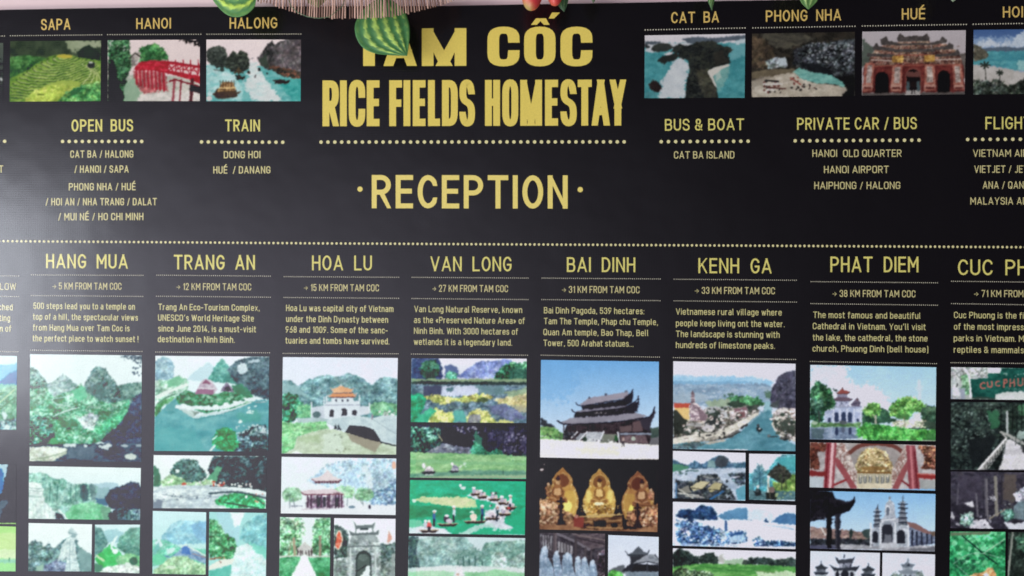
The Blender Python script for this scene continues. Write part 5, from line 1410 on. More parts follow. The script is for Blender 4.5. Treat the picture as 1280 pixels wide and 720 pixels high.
p([280, 372, 540, 360, 546, 442, 298, 432], '705038,947050,44302a', 3, .4); l([285, 362, 540, 350], 9, 'b89c6c'); l([300, 395, 530, 385], 5, 'c8a070', .8); p([368, 386, 442, 386, 442, 424, 368, 428], '2a2222'); l([330, 425, 540, 432], 9, 'ac8860', .8); l([290, 410, 360, 412], 6, '34241e', .8); l([450, 405, 530, 402], 6, '34241e', .8)
for x, y0, y1 in ((173, 250, 400), (632, 288, 420)):
    l([x, y0, x, y1], 15, '332525'); e(x, y0 + 22, 26, 9, '3a2a28'); e(x, y0 + 50, 18, 20, '332424'); e(x, y0 + 100, 16, 8, '3e2c2a'); p([x - 30, y1 + 12, x + 30, y1 + 12, x + 14, y1 - 30, x - 14, y1 - 30], '362826'); l([x - 6, y0 + 36, x - 7, y0 + 66], 4, '7a5e50', .8)
p([248, 360, 312, 366, 306, 428, 250, 424], '7c3a36,8e4a42', 7, .3); e(265, 360, 11, 11, 'a8786a'); e(492, 415, 22, 14, '241c1c')
ph([46, 460, 438, 466, 436, 740, 42, 740], 'printed photo of a row of pale statues along a gallery', '4d4850>3f3b44')
p([40, 455, 442, 455, 442, 745, 40, 745], '46424a,5a555e,35313a', 4)
p([255, 468, 442, 462, 442, 540, 330, 562, 268, 505], '584e56,72666c,463e46', (7, 2.5)); l([140, 462, 262, 512, 340, 560], 15, '75707a'); l([160, 482, 250, 525], 6, '332f36'); l([245, 468, 440, 505], 8, '7a6e70'); l([260, 490, 440, 530], 7, '39333a')
p([48, 468, 122, 478, 116, 562, 56, 545], 'b0b0ba,4a464e,8a8890', (2, 6), .4)
for x in (60, 75, 90, 105):
    l([x, 470, x, 555], 5, '39353c')
p([152, 508, 244, 540, 242, 592, 156, 575], 'b4b4bc,6a666c', (2, 6), .4)
for x in (170, 188, 206, 224):
    l([x, 512, x, 590], 6, '4a464c')
l([137, 466, 137, 600], 23, '5c5359'); l([142, 466, 142, 600], 6, '7a7076'); l([262, 500, 262, 620], 17, '4d464c'); l([320, 550, 320, 625], 11, '554d53'); l([355, 570, 355, 630], 8, '5d555b')
p([395, 580, 440, 555, 440, 745, 398, 745], '4a4048,8a8490,352f36', 2.2, 1)
for q_ in ([44, 610, 58, 552, 78, 538, 96, 560, 92, 605, 122, 650, 138, 745, 40, 745], [122, 610, 134, 578, 148, 568, 162, 600, 172, 650, 192, 745, 138, 745], [176, 640, 186, 592, 210, 578, 238, 592, 242, 650, 264, 745, 190, 745],
           [256, 650, 262, 610, 275, 600, 292, 625, 302, 745, 260, 745], [294, 650, 300, 615, 315, 604, 336, 640, 352, 745, 298, 745], [342, 670, 350, 632, 366, 624, 386, 660, 394, 745, 342, 745]):
    p(q_, '94aac2,b8cade,748aa2', 2.8, .6)
for x, y in ((76, 552), (147, 580), (211, 592), (276, 612), (316, 618), (366, 636)):
    e(x, y, 11, 14, 'bccde0'); l([x + 8, y + 25, x + 20, y + 90], 5, '6a7f98', .7); l([x - 8, y + 30, x - 6, y + 110], 5, '768ca4', .6)
ph([458, 474, 760, 486, 758, 740, 456, 740], 'printed photo of grey temple roofs against pale sky', 'cad7ec>dbe1ef')
p([458, 685, 500, 666, 548, 652, 562, 700, 458, 705], '54585f,6a7078', 3); p([585, 596, 692, 592, 692, 630, 590, 645], '383a42')
p([558, 568, 572, 588, 600, 580, 632, 546, 640, 540, 668, 572, 690, 580, 702, 562, 692, 594, 600, 600, 572, 598], '4c525c,666d77', 3, .4); l([560, 570, 580, 596, 692, 592, 700, 565], 5, '2c3038')
p([598, 645, 690, 592, 732, 588, 762, 612, 762, 648, 690, 632, 625, 648], '8c939e,6d747e,a0a6b0', 3, .4); l([600, 648, 690, 632, 760, 648], 6, '2a2c34'); l([735, 590, 760, 618], 6, '40444c')
p([535, 690, 590, 642, 762, 652, 762, 695, 560, 695], '2a2b33,3a3c44', 4, .4); p([556, 692, 762, 696, 762, 745, 562, 745], '667684,8a98a4', 3); p([600, 652, 760, 660, 760, 690, 600, 688], '25262d'); l([690, 640, 690, 690], 6, '4a4c54')
p([454, 695, 500, 680, 545, 702, 556, 745, 454, 745], '48a044,6cba60,3a8438', 3, 1.4); sp(8, (460, 700, 540, 740), '8acc7a', 7, .6)

# ---------------- river village column
fr(835, 445, 1000, 950)
ph([38, 38, 918, 56, 916, 685, 36, 668], 'printed photo of a river village with a church and a dark crag', 'e2dfec>a9c4dc')
p([30, 135, 300, 145, 600, 150, 760, 180, 740, 215, 500, 205, 30, 195], '8abce0,a5cce8,98c4e2', (16, 3), 1.5); p([30, 70, 500, 100, 700, 120, 500, 128, 30, 110], 'd0d8ea,e4e2ee', (18, 3), 2, .8)
p([30, 180, 700, 200, 760, 230, 740, 340, 400, 362, 30, 360], '88a4bc,a5b8ca,788fa8', (10, 3), 1.5)
p([30, 178, 560, 182, 640, 192, 400, 205, 30, 200], '78a8cc', (10, 3), 1.2, .8); sp(46, (50, 245, 640, 305), 'c0ccd6,94a8b8', 7, .6); p([30, 265, 250, 260, 300, 330, 30, 340], '94a8b8,a8b8c4', (7, 3), 2, .6)
p([405, 345, 430, 300, 470, 278, 560, 285, 650, 296, 692, 350, 600, 375, 480, 375], '447854,68986c,345e44,548a5c', 2.8, 1.4); p([265, 330, 440, 298, 440, 365, 290, 370], '869c88,a0b098', 4, 1.5); sp(12, (400, 270, 470, 300), '4a6a5a', 9, .7)
p([698, 330, 738, 330, 748, 420, 772, 480, 802, 580, 920, 640, 920, 692, 30, 680, 38, 632, 160, 600, 280, 622, 420, 602, 520, 542, 620, 462, 690, 392], '568a9a,6a9cac,4a7e8e', (10, 5)); p([698, 328, 738, 328, 744, 385, 688, 400], '8cb6c2', 4, 1); p([600, 420, 690, 390, 660, 470, 560, 560, 520, 560], '4f7f8e', 6, 2, .6)
p([730, 268, 770, 190, 800, 140, 850, 112, 922, 102, 922, 400, 800, 390, 735, 340], '464656,626276,353542,525264', (2.8, 4)); sp(24, (770, 150, 910, 300), '7c7c90', 8, .4); p([690, 260, 740, 250, 740, 300, 700, 300], '5a7868', 3, 1.5)
p([752, 405, 810, 372, 922, 378, 922, 618, 800, 565, 746, 492], '949088,c8c0b8,565450,e2deda,747068', 2.6); p([795, 480, 860, 448, 916, 470, 914, 562, 840, 556], '3a403a,58605a', 2.6, 1.4); p([780, 385, 860, 372, 870, 395, 790, 410], 'd4d0ce'); p([800, 430, 850, 425, 850, 450, 800, 455], 'ccc4bc'); p([735, 330, 800, 325, 800, 370, 750, 375], '3f4446,5c6468', 3, 1.4)
l([750, 490, 800, 565, 916, 610], 12, 'd4d0c6', .9, True); e(840, 590, 40, 15, '444446,6a6a68', 2.4); l([715, 580, 785, 578], 7, '383c3e'); e(725, 572, 12, 10, '6a7478'); e(740, 452, 14, 8, 'd4d4d6'); sp(10, (800, 570, 910, 605), '2c2e30,d0ccc4', 8)
p([34, 425, 150, 440, 300, 362, 440, 372, 560, 350, 664, 392, 640, 422, 520, 512, 420, 592, 280, 614, 34, 626], '66645f,9a9690,3f3e3a,ccc8c0,7e7b75', 2.4)
p([36, 395, 90, 382, 125, 400, 140, 455, 112, 545, 60, 565, 36, 545], '292d29,404540', 2.6, 1.4); p([266, 474, 330, 428, 394, 450, 386, 492, 290, 505], '2f3436,464c4c', 2.6, 1.4); p([415, 345, 500, 320, 565, 352, 480, 375], '2f3c36,485a4c', 2.6, 1.4); p([560, 350, 650, 355, 650, 400, 590, 410], '3c4440,5d645c', 2.6, 1.4); p([280, 380, 360, 390, 350, 430, 290, 430], '3a4240', 2.6, 1.5)
p([34, 592, 200, 560, 340, 545, 470, 490, 640, 405, 655, 415, 500, 532, 380, 592, 250, 604, 34, 632], 'd2cec2,b4b0a4,e2ded6', 3, .6)
p([40, 338, 158, 338, 158, 372, 42, 374], 'b04a3e,c25e4c', 3, .3); p([44, 371, 152, 370, 152, 458, 120, 455, 62, 388, 44, 388], 'e2c284,d0a868', 4, .4)
p([150, 365, 164, 332, 164, 290, 190, 290, 196, 332, 216, 350, 284, 430, 272, 464, 160, 464], 'd2c4c8,a4909a,e2d6d8,746470', 2.4, .5); p([200, 350, 284, 430, 272, 464, 230, 464, 215, 400], '6a5a62,94808a', 2.4, .6); l([177, 268, 177, 325], 25, '86767e'); l([165, 300, 190, 300], 7, 'c8b8bc'); e(176, 262, 6, 15, '6a5a60'); l([165, 330, 192, 330], 6, '5a4a54')
p([438, 400, 520, 368, 572, 382, 562, 444, 450, 454], 'd0c8c8,a49494,e6e0de', 2.6, .4); p([470, 380, 560, 365, 574, 392, 480, 398], '866972', 3, .4); p([490, 405, 550, 398, 552, 440, 495, 446], '7d5a5e', 3, .5); p([278, 372, 345, 358, 352, 398, 290, 415], 'bcc0c4,8f9498', 2.6, .5); p([358, 412, 424, 395, 424, 440, 370, 452], 'd0d4d8,a8acb0', 2.6, .5); p([365, 365, 420, 358, 425, 390, 375, 395], 'a4a8ac', 2.6, .5)
for q_, n_ in (((60, 470, 300, 600), 26), ((280, 370, 620, 470), 44), ((300, 430, 520, 560), 26), ((770, 390, 915, 590), 36)):
    for _ in range(n_):
        x_, y_ = RNG.uniform(q_[0], q_[2]), RNG.uniform(q_[1], q_[3])
        if x_ < 700 and y_ > 640 - .42 * x_ + 20:
            continue
        w_ = RNG.uniform(8, 22)
        if RNG.rand() < .5:
            p([x_, y_, x_ + w_, y_ - 2, x_ + w_, y_ + 12, x_, y_ + 13], ('dcd8d4', 'c8c0bc', 'b4b8bc')[RNG.randint(3)], 3, .3); l([x_ - 2, y_ - 1, x_ + w_ + 2, y_ - 3], 5, ('6a5a58', '84706a', '4a4a4c')[RNG.randint(3)])
        else:
            e(x_, y_, w_ * .8, w_ * .55, ('2c3430,45504a', '38443c,55625a')[RNG.randint(2)], 3, .8)
e(290, 520, 46, 24, 'd4d0d4,b4b0b4', 3); e(200, 492, 42, 15, 'aaaaaa,8a8a8a', 3); sp(30, (180, 480, 420, 600), '2f3032,d8d4cc,6a6864', 10, .8)
p([415, 578, 500, 528, 518, 538, 470, 582, 430, 590], '444446,94928e', 2.6, .4); p([255, 626, 400, 598, 418, 610, 300, 634], 'cac6ba,9c988c', 3, .4); p([518, 513, 570, 484, 578, 495, 530, 522], '3a3c40'); p([230, 600, 340, 575, 360, 590, 260, 612], 'b4b0a6,7a766e', 3); l([420, 590, 520, 545], 6, '2c3438')
p([630, 520, 650, 503, 676, 525, 668, 550, 640, 540], '2b3135'); e(648, 497, 10, 10, '46464c'); e(658, 520, 8, 6, 'ccccce'); l([645, 552, 660, 560], 8, '3f6876', .8); p([34, 642, 200, 616, 280, 632, 200, 665, 34, 672], '465c62,7a8f94,5c747a', 3, 1.2)
fr(835, 560, 1000, 742)
ph([28, 16, 436, 28, 434, 296, 26, 282], 'printed photo of wooden boats crowded on a river', 'e2e5f2>ccd6e4')
p([22, 58, 70, 84, 110, 95, 150, 68, 190, 90, 240, 60, 262, 50, 290, 38, 322, 48, 352, 85, 440, 78, 440, 120, 22, 135], '466680,355060,5f7f98', 2.8); p([22, 90, 80, 93, 116, 105, 100, 130, 22, 136], '467c66,5f9478', 3); e(300, 76, 38, 34, '353b44,525c66', 2.6, 1); p([225, 75, 260, 68, 265, 108, 225, 108], '6a8a90,86a4a8', 3)
p([22, 135, 120, 116, 440, 110, 440, 300, 22, 290], 'a8b8cc,c2cede,92a6bc', (8, 3)); sp(12, (40, 125, 110, 150), '4f6a68', 6); l([110, 125, 170, 128], 8, '4a6a6a', .8)
p([40, 180, 150, 188, 168, 150, 270, 145, 305, 190, 350, 228, 392, 300, 40, 292], '384048,5c646c,262b32,8c8c84,464e56', 2.4)
p([122, 218, 180, 183, 234, 190, 194, 228, 140, 240], 'b4ac88,c8c09c', 3, .4); p([222, 228, 260, 193, 308, 200, 292, 232, 235, 246], 'bcb48e,a09870', 3, .4); p([56, 232, 112, 208, 132, 252, 80, 254], '90908a,74746e', 3, .5); l([56, 252, 172, 266], 6, 'dcdcd4'); l([60, 230, 140, 282], 5, 'c0c0b8'); l([238, 288, 312, 240], 11, '386a9c'); l([125, 222, 190, 232, 235, 192], 4, '3a3a34'); l([226, 232, 290, 236, 306, 202], 4, '3a3a34'); l([100, 270, 200, 276], 8, 'c4c4bc', .8); l([170, 160, 172, 185], 14, '2c3238'); e(262, 155, 16, 12, '2f353b'); l([200, 160, 250, 170], 8, '8a8e90'); sp(16, (300, 180, 430, 280), '2c343a,9aa8b4', 9)
p([335, 142, 440, 136, 440, 205, 385, 205, 350, 165], '424f5a,7c8a96,303a44', 2.6, 1); p([378, 235, 440, 200, 440, 302, 390, 296], '5694aa,6ea8ba', 5, 1); l([350, 165, 400, 160], 8, 'd0d8e0', .7); l([44, 195, 44, 280], 8, '5a86b4')
ph([456, 32, 716, 36, 714, 298, 456, 290], 'printed photo of small boats by a reedy teal cliff', 'e4eaf3>cfe2e6')
p([450, 140, 560, 128, 600, 58, 640, 36, 722, 34, 722, 250, 450, 250], '5a9eae,78b4bc,46909e', 4, 1.2); p([600, 60, 722, 50, 722, 130, 640, 110], '3f94a0,58a8ac', 3, 1)
p([476, 215, 478, 130, 500, 88, 530, 98, 552, 140, 545, 215], '467888,6a9ca8,5a8a98', 2.4, 2, .85); l([512, 110, 515, 215], 6, '356070')
for q_ in ([512, 150, 485, 120], [513, 140, 540, 115], [514, 175, 545, 160], [512, 170, 482, 165]):
    l(q_, 4, '3a6674')
p([555, 155, 590, 108, 620, 88, 662, 110, 696, 150, 694, 215, 640, 205, 600, 182], '363834,4f5048,2a2c2a', 3, 1); p([585, 185, 650, 195, 700, 150, 722, 150, 722, 246, 585, 246], '769854,98ae60,56803f', (2, 5), 1); l([630, 150, 640, 230], 7, '3f4a38'); l([660, 160, 662, 230], 6, '4a5a3c')
p([450, 238, 722, 242, 722, 302, 450, 298], '3c5e66,567880,6c949c', (6, 2.6)); p([482, 242, 515, 230, 524, 264, 490, 268], '2a3135'); e(505, 216, 8, 10, 'ccd4d4'); e(500, 238, 10, 10, '4a5458'); p([546, 252, 602, 245, 614, 288, 552, 291], '2a2e2d'); l([563, 172, 562, 242], 13, 'ccd4cc'); e(563, 160, 9, 6, 'f2f2ea'); e(582, 235, 18, 17, '6a5a58,8a7a74', 2); l([560, 200, 575, 285], 4, '6a6a5a'); sp(10, (600, 250, 710, 290), 'a4b880', 7, .6)
ph([28, 302, 718, 322, 716, 568, 26, 548], 'printed photo of a blue toned flooded village among peaks', 'd6e7f8>e9eef9')
p([434, 400, 460, 350, 500, 338, 580, 345, 600, 410], 'c0d8ee,d0e2f4', 5, 2, .8)
p([40, 388, 72, 342, 120, 345, 150, 342, 190, 318, 242, 330, 278, 370, 284, 408, 150, 408, 60, 398], '2c486e,48658c,223658', 2.6, 1.1); p([278, 385, 310, 360, 350, 350, 400, 334, 444, 338, 450, 404, 300, 400], '4a7ca4,6a98bc', 3); p([575, 420, 620, 380, 672, 362, 724, 375, 724, 436, 600, 430], '3c6896,5a88b2', 3); p([522, 424, 550, 398, 575, 426], '284870'); e(455, 408, 19, 6, '33547a')
p([22, 392, 280, 408, 450, 404, 724, 434, 724, 575, 22, 560], 'e6eef9,d6e4f5,f0f4fb', (8, 4))
p([36, 425, 120, 398, 200, 428, 270, 450, 330, 466, 440, 465, 446, 530, 300, 548, 160, 552, 55, 535, 36, 470], '385882,6080aa,263f66,b8cee8,d8e6f6,4a6c98', 2.2, 1.2)
p([100, 430, 180, 420, 260, 460, 240, 520, 130, 510], '24395c,3c5a84,6a8ab0', 2.4, 1.5, .8); sp(50, (60, 440, 430, 535), 'c4d8f0,25406a', 7, .8)
l([325, 420, 325, 462], 15, '446698'); e(325, 416, 7, 12, '3a5888'); p([340, 484, 420, 465, 438, 524, 348, 534], '8cb0d2,b8d0e8,6488b6', 2.4, .5); p([345, 482, 420, 464, 425, 480, 350, 498], '34588c')
p([476, 515, 510, 484, 545, 520, 620, 518, 724, 530, 724, 575, 476, 568], '30507a,6a8ab4,22365a,c4d8ec', 2.2, 1.2); p([22, 532, 300, 548, 480, 552, 480, 572, 22, 558], 'a8c4e4,ccdef3,7898c4', 2.4); l([610, 440, 705, 456], 6, '8ca8c6'); p([500, 425, 700, 445, 640, 450], 'aec4dc', 3); sp(10, (26, 400, 90, 440), '5a80aa', 8, .7)
ph([28, 564, 718, 584, 716, 740, 26, 740], 'printed photo of green fields below dark wooded rocks', 'dfe2ec>d4dcdc')
p([22, 595, 60, 562, 112, 573, 168, 610, 174, 655, 100, 670, 22, 672], '262f30,3e4c48,1c2424', 2.6, 1.2); p([166, 625, 200, 590, 252, 583, 288, 620, 284, 655, 180, 650], '36443f,4d5c54,2a3633', 2.6, 1.2); p([284, 602, 305, 598, 322, 645, 285, 645], 'ccd0cc,b0b4b0', 3)
p([318, 632, 420, 620, 444, 655, 318, 656], 'a8c2a8,90b094', 4); e(435, 645, 19, 20, '46544c'); e(345, 654, 16, 6, '33403a'); p([436, 655, 452, 618, 500, 612, 560, 618, 620, 626, 690, 612, 724, 622, 724, 672, 560, 660], '364644,55665f,2c3a38', 2.6, 1.2)
p([22, 668, 180, 648, 320, 652, 560, 657, 724, 668, 724, 745, 22, 745], '55984c,78b268,448644', (9, 3)); p([22, 692, 80, 668, 160, 690, 235, 688, 268, 745, 22, 745], '364636,566b50,9cac94,2a382c', 2.4, 1.4); l([180, 665, 400, 690], 6, '3f7a40', .8); l([250, 690, 500, 690], 7, '3c7c40', .8); p([490, 690, 560, 700, 660, 690, 724, 700, 724, 745, 515, 745], 'a8c8a0,c4dcb8', 4, 1); l([500, 688, 600, 700], 6, '6a8a58')

# ---------------- cathedral column
fr(1005, 450, 1175, 1113)
ph([52, 40, 1082, 60, 1076, 664, 48, 648], 'printed photo of a white gate and green trees beside a pond', '98c4e4>cadeee')
p([40, 40, 370, 42, 350, 120, 420, 210, 540, 195, 640, 238, 705, 330, 705, 420, 40, 430], 'd4daea,c8d4e7,e0e3ee', 12, 5); p([480, 60, 700, 60, 700, 180, 560, 190], 'a8cce6', 14, 6, .5)
l([940, 170, 945, 320], 26, 'c8dcec', .7); p([905, 220, 980, 200, 970, 260, 915, 270], 'bcd4e8', 4, 1.5, .7)
p([470, 430, 540, 400, 640, 395, 705, 425, 705, 515, 470, 520], '375c48,2a483c,4a7258', 3, 1.2)
p([44, 240, 100, 165, 150, 188, 212, 235, 245, 300, 255, 385, 190, 412, 155, 480, 135, 515, 44, 500], '2a4e3c,426e4c,1b3830,5a8862,34583f', 3, 1.6); p([60, 300, 160, 330, 140, 460, 60, 450], '223c38,3c5c54,6a8a7c', 3, 2, .7); l([120, 420, 125, 520], 16, '3f4a48')
p([474, 415, 530, 352, 600, 347, 636, 390, 626, 440, 560, 464, 500, 455], '649c52,84b868,447a44,74ac5c', 3, 1.4); p([685, 395, 740, 328, 800, 303, 872, 286, 962, 330, 1004, 380, 990, 438, 900, 424, 862, 484, 760, 476, 698, 445], '5a964c,7ab260,3f7a44,8cc070,68a456', 3, 1.6); p([955, 395, 1040, 368, 1090, 385, 1090, 570, 960, 550], '3a5646,55725a,2c4438', 3, 1.4); p([760, 440, 860, 440, 860, 490, 760, 490], '3a6a3e,528250', 3, 1.5, .8)
l([585, 455, 585, 518], 15, 'acac9c'); l([575, 470, 560, 445], 7, '9a9a84'); l([820, 465, 822, 505], 9, '6a6a50'); p([715, 500, 780, 488, 995, 488, 1004, 556, 860, 560, 715, 544], 'b0b49e,949c84,ccccbe', 3, 1); p([898, 442, 952, 430, 952, 492, 900, 492], 'ccd0d4', 3, .6); p([700, 470, 760, 480, 740, 510, 700, 510], '2c4a38', 3); p([980, 500, 1085, 510, 1085, 555, 980, 550], '33453c,4f6252', 3, 1)
p([168, 420, 240, 402, 255, 388, 470, 380, 472, 518, 170, 514], 'a6b2ce,bcc6dc,909cbc', 5, .4); l([238, 386, 472, 380], 7, '868ca4'); l([168, 418, 250, 405], 6, '98a2ba')
ar(265, 34, 425, 506, '36425f'); ar(322, 38, 425, 506, '36425f'); ar(375, 34, 425, 506, '36425f'); ar(205, 22, 468, 506, '3a4460'); ar(438, 20, 476, 506, '3a4460')
for x in (240, 294, 350, 408, 466):
    l([x, 400, x, 515], 9, 'c8d0e4')
p([266, 272, 308, 235, 346, 248, 375, 260, 352, 280, 280, 280], '884644,9c5a52', 3, .4); l([262, 262, 280, 276, 352, 277, 374, 260], 5, '4a3a40'); p([236, 232, 270, 238, 280, 255, 245, 252], '3d4a48', 3); e(314, 232, 5, 12, '6a4a4c'); p([272, 280, 352, 280, 358, 306, 268, 306], 'a8a8bc,5f5a70', 2.2, .4)
p([245, 312, 290, 300, 360, 304, 394, 318, 374, 337, 258, 332], '72606e,5d4e5c', 3, .4); l([242, 314, 262, 334, 374, 336, 394, 320], 5, '443c48'); p([258, 336, 366, 336, 372, 378, 254, 380], '9298b0,50526a,b4bace', 2.2, .4); p([382, 362, 400, 335, 434, 308, 462, 348, 458, 380, 388, 374], '7a7084,565268,a4a4b8', 2.4, .5); l([385, 358, 462, 350], 7, '4a4456'); e(435, 322, 12, 14, '6a5a64')
p([56, 512, 465, 512, 465, 548, 56, 550], '587f54,7aa070,466c4a', (5, 2)); e(320, 510, 35, 17, '464c54,6a7278', 2.4); e(85, 512, 28, 14, '9ab09a'); p([44, 552, 455, 546, 445, 645, 44, 655], '74869f,94a2b8,5a6a84', (6, 3)); l([265, 560, 265, 605], 24, '343f5c'); l([375, 560, 375, 600], 22, '3a4560'); l([320, 558, 320, 580], 24, '5a6478'); p([60, 560, 165, 560, 150, 645, 60, 645], '465a64,5f747a', 3, 1); l([220, 555, 220, 630], 20, '9aa8be', .7)
p([430, 570, 480, 518, 600, 523, 720, 540, 860, 560, 1085, 562, 1085, 672, 560, 662, 430, 628], '489648,6aba5e,327a3c,58a852', (1.8, 4.5), 1.6); p([438, 632, 530, 660, 438, 660], 'b4c4c4'); l([860, 560, 1080, 558], 9, '33443d'); p([1000, 600, 1085, 590, 1085, 670, 1000, 665], '33663c,478048', 3, 1.5, .8)
fr(1005, 550, 1175, 720)
ph([32, 12, 696, 28, 694, 268, 30, 250], 'printed photo of red beams and a gilded altar', 'aca6a6>b4b0b0')
p([28, 8, 700, 8, 700, 275, 28, 275], 'a6a2a4,bcb8b8,908b8d', 6)
p([230, 12, 530, 18, 520, 70, 470, 160, 270, 160, 240, 70], '8a8584,a29c9a', 5)
p([264, 170, 285, 85, 328, 46, 380, 38, 432, 58, 464, 120, 474, 170, 474, 205, 264, 205], '867652,c4b48c,5f5038,e0d4b0,a08c60', 1.8, .8)
l([236, 70, 300, 28, 400, 18, 480, 35, 530, 75], 22, '70443e', 1, True); l([280, 130, 300, 80, 350, 55, 420, 60, 460, 130], 6, 'd0c090', .6, True); e(366, 100, 30, 32, 'a89468,dccca0,7a6848', 1.6); e(366, 150, 70, 12, '6a4f30,a88c58', 2)
p([268, 175, 470, 178, 472, 234, 266, 232], 'bcb8a4,98927a', 3, .4); l([268, 170, 472, 174], 8, '7a5a34')
for x in (298, 322, 350, 386, 415, 442):
    l([x, 192, x, 222], 15, '545c62'); l([x, 196, x, 222], 6, 'b4b0a4'); e(x, 190, 5, 5, 'd8ccb4')
p([266, 228, 474, 230, 474, 262, 264, 260], 'd6ceb6,bcb296', (6, 2))
p([160, 15, 212, 15, 280, 165, 280, 256, 215, 150, 166, 92], 'd8d2ca,b0a4a0,84625a', 2.4, .5); p([462, 165, 535, 25, 550, 92, 494, 200, 464, 258], 'd8d2ca,a89a94,846860', 2.4, .5)
for i in range(6):
    l([178 + i * 17, 45 + i * 30, 172 + i * 18, 80 + i * 30], 4, '6a3a38', .7); l([520 - i * 10, 70 + i * 24, 530 - i * 10, 100 + i * 24], 4, '7a4a44', .7)
p([162, 86, 192, 110, 282, 256, 246, 256, 168, 132], '86464c,9c585c', 4, .3); p([550, 98, 550, 152, 494, 266, 462, 262, 502, 180], '864a4e,9a5a5c', 4, .3)
p([116, 12, 172, 14, 157, 256, 102, 256], '8c444c,985058', 5, .3); l([152, 18, 136, 252], 15, 'd4aeb2'); l([128, 20, 114, 250], 7, '6a1c26'); p([538, 26, 588, 28, 615, 270, 556, 270], '86424a,925058', 5, .3); l([563, 36, 578, 266], 13, 'b8747a'); l([584, 60, 600, 266], 6, '64202a')
p([28, 12, 122, 16, 112, 62, 72, 62, 84, 154, 28, 154], '64382f,845246,402824', 2.4, 1); p([598, 30, 700, 30, 700, 156, 620, 152, 642, 92], '644034,987060,44241e,c08c60', 2.2, 1); p([28, 160, 118, 164, 112, 190, 28, 190], '7c2e30'); p([28, 195, 104, 195, 96, 256, 28, 256], 'b2bec6,a4b0b8', 5); p([598, 175, 700, 180, 700, 206, 600, 202], '8c3434'); l([600, 178, 700, 184], 5, 'c07068'); p([610, 210, 700, 212, 700, 275, 616, 270], 'a0a4a4,8e9292', 5)
l([158, 236, 222, 210], 11, '8a3438'); l([518, 215, 555, 242], 11, '7c2e34')
ph([34, 268, 696, 286, 692, 590, 32, 574], 'printed photo of a stone church with pagoda towers beside a dark eave', '7cb0e0>cfe1f2')
p([28, 458, 355, 490, 355, 530, 28, 524], '88726e,9c867e,735e5a', (5, 2)); p([28, 520, 352, 522, 362, 560, 28, 566], '2a2e36,464b52,1f2229', 2.6, 1); l([88, 462, 112, 502], 8, 'ccc8c4'); e(335, 494, 25, 26, '364646,4a5c5a', 2.6, 1); e(248, 496, 10, 26, '2c3838', 2.6, .8)
p([28, 560, 200, 550, 400, 558, 700, 556, 700, 600, 28, 582], '9a9ca4,b2b4ba,868890', (7, 2)); p([28, 556, 160, 558, 210, 580, 28, 582], '464860,585a70', (6, 2)); p([560, 575, 700, 565, 700, 600, 560, 600], '6a6c74', (6, 2))
p([28, 262, 112, 268, 150, 272, 165, 308, 222, 325, 256, 318, 266, 294, 273, 325, 242, 372, 192, 394, 28, 434], '1a1820,2a2830,121118', 4, .5); l([170, 312, 225, 330, 262, 316], 6, '3a3a46'); sp(12, (40, 405, 180, 425), '3c3c48', 6)
p([118, 400, 147, 398, 144, 574, 119, 572], '131218'); p([163, 388, 192, 386, 191, 580, 165, 578], '2a2a34'); l([170, 400, 170, 575], 5, '44444f')
p([348, 470, 372, 462, 408, 420, 425, 405, 430, 340, 452, 308, 478, 340, 485, 410, 548, 425, 558, 565, 400, 565, 348, 548], 'a4adb9,c2c8d2,868e9a', 3, .5)
for q_ in ([366, 460, 380, 362, 388, 350, 396, 362, 408, 460], [498, 450, 512, 330, 521, 312, 530, 330, 547, 450]):
    p(q_, '565c68,7e8692,444a56', 2.2, .5)
for y in (378, 400, 422, 444):
    l([368, y + 2, 406, y], 6, '383d4a'); l([374, y - 8, 400, y - 8], 5, '9aa2ae')
for y in (338, 360, 385, 410, 435):
    l([500, y, 545, y], 6, '313643'); l([508, y - 9, 536, y - 9], 5, '8e96a2')
l([522, 296, 522, 325], 4, '464c54'); l([515, 305, 529, 305], 3, '464c54'); l([391, 342, 391, 362], 4, '464c54'); e(452, 306, 6, 9, '7a828e')
ar(440, 58, 438, 548, '363842'); ar(440, 70, 430, 445, '868e9a'); ar(376, 30, 482, 543, '2a2c36'); ar(512, 44, 474, 546, '2a2c36'); ar(443, 24, 348, 398, 'e0e6ee'); ar(443, 18, 354, 398, '646c7a'); ar(440, 50, 445, 548, '2f313b'); p([425, 500, 460, 500, 466, 548, 420, 548], '6a6e78'); l([408, 425, 485, 418], 6, 'd0d6de')
for x in (404, 482, 552, 352):
    l([x, 440, x, 562], 9, 'ccd2da')
p([543, 433, 592, 440, 684, 497, 640, 495, 560, 462], '8c6c6a,785a58', 4, .4); p([555, 458, 640, 492, 696, 502, 696, 548, 560, 564], '66728c,8a94a8,4a5166', 3, .4)
for x in (572, 596, 622, 650, 675):
    l([x, 480 + (x - 572) * .22, x, 555 - (x - 572) * .1], 9, '2a2e3e')
p([404, 546, 482, 540, 494, 570, 396, 570], 'bcc0c8,a4a8b0', (5, 2)); p([665, 480, 696, 482, 696, 510, 670, 500], '6a5a50', 3)
ph([34, 588, 402, 598, 400, 740, 32, 740], 'printed photo of three curved gate roofs against pale sky', 'cadaf1>d9e1f1')
p([160, 616, 185, 632, 250, 628, 268, 616, 256, 652, 178, 654], '363a44,4a4e58', 3, .4); e(212, 614, 5, 12, '4a4e58'); p([184, 652, 252, 650, 252, 674, 184, 675], '848a9a,2a2c36,a8aebc', (2, 4), .3); p([130, 658, 160, 672, 184, 676, 250, 672, 280, 670, 299, 662, 272, 694, 160, 694], '2c303a,40444e', 3, .4); p([158, 692, 276, 692, 276, 745, 158, 745], '9aa2b0,c2c8d2', 3); e(176, 712, 10, 16, '2a2c36'); ar(215, 42, 688, 745, '2a2c36'); e(252, 712, 10, 16, '2a2c36')
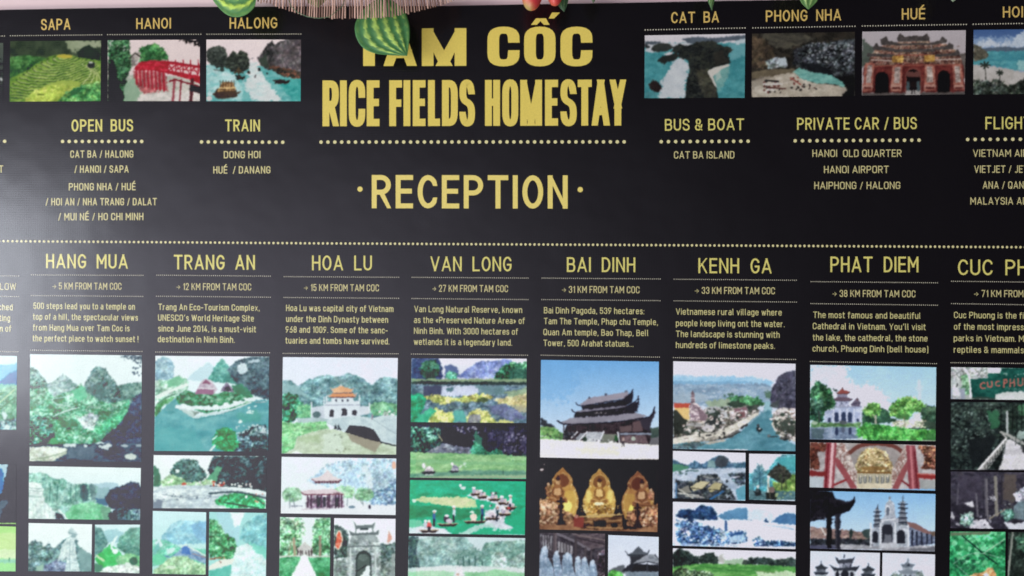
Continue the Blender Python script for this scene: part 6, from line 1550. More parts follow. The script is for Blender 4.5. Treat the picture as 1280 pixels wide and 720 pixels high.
for cx, cy in ((90, 672), (340, 682)):
    p([cx - 36, cy, cx - 14, cy - 6, cx, cy - 22, cx + 16, cy - 6, cx + 36, cy + 2, cx + 22, cy + 14, cx - 24, cy + 14], '3a4048', 3, .5); p([cx - 22, cy + 12, cx + 22, cy + 12, cx + 24, cy + 28, cx - 26, cy + 28], '767e8a,3a404a', 2); p([cx - 40, cy + 26, cx + 38, cy + 26, cx + 30, cy + 42, cx - 32, cy + 42], '2f3540', 3, .5); p([cx - 26, cy + 40, cx + 26, cy + 40, cx + 26, 745, cx - 26, 745], '8a929e,a8b0ba', 3); e(cx, cy - 26, 3, 8, '4a505a')
ph([416, 598, 694, 606, 692, 740, 414, 740], 'printed photo of a small tiered stone tower', 'cbd9ed>d6dfee')
p([454, 720, 480, 694, 505, 712, 525, 688, 580, 690, 622, 693, 648, 745, 454, 745], '768684,98a4a4,5d6e6c', 2.6, 1.2); p([522, 668, 574, 668, 580, 745, 518, 745], 'b2bcc6,8894a0', 3); p([508, 656, 530, 656, 548, 642, 566, 656, 590, 654, 572, 674, 524, 674], '646e7a,808a96', 3, .4); p([494, 690, 525, 690, 550, 676, 575, 690, 604, 688, 584, 708, 512, 708], '6c7882,8a94a0', 3, .4); e(550, 638, 5, 15, '848e9a'); e(550, 662, 8, 6, '3a424c'); e(535, 722, 7, 12, '5a646e'); e(562, 722, 7, 12, '5a646e')

# ---------------- last column (cut by the right edge)
fr(1180, 450, 1280, 514)
ph([46, 46, 890, 58, 886, 262, 44, 250], 'printed photo of a green park entrance sign with pink letters', 'bcc4c2>9aa29e')
p([40, 40, 280, 40, 280, 130, 40, 130], 'b4bcba,d4d8d8,8a9490', 3); p([105, 100, 165, 88, 176, 225, 116, 228], '74a47e,98c09c,5a8868', 3, 1); p([40, 180, 134, 178, 134, 256, 40, 256], '868fa0,a0a8b4', (2, 5)); p([56, 52, 112, 52, 92, 150, 104, 250, 56, 250], 'd4d8d8,a4acac,bcc4c4', (2.4, 6)); l([130, 52, 164, 115, 170, 235], 14, 'e0e4e4', 1, True); l([85, 150, 80, 170], 8, '3a4040')
for q_ in ([190, 50, 240, 105], [250, 52, 215, 100], [270, 60, 200, 80], [110, 70, 60, 100], [60, 60, 110, 130]):
    l(q_, 4, '5f6864', .8)
p([168, 122, 278, 114, 284, 84, 362, 80, 366, 48, 895, 48, 895, 212, 330, 216, 330, 250, 180, 244], '1d584f,2a6c60,174640', 4, .5); p([276, 46, 362, 46, 362, 84, 284, 86], 'dadede', 3, .6); p([326, 218, 400, 203, 895, 198, 895, 266, 330, 258], 'ced4d2,aeb6b2', (6, 3), .8); p([180, 235, 330, 240, 330, 256, 180, 252], '3a4a44')
for q_ in ([262, 148, 246, 145, 234, 160, 240, 178, 264, 178], [278, 140, 280, 165, 292, 172, 306, 165, 304, 138], [354, 138, 340, 135, 330, 150, 336, 164, 358, 162]):
    l(q_, 8, 'c8685e', 1, True)
for q_ in ([384, 124, 384, 172], [384, 124, 402, 126, 404, 144, 386, 148], [424, 122, 424, 170], [450, 120, 450, 168], [424, 146, 450, 144], [474, 120, 476, 160, 490, 166, 504, 158, 504, 116], [524, 116, 524, 162], [545, 160, 545, 114], [524, 118, 545, 160]):
    l(q_, 8, 'c4685e')
sp(14, (372, 82, 520, 106), '8caca2', 5, .8); sp(14, (385, 174, 520, 196), '6a9088', 5, .8)
ph([44, 270, 890, 275, 886, 708, 42, 706], 'printed photo of a boardwalk through dark forest', '2a3432>202626')
p([38, 264, 895, 264, 895, 715, 38, 715], '212a2a,364440,181e20,4a5c54,2a3433', 3); sp(170, (50, 280, 340, 600), '5f746c,8a9f98,455850', 7, .65); sp(40, (50, 600, 250, 700), '3f4f4a', 8, .6)
p([150, 520, 330, 480, 300, 620, 180, 690], '1a1f22,282e30', 4, 2); p([275, 335, 352, 318, 356, 432, 300, 446], '2c5842,407254', 3, 1.5); p([415, 285, 520, 285, 520, 455, 420, 445], '2a3832,4a5a50,1e2925', 3, 1.2); p([470, 290, 560, 290, 560, 350, 490, 350], '3f7050,58906a', 3, 1.5, .8)
for x in (365, 440, 470, 500):
    l([x, 285, x - 2, 440], 6, '161c1c', .8)
l([404, 330, 406, 470], 14, 'acb4b4'); e(500, 482, 34, 30, '748882,98aaa4', 2.6, 1.2)
p([393, 515, 430, 498, 500, 548, 620, 640, 720, 712, 345, 712, 388, 600], 'cccccf,b8b8bd,dadade', (6, 4)); p([380, 570, 520, 560, 520, 600, 385, 610], 'a8a8ae', (6, 3), 1.5, .6)
p([395, 500, 402, 522, 262, 712, 206, 712], '9c9c9a,7c7c7a,b4b4b2', 3, .5); l([395, 505, 214, 708], 13, 'd6d6d6'); l([402, 530, 270, 712], 5, 'c0c0be')
for i in range(9):
    x = 390 - i * 16
    l([x, 520 + i * 20, x + 2, 560 + i * 21], 6, '3f4444')
l([365, 462, 430, 490, 520, 540, 720, 640], 17, '9c9e9a'); l([375, 490, 440, 512, 520, 568], 7, '3a3f3e'); l([380, 478, 400, 500], 9, 'b8b8b4'); l([460, 500, 460, 545], 7, '6a6e6c'); l([490, 520, 495, 570], 8, '6a6e6c'); p([500, 545, 560, 580, 560, 620, 500, 590], '3a3c3e', 3)
fr(1180, 580, 1280, 514)
ph([44, 48, 890, 60, 884, 424, 42, 412], 'printed photo of pale rocks among tree trunks', '403e4a>34323c')
p([38, 42, 895, 42, 895, 430, 38, 430], '363440,4e4b56,2a2832,403e4a', 4); p([385, 65, 465, 65, 455, 255, 378, 225], '504a4a,605854', 3, 1.2); p([90, 80, 240, 70, 240, 230, 90, 230], '3c3846,524e5c', 3, 2, .8)
for q_, w_, c_ in (([268, 100, 275, 345], 20, '5f5d66'), ([330, 85, 337, 325], 21, '7e7c74'), ([205, 190, 215, 335], 14, '5a5864'), ([90, 120, 80, 300], 12, '4a4856'), ([370, 80, 372, 260], 8, '2a2830')):
    l(q_, w_, c_); l([q_[0] + w_ * .2, q_[1], q_[2] + w_ * .2, q_[3]], w_ * .3, '8f8d8c', .5)
p([128, 247, 186, 238, 194, 270, 150, 270], 'ccccd4'); p([155, 372, 262, 352, 315, 414, 168, 416], 'e0e0e8,b0b0bc', 3); p([438, 192, 520, 145, 700, 145, 700, 245, 480, 262], 'b8bcc8,d4d8e0,9a9eac', 3, 1); p([380, 368, 450, 385, 520, 368, 700, 368, 700, 430, 425, 430], 'dce0e8,b8bcc8', 4); p([60, 260, 140, 255, 180, 300, 100, 330, 60, 310], '23212a,3a3844', 3, 1.2)
p([105, 322, 182, 308, 194, 372, 150, 405, 98, 385], '76988e,4a6664,98b4ac', 2.6, 1.4); p([355, 302, 440, 288, 464, 340, 400, 375], '466c62,6a9084,304c48', 2.6, 1.4); p([448, 262, 520, 228, 520, 358, 448, 352], '586c74,7e9298', 3, 1); sp(26, (60, 330, 340, 400), 'a8a8b4,2a2832,c8c8d0', 9, .7); sp(14, (270, 200, 330, 250), 'c4c4cc', 6, .7); p([48, 300, 70, 340, 60, 360, 44, 340], 'b4b4bc'); l([290, 350, 345, 320, 390, 290], 8, '8a8478'); l([475, 100, 505, 140], 18, '34323e'); sp(14, (380, 230, 450, 310), '9aa4a0,5a5c58', 7, .6)
ph([40, 434, 395, 436, 392, 740, 36, 740], 'printed photo of a brown animal among bright green leaves', '35945f>2f8a58')
p([34, 430, 400, 430, 400, 745, 34, 745], '2a8654,46ac72,1a6240,6cc892,328e5c', 4); sp(26, (50, 470, 390, 640), '74d498,8ce0ac,3aa468', 17, .7); sp(20, (50, 600, 200, 700), '1c4a38,2a5f48', 13, .7)
p([38, 438, 300, 432, 292, 450, 42, 460], '586a56,708468', 3, .4); l([115, 460, 200, 530, 255, 580, 340, 640], 8, '12322a', 1, True); l([250, 575, 392, 480], 6, 'a4ccac'); l([60, 640, 150, 582, 255, 575, 392, 612], 5, '8ab49a', .9, True); l([80, 650, 160, 720], 5, '8cb8a0', .8); e(240, 605, 22, 12, '2a6c50')
p([155, 725, 200, 700, 258, 692, 280, 664, 312, 668, 334, 710, 334, 745, 155, 745], 'a87446,cc9c6c,e4c69c', 3, .6); e(268, 714, 17, 13, 'dce2e2'); e(300, 690, 12, 10, 'e0c088'); e(250, 722, 6, 5, '3a2c24')
ph([412, 438, 890, 440, 886, 740, 410, 740], 'printed photo of a dim forest trunk at the right edge', '2c3632>222b28')
p([406, 434, 895, 434, 895, 745, 406, 745], '28322e,3c4c44,1c2522', 3); p([455, 472, 520, 448, 520, 565, 468, 545], '3c5e4e,5c8069,2c4a3c', 2.8, 1.4); l([440, 438, 422, 600, 405, 745], 14, '8d938b', 1, True); l([436, 438, 416, 600], 4, '5a605a'); sp(16, (440, 450, 520, 700), '56685e,1a2220', 8, .6)


def soften(a):
    for ax in (0, 1):
        a = (np.roll(a, 1, ax) + 2 * a + np.roll(a, -1, ax)) / 4
    return a


def detail():
    """fine grain of leaf, rock and ripple in the textured parts, and ragged borders between them"""
    global CAN
    for y0 in range(0, CH, 200):
        y1 = min(CH, y0 + 200)
        yy, xx = np.mgrid[y0:y1, 0:CW]
        fx, fy = xx / SS, yy / SS
        t = TEX[y0:y1] * np.where(fx - OX < 350, .8, 1.0)
        dx = t * (vnoise(fx / 1.7 + 9, fy / 1.7) - .5) * 2.0 * SS * .8
        dy = t * (vnoise(fx / 1.7, fy / 1.7 + 31) - .5) * 2.0 * SS * .8
        OUT[y0:y1] = CAN[np.clip(yy + dy, 0, CH - 1).astype(int), np.clip(xx + dx, 0, CW - 1).astype(int)]
        lum = 1.0 * (vnoise(fx / 8 + 3, fy / 6.5) - .5) + .75 * (vnoise(fx / 2.7, fy / 2.4 + 17) - .5) + .75 * (vnoise(fx / 1.35 + 71, fy / 1.25) - .5) + .35 * (vnoise(fx / .8, fy / .8 + 5) - .5)
        f = np.exp(t * .95 * lum + t * .03)[..., None]
        hue = 1 + (t * .16)[..., None] * np.stack([vnoise(fx / 3.1 + 13 * k, fy / 3.1 - 7 * k) - .5 for k in range(3)], -1)
        OUT[y0:y1] *= f * hue


OUT = np.zeros_like(CAN)
detail()
OUT = np.maximum(OUT, 0)
CAN = soften(soften(soften(np.clip(OUT, 0, 1))))
grey = CAN @ np.array([.3, .59, .11], np.float32)
yy_, xx_ = np.mgrid[0:CH, 0:CW]
sat = np.where((xx_ / SS - OX > 790) & (yy_ / SS - OY < 135), .76, .88)[..., None]
cool = np.where((xx_ / SS - OX < 520) & (yy_ / SS - OY > 430), 1, 0)[..., None]
dim = np.where((xx_ / SS - OX > 790) & (yy_ / SS - OY < 135), .94, 1.0)[..., None]
CAN = (grey[..., None] + (CAN - grey[..., None]) * sat) * dim * (1 + cool * np.array([-.035, .02, .0]))
CAN = np.clip(CAN, 0, 1)
CAN = CAN + .30 * (CAN * CAN * (3 - 2 * CAN) - CAN)      # the prints' own contrast


def unlight(rgb, x, y):
    """the ink's own colour, from how it reads in the room: less the film's sheen, over the light that reaches it"""
    G_ = [[0.967, 0.931, 0.89, 0.859, 0.836, 0.806, 0.781, 0.759, 0.739, 0.72, 0.706, 0.689, 0.676], [0.987, 0.947, 0.91, 0.873, 0.843, 0.817, 0.789, 0.769, 0.745, 0.728, 0.714, 0.701, 0.683], [1.014, 0.974, 0.928, 0.892, 0.864, 0.834, 0.805, 0.784, 0.763, 0.742, 0.726, 0.709, 0.689], [1.027, 0.988, 0.952, 0.911, 0.879, 0.85, 0.822, 0.798, 0.779, 0.755, 0.736, 0.717, 0.699], [1.067, 1.021, 0.975, 0.934, 0.896, 0.868, 0.838, 0.815, 0.791, 0.769, 0.749, 0.73, 0.716], [1.074, 1.035, 0.995, 0.955, 0.918, 0.888, 0.859, 0.831, 0.807, 0.782, 0.763, 0.741, 0.728], [1.102, 1.056, 1.012, 0.978, 0.938, 0.907, 0.875, 0.848, 0.822, 0.798, 0.777, 0.755, 0.734], [1.126, 1.079, 1.035, 0.995, 0.96, 0.928, 0.896, 0.868, 0.835, 0.81, 0.789, 0.767, 0.743], [1.139, 1.091, 1.057, 1.013, 0.975, 0.944, 0.916, 0.884, 0.851, 0.826, 0.8, 0.776, 0.747]]
    H_ = [[0.0169, 0.0139, 0.0108, 0.0092, 0.0078, 0.0064, 0.005, 0.0042, 0.0036, 0.0031, 0.0029, 0.0026, 0.0027], [0.0333, 0.0229, 0.0204, 0.0155, 0.0123, 0.0091, 0.0069, 0.0053, 0.0041, 0.0035, 0.0032, 0.0028, 0.0027], [0.0854, 0.0615, 0.0422, 0.0323, 0.0246, 0.0179, 0.0134, 0.0095, 0.0066, 0.0046, 0.0038, 0.0032, 0.0029], [0.3271, 0.1538, 0.0685, 0.0527, 0.0418, 0.0328, 0.0215, 0.014, 0.01, 0.006, 0.0044, 0.0036, 0.0031], [0.4119, 0.1926, 0.0973, 0.074, 0.0585, 0.0438, 0.0297, 0.0193, 0.0121, 0.0077, 0.0052, 0.0039, 0.0033], [0.4192, 0.1966, 0.1041, 0.0817, 0.0642, 0.0489, 0.0341, 0.0209, 0.0133, 0.0082, 0.0057, 0.0042, 0.0036], [0.3131, 0.1504, 0.0986, 0.0802, 0.0646, 0.049, 0.0345, 0.0217, 0.0139, 0.0085, 0.0059, 0.0044, 0.0036], [0.1257, 0.1044, 0.0879, 0.0747, 0.0601, 0.0469, 0.0323, 0.0217, 0.0134, 0.0083, 0.0058, 0.0044, 0.0036], [0.0998, 0.0897, 0.079, 0.0692, 0.0582, 0.0463, 0.0325, 0.0215, 0.0129, 0.0083, 0.0058, 0.0045, 0.0036]]
    gx, gy = np.clip(x / 1280 * 12, 0, 11.999), np.clip(y / 720 * 8, 0, 7.999)
    xi, yi = gx.astype(int), gy.astype(int)
    fx, fy = gx - xi, gy - yi

    def at(t):
        t = np.array(t)
        return (t[yi, xi] * (1 - fx) + t[yi, xi + 1] * fx) * (1 - fy) + (t[yi + 1, xi] * (1 - fx) + t[yi + 1, xi + 1] * fx) * fy
    gain = at(G_)[:, None] * np.array([.97, .962, 1.068])
    sheen = np.minimum(at(H_), .22)[:, None] * np.array([.96, .94, 1.10])
    left_lift = 1 + .08 * np.clip(1 - x / 620, 0, 1) * np.clip((y - 300) / 100, 0, 1)      # extra brightness put into the print colours towards the lower left
    return np.clip((lin(rgb) * left_lift[:, None] - sheen) / gain, 0.004, 0.92)


def make_print(i, q, label):
    wd = max(np.hypot(*(q[1] - q[0])), np.hypot(*(q[2] - q[3])))
    hg = max(np.hypot(*(q[3] - q[0])), np.hypot(*(q[2] - q[1])))
    nx, ny = int(wd * 1.4) + 1, int(hg * 1.4) + 1
    s, t = np.meshgrid(np.linspace(0, 1, nx), np.linspace(0, 1, ny))
    s, t = s[..., None], t[..., None]
    xy = ((q[0] * (1 - s) + q[1] * s) * (1 - t) + (q[3] * (1 - s) + q[2] * s) * t).reshape(-1, 2)
    X = np.clip((xy[:, 0] + OX) * SS - .5, 0, CW - 2)
    Y = np.clip((xy[:, 1] + OY) * SS - .5, 0, CH - 2)
    xi, yi = X.astype(int), Y.astype(int)
    fx, fy = (X - xi)[:, None], (Y - yi)[:, None]
    c = (CAN[yi, xi] * (1 - fx) + CAN[yi, xi + 1] * fx) * (1 - fy) + (CAN[yi + 1, xi] * (1 - fx) + CAN[yi + 1, xi + 1] * fx) * fy
    col = np.ones((len(xy), 4), np.float32)
    col[:, :3] = unlight(c, xy[:, 0], xy[:, 1])
    pts = Parr(xy, 0.0004)
    idx = np.arange(nx * ny).reshape(ny, nx)
    quads = np.stack([idx[1:, :-1], idx[1:, 1:], idx[:-1, 1:], idx[:-1, :-1]], -1).reshape(-1, 4)
    me = bpy.data.meshes.new('printed_photo')
    me.vertices.add(len(pts))
    me.vertices.foreach_set('co', pts.astype(np.float32).ravel())
    me.loops.add(len(quads) * 4)
    me.loops.foreach_set('vertex_index', quads.astype(np.int32).ravel())
    me.polygons.add(len(quads))
    me.polygons.foreach_set('loop_start', np.arange(0, len(quads) * 4, 4, dtype=np.int32))
    me.polygons.foreach_set('loop_total', np.full(len(quads), 4, np.int32))
    me.update(calc_edges=True)
    ca = me.color_attributes.new('print', 'FLOAT_COLOR', 'POINT')
    ca.data.foreach_set('color', col.ravel())
    link('printed_photo', me, M_PHOTO, banner, label)


for i, (q, lab) in enumerate(PHOTOS):
    make_print(i, q, lab)
# ------------------------------------------------------------------ things hanging in front of the top of the banner
def mpp(off):
    return (DIST - off) / F_PX          # metres per photograph pixel at that distance


def leaf_mat():
    m, t, b = new_mat('leaf')
    at = t.nodes.new('ShaderNodeVertexColor')
    at.layer_name = 'tone'
    t.links.new(at.outputs['Color'], b.inputs['Base Color'])
    b.inputs['Roughness'].default_value = 0.6
    no = t.nodes.new('ShaderNodeTexNoise')
    no.inputs['Scale'].default_value = 160
    bu = t.nodes.new('ShaderNodeBump')
    bu.inputs['Strength'].default_value = 0.2
    bu.inputs['Distance'].default_value = 0.002
    t.links.new(no.outputs['Fac'], bu.inputs['Height'])
    t.links.new(bu.outputs[0], b.inputs['Normal'])
    return m


def plain_mat(name, c0, c1, scale, rough, stretch=None):
    m, t, b = new_mat(name)
    no = t.nodes.new('ShaderNodeTexNoise')
    no.inputs['Scale'].default_value = scale
    no.inputs['Detail'].default_value = 4
    tcn = t.nodes.new('ShaderNodeTexCoord')
    oi = t.nodes.new('ShaderNodeObjectInfo')
    ad = t.nodes.new('ShaderNodeMath')
    sub = t.nodes.new('ShaderNodeMath')
    sub.operation = 'MULTIPLY_ADD'
    sub.inputs[1].default_value = 0.9
    sub.inputs[2].default_value = -0.45
    mpn = t.nodes.new('ShaderNodeMapping')
    if stretch:
        mpn.inputs['Scale'].default_value = stretch
    t.links.new(tcn.outputs['Object'], mpn.inputs['Vector'])
    t.links.new(mpn.outputs[0], no.inputs['Vector'])
    t.links.new(oi.outputs['Random'], sub.inputs[0])
    t.links.new(no.outputs['Fac'], ad.inputs[0])
    t.links.new(sub.outputs[0], ad.inputs[1])
    r = t.nodes.new('ShaderNodeValToRGB')
    r.color_ramp.elements[0].color = (*c0, 1)
    r.color_ramp.elements[1].color = (*c1, 1)
    r.color_ramp.elements[0].position, r.color_ramp.elements[1].position = .25, .75
    t.links.new(ad.outputs[0], r.inputs['Fac'])
    t.links.new(r.outputs[0], b.inputs['Base Color'])
    b.inputs['Roughness'].default_value = rough
    return m


M_LEAF = leaf_mat()
M_TWIG = plain_mat('dry_twig', (0.22, 0.115, 0.08), (0.66, 0.42, 0.31), 30, 0.7, (1, 1, .15))
M_STEM = plain_mat('vine_stem', (0.08, 0.16, 0.07), (0.20, 0.32, 0.16), 40, 0.5)
M_THREAD = plain_mat('cane_rail', (0.25, 0.14, 0.09), (0.42, 0.26, 0.18), 30, 0.6)


def thing(name, loc, label, cat, group=None):
    o = bpy.data.objects.new(name, None)
    COL.objects.link(o)
    o.location = loc
    o.empty_display_size = .02
    o['label'], o['category'] = label, cat
    if group:
        o['group'] = group
    bpy.context.view_layer.update()
    return o


def resample(pts, n):
    q = spl(np.array(pts, float).reshape(-1, 2), 10)
    cum = np.concatenate([[0], np.cumsum(np.hypot(*np.diff(q, axis=0).T))])
    s = np.linspace(0, cum[-1], n)
    return np.stack([np.interp(s, cum, q[:, 0]), np.interp(s, cum, q[:, 1])], 1)


def make_leaf(name, left, right, off, bulge, bands, dark, light, rim, parent=None, seed=1, nu=60, nv=40, bw=.5, label=None):
    L, Rr = resample(left, nu), resample(right, nu)
    t = np.linspace(0, 1, nv)[None, :, None]
    xy = L[:, None] * (1 - t) + Rr[:, None] * t
    s = np.linspace(0, 1, nu)[:, None]
    tt = np.linspace(0, 1, nv)[None, :]
    b = bulge * np.sin(math.pi * tt) * np.sin(math.pi * (.08 + .92 * s)) ** .7
    ridge = .0011 * np.cos(2 * math.pi * bands * tt) * np.sin(math.pi * s)
    d = (off + b + ridge).reshape(-1)
    base = xy.reshape(-1, 2)
    pts = np.array([np.array(P(x, y, o)) for (x, y), o in zip(base, d)])
    # variegation: pale feathered bands between the long veins
    ss, t2 = np.meshgrid(s[:, 0], tt[0], indexing='ij')
    ph_ = t2 * bands + .06 * np.sin(ss * 5 + seed)
    near = ((ph_ + .5) % 1) - .5                      # across one band, -0.5..0.5
    k_ = np.floor(ph_ + .5)
    saw = ((ss * 10 + k_ * .37 + np.abs(near) * 2.2) % 1)      # feathers that run forward from the midline of the band
    wid = .10 + .24 * (fbm(ss * 3 + k_ * 5.3, t2 * 2, 1.0, seed * 3.1)) + .26 * (saw - .5) + .20 * (fbm(ss * 22, t2 * 12, 1.0, seed + 4) - .5)
    wid = wid * (bw / .5) * np.clip(np.sin(math.pi * np.clip((ss - .10) / .86, 0, 1)), 0, 1) ** .5
    pale = np.clip((wid - np.abs(near)) * 9, 0, 1)
    edge = np.minimum(np.minimum(t2, 1 - t2) * 9, np.minimum((ss - .10) * 5, (1.0 - ss) * 9))
    pale = pale * np.clip(edge - .35, 0, 1) * np.clip(.30 + fbm(ss * 12, t2 * 16, 1.0, seed) * 1.15, 0, 1)
    vein = np.clip(1 - np.abs(np.abs(near) - .5) * 12, 0, 1)[..., None]
    dk, lt, rm = lin(hexc(dark)), lin(hexc(light)), lin(hexc(rim))
    mott = (.8 + .5 * fbm(ss * 24, t2 * 16, 1.0, seed + 9))[..., None]
    mid_ = np.clip((wid + .13 - np.abs(near)) * 6, 0, 1) * np.clip(edge, 0, 1) * .5
    dk2 = dk * (1 - mid_[..., None]) + (dk * .62 + lt * .38) * mid_[..., None]
    c = dk2 * mott * (1 - pale[..., None]) + lt * mott * pale[..., None]
    c = c * (1 - .35 * vein) + rm * .35 * vein
    col = np.ones((nu * nv, 4), np.float32)
    col[:, :3] = np.clip(c.reshape(-1, 3) / .8, 0, 1)
    faces = []
    for i in range(nu - 1):
        for j in range(nv - 1):
            a = i * nv + j
            faces.append((a, a + nv, a + nv + 1, a + 1))
    me = mesh_from(name, pts, faces)
    ca = me.color_attributes.new('tone', 'FLOAT_COLOR', 'POINT')
    ca.data.foreach_set('color', col.ravel())
    for f in me.polygons:
        f.use_smooth = True
    o = link(name, me, M_LEAF, parent, label)
    so = o.modifiers.new('thickness', 'SOLIDIFY')
    so.thickness = 0.0008
    return o


def tube(name, pts3, r0, r1, mat, parent=None, n=8):
    pts3 = [Vector(p_) for p_ in pts3]
    vs, fs = [], []
    for i, c in enumerate(pts3):
        d = (pts3[min(i + 1, len(pts3) - 1)] - pts3[max(i - 1, 0)]).normalized()
        a = d.cross(Vector((.3, 1, .2))).normalized()
        b = d.cross(a)
        r = r0 + (r1 - r0) * i / (len(pts3) - 1)
        for k_ in range(n):
            t_ = 2 * math.pi * k_ / n
            vs.append(c + a * (r * math.cos(t_)) + b * (r * math.sin(t_)))
    for i in range(len(pts3) - 1):
        for k_ in range(n):
            fs.append((i * n + k_, i * n + (k_ + 1) % n, (i + 1) * n + (k_ + 1) % n, (i + 1) * n + k_))
    fs.append(tuple(range(n))[::-1])
    fs.append(tuple(range((len(pts3) - 1) * n, len(pts3) * n)))
    me = mesh_from(name, vs, fs)
    for f in me.polygons:
        f.use_smooth = len(f.vertices) == 4
    return link(name, me, mat, parent)


# ---- fringed shade of loose dry twigs
PROF = np.array([(322, 3), (335, 5), (345, 7.5), (355, 12.5), (366, 15.5), (380, 21), (400, 22.5), (415, 23.3), (455, 23.4), (475, 22.8), (490, 21),
                 (505, 18.3), (520, 14.8), (535, 11), (550, 6.8), (560, 3), (570, -1)], float)
shade = thing('twig_fringe', P(445, -40, .15), 'fringe of thin upright dry twigs hanging over the top edge of the banner', 'fringe')


def bow(x):
    return .17 - .09 * ((x - 445) / 124) ** 2


rt = random.Random(8)
x = 322.5
while x < 568:
    if not 431.8 < x < 436.2:
        yb = float(np.interp(x, PROF[:, 0], PROF[:, 1])) + rt.uniform(-1.6, .6)
        o_ = bow(x) + rt.uniform(-.004, .004)
        dx = rt.uniform(-.5, .5) + (x - 445) * -.012
        r_ = rt.uniform(.75, 1.1) * mpp(o_)
        a_, c_ = P(x + dx * 4, -46, o_ - .01), P(x, yb, o_)
        mid = (a_ + c_) / 2 + Vector((rt.uniform(-.0006, .0006), 0, 0))
        tube('twig', [a_, mid, c_], r_ * .9, r_, M_TWIG, shade, 7)
    x += rt.uniform(2.75, 3.9) * (1.15 if x < 380 else 1)
tube('rail', [P(xx_, -43, bow(xx_) + .004) for xx_ in np.linspace(316, 574, 16)], .004, .004, M_THREAD, shade)

# ---- trailing vine with variegated leaves
vine = thing('trailing_vine', P(400, -60, .1), 'trailing vine with broad variegated striped green leaves among the dry twigs', 'vine')
make_leaf('leaf', [(478, -6), (457, 9), (444.5, 28), (444.8, 45), (453, 59), (468, 66.5), (488, 69), (509, 69.8)],
          [(478, -6), (494, 3), (506, 14), (511.5, 30), (512.3, 45), (511, 58), (509, 69.8)], .085, .006, 5.2, '326832', 'a4c258', '20482a', vine, 3, bw=.46,
          label='cupped dark green leaf with pale stripes beside the gap in the twigs')
make_leaf('leaf', [(258, -30), (263, -6), (272, 8), (284, 18.6), (296, 21.4), (307, 18.5), (315, 12.4), (319.5, 4), (322, -22)],
          [(258, -30), (268, -30), (278, -30), (288, -29), (298, -28), (306, -27), (314, -25), (322, -22)], .115, .008, 4.2, '467a3c', 'aecb4e', '38623a', vine, 7, bw=.52,
          label='bright yellow green striped leaf above the word HALONG')
make_leaf('leaf', [(382, -34), (378, -14), (386, 4), (398, 9.5)], [(382, -34), (402, -22), (410, -4), (398, 9.5)], .07, .012, 3, '4d5a2c', '6f7a3c', '3a4426', vine, 5, bw=.4,
          label='dull olive leaf behind the twigs')
tube('stem', [P(x_, y_, o_) for x_, y_, o_ in ((355, -40, .12), (358, -8, .15), (364, 8, .172), (372, 15.5, .176), (384, 20.8, .18), (398, 22.8, .182), (412, 21, .18), (428, 8, .175), (436, -20, .15))],
     .0012, .0010, M_STEM, vine)
tube('stem', [P(x_, y_, o_) for x_, y_, o_ in ((322, -22, .115), (340, -48, .11), (400, -60, .10), (470, -50, .09), (478, -6, .085))], .0016, .0014, M_STEM, vine)

# ---- pair of red fruits with a pointed leaf


def fruit_mat():
    m, t, b = new_mat('fruit_skin')
    at = t.nodes.new('ShaderNodeVertexColor')
    at.layer_name = 'tone'
    no = t.nodes.new('ShaderNodeTexNoise')
    no.inputs['Scale'].default_value = 55
    mr = t.nodes.new('ShaderNodeMapRange')
    mr.inputs['To Min'].default_value, mr.inputs['To Max'].default_value = .75, 1.25
    mx = t.nodes.new('ShaderNodeMix')
    mx.data_type, mx.blend_type = 'RGBA', 'MULTIPLY'
    mx.inputs[0].default_value = 1
    t.links.new(no.outputs['Fac'], mr.inputs['Value'])
    t.links.new(at.outputs['Color'], mx.inputs[6])
    t.links.new(mr.outputs[0], mx.inputs[7])
    t.links.new(mx.outputs[2], b.inputs['Base Color'])
    b.inputs['Roughness'].default_value = .35
    return m


M_FRUIT = fruit_mat()


def make_fruit(cx, top, bottom, hw, off, lean, parent, green, label):
    nu, nv = 30, 36
    k_ = mpp(off)
    c = P(cx, (top + bottom) / 2, off)
    hh = (bottom - top) / 2 * k_
    vs, fs, col = [], [], []
    for i in range(nu + 1):
        a = math.pi * i / nu
        z = math.cos(a)
        r = math.sin(a) ** .85 * (1 + .10 * z)
        for j in range(nv):
            b_ = 2 * math.pi * j / nv
            rr = r * hw * k_ * (1 + .03 * math.cos(3 * b_ + z))
            v_ = c + Vector((rr * math.cos(b_) + lean * (z - 1) * hh * .5 * -1 * 0 + lean * z * hh, rr * math.sin(b_), z * hh))
            vs.append(v_)
            g_ = max(0, min(1, (-z - .45) * 2.2 + .55 * -math.cos(b_) - .35)) * green
            red = np.array([.70, .055, .06]) * (1 - g_) + np.array([.42, .30, .10]) * g_
            col.append((*red, 1))
    for i in range(nu):
        for j in range(nv):
            fs.append((i * nv + j, (i + 1) * nv + j, (i + 1) * nv + (j + 1) % nv, i * nv + (j + 1) % nv))
    me = mesh_from('fruit', vs, fs)
    ca = me.color_attributes.new('tone', 'FLOAT_COLOR', 'POINT')
    ca.data.foreach_set('color', np.array(col, np.float32).ravel())
    for f in me.polygons:
        f.use_smooth = True
    return link('fruit', me, M_FRUIT, parent, label)


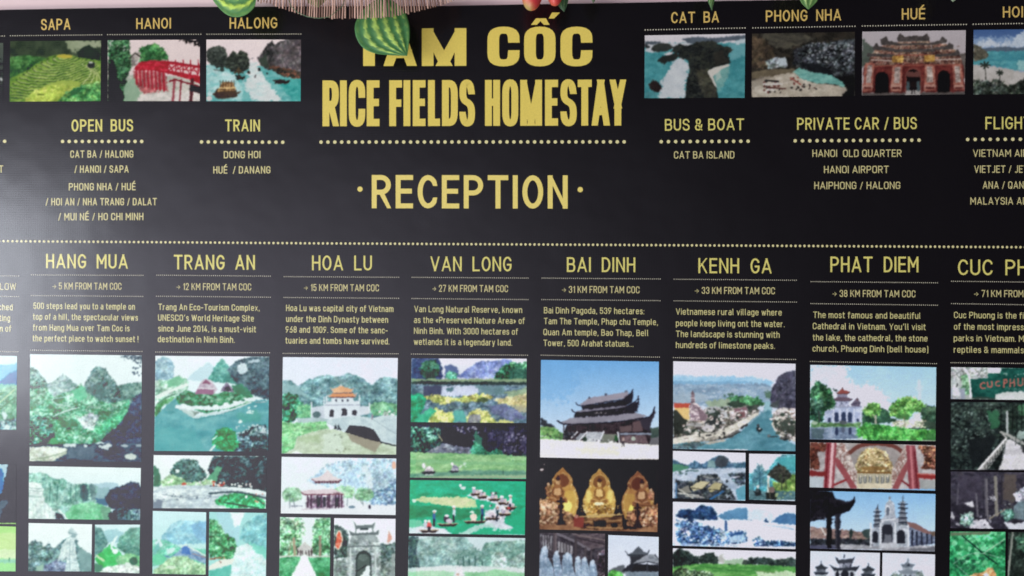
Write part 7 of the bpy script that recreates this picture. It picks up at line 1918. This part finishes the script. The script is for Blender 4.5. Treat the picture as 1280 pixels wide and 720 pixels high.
spray = thing('fruit_spray', P(684, -60, .1), 'sprig of two glossy red fruits and a pointed leaf above the title', 'fruit')
make_fruit(665, -40, 13.2, 14.6, .13, .03, spray, 1.0, 'larger red fruit tinged green at the tip')
make_fruit(692.5, -38, 7.4, 11.6, .11, -.06, spray, .2, None)
make_leaf('leaf', [(700, -34), (694, -10), (696, 3), (700, 10), (705.4, 15)], [(700, -34), (710, -20), (711, -4), (709, 6), (705.4, 15)], .085, .006, 3, '2c4a2c', '55703c', '20361f', spray, 2, 40, 24, .35)
tube('stem', [P(665, -38, .13), P(672, -52, .12), P(684, -60, .1), P(692, -50, .1), P(693.5, -36, .11)], .0022, .0018, M_STEM, spray)

# ---- single leaf tips hanging into view
for (l_, r_, off, dk, lt, lab) in (
        ([(893, -50), (881, -20), (884.5, 0), (887, 7), (890.2, 14)], [(893, -50), (899, -20), (893.4, 0), (891.5, 7), (890.2, 14)], .10, '3a5c30', '7f9a50', 'slim green leaf tip pointing down above the words CAT BA'),
        ([(1012, -60), (990, -26), (1000, 0), (1005, 7), (1010.5, 12)], [(1012, -60), (1034, -26), (1022, 0), (1016, 7), (1010.5, 12)], .10, '4a7036', 'b4cc7c', 'broad pale striped leaf tip pointing down above PHONG NHA'),
        ([(741, -40), (733, -16), (738.5, -2), (740, 1.5), (741.6, 4)], [(741, -40), (751, -16), (745, -2), (743.5, 1.5), (741.6, 4)], .09, '4a5a3c', '76865a', 'tiny dark leaf tip against the pink wall right of the red fruits'),
        ([(1192, -40), (1180, -16), (1187, -3), (1189, .2), (1191, 2.4)], [(1192, -40), (1206, -16), (1197, -3), (1194, .2), (1191, 2.4)], .09, '7a8a6a', 'b8c4a4', 'tiny pale leaf tip at the top edge between HUE and HOI AN')):
    o = make_leaf('hanging_leaf', l_, r_, off, .006, 3.0, dk, lt, '2c4424', None, 4, 40, 22, .45)
    x_, y_ = l_[0]
    tube('stem', [P(x_, y_ + 1, off), P(x_ + 2, y_ - 8, off), P(x_ + 1, -74, .1)], .0013, .0012, M_STEM, o)
    o['label'], o['category'], o['group'] = lab, 'leaf', 'leaf tips hanging in front of the banner'

# ---- the cord they all hang from, above the view
cord = tube('garland_cord', [P(x_, -74 + 5 * math.sin(x_ / 90), .1) for x_ in range(220, 1261, 40)], .0025, .0025, M_THREAD)
cord['label'], cord['category'] = 'thin brown cord strung along the pink wall, carrying the leaves and fruits', 'cord'
tube('stem', [P(684, -60, .1), P(684, -76, .1)], .002, .002, M_STEM, spray)
tube('stem', [P(400, -60, .1), P(400, -76, .1)], .0015, .0015, M_STEM, vine)
for x_ in (340, 550):
    tube('hanger', [P(x_, -43, bow(x_) + .004), P(x_, -75, .1)], .0015, .0015, M_THREAD, shade)
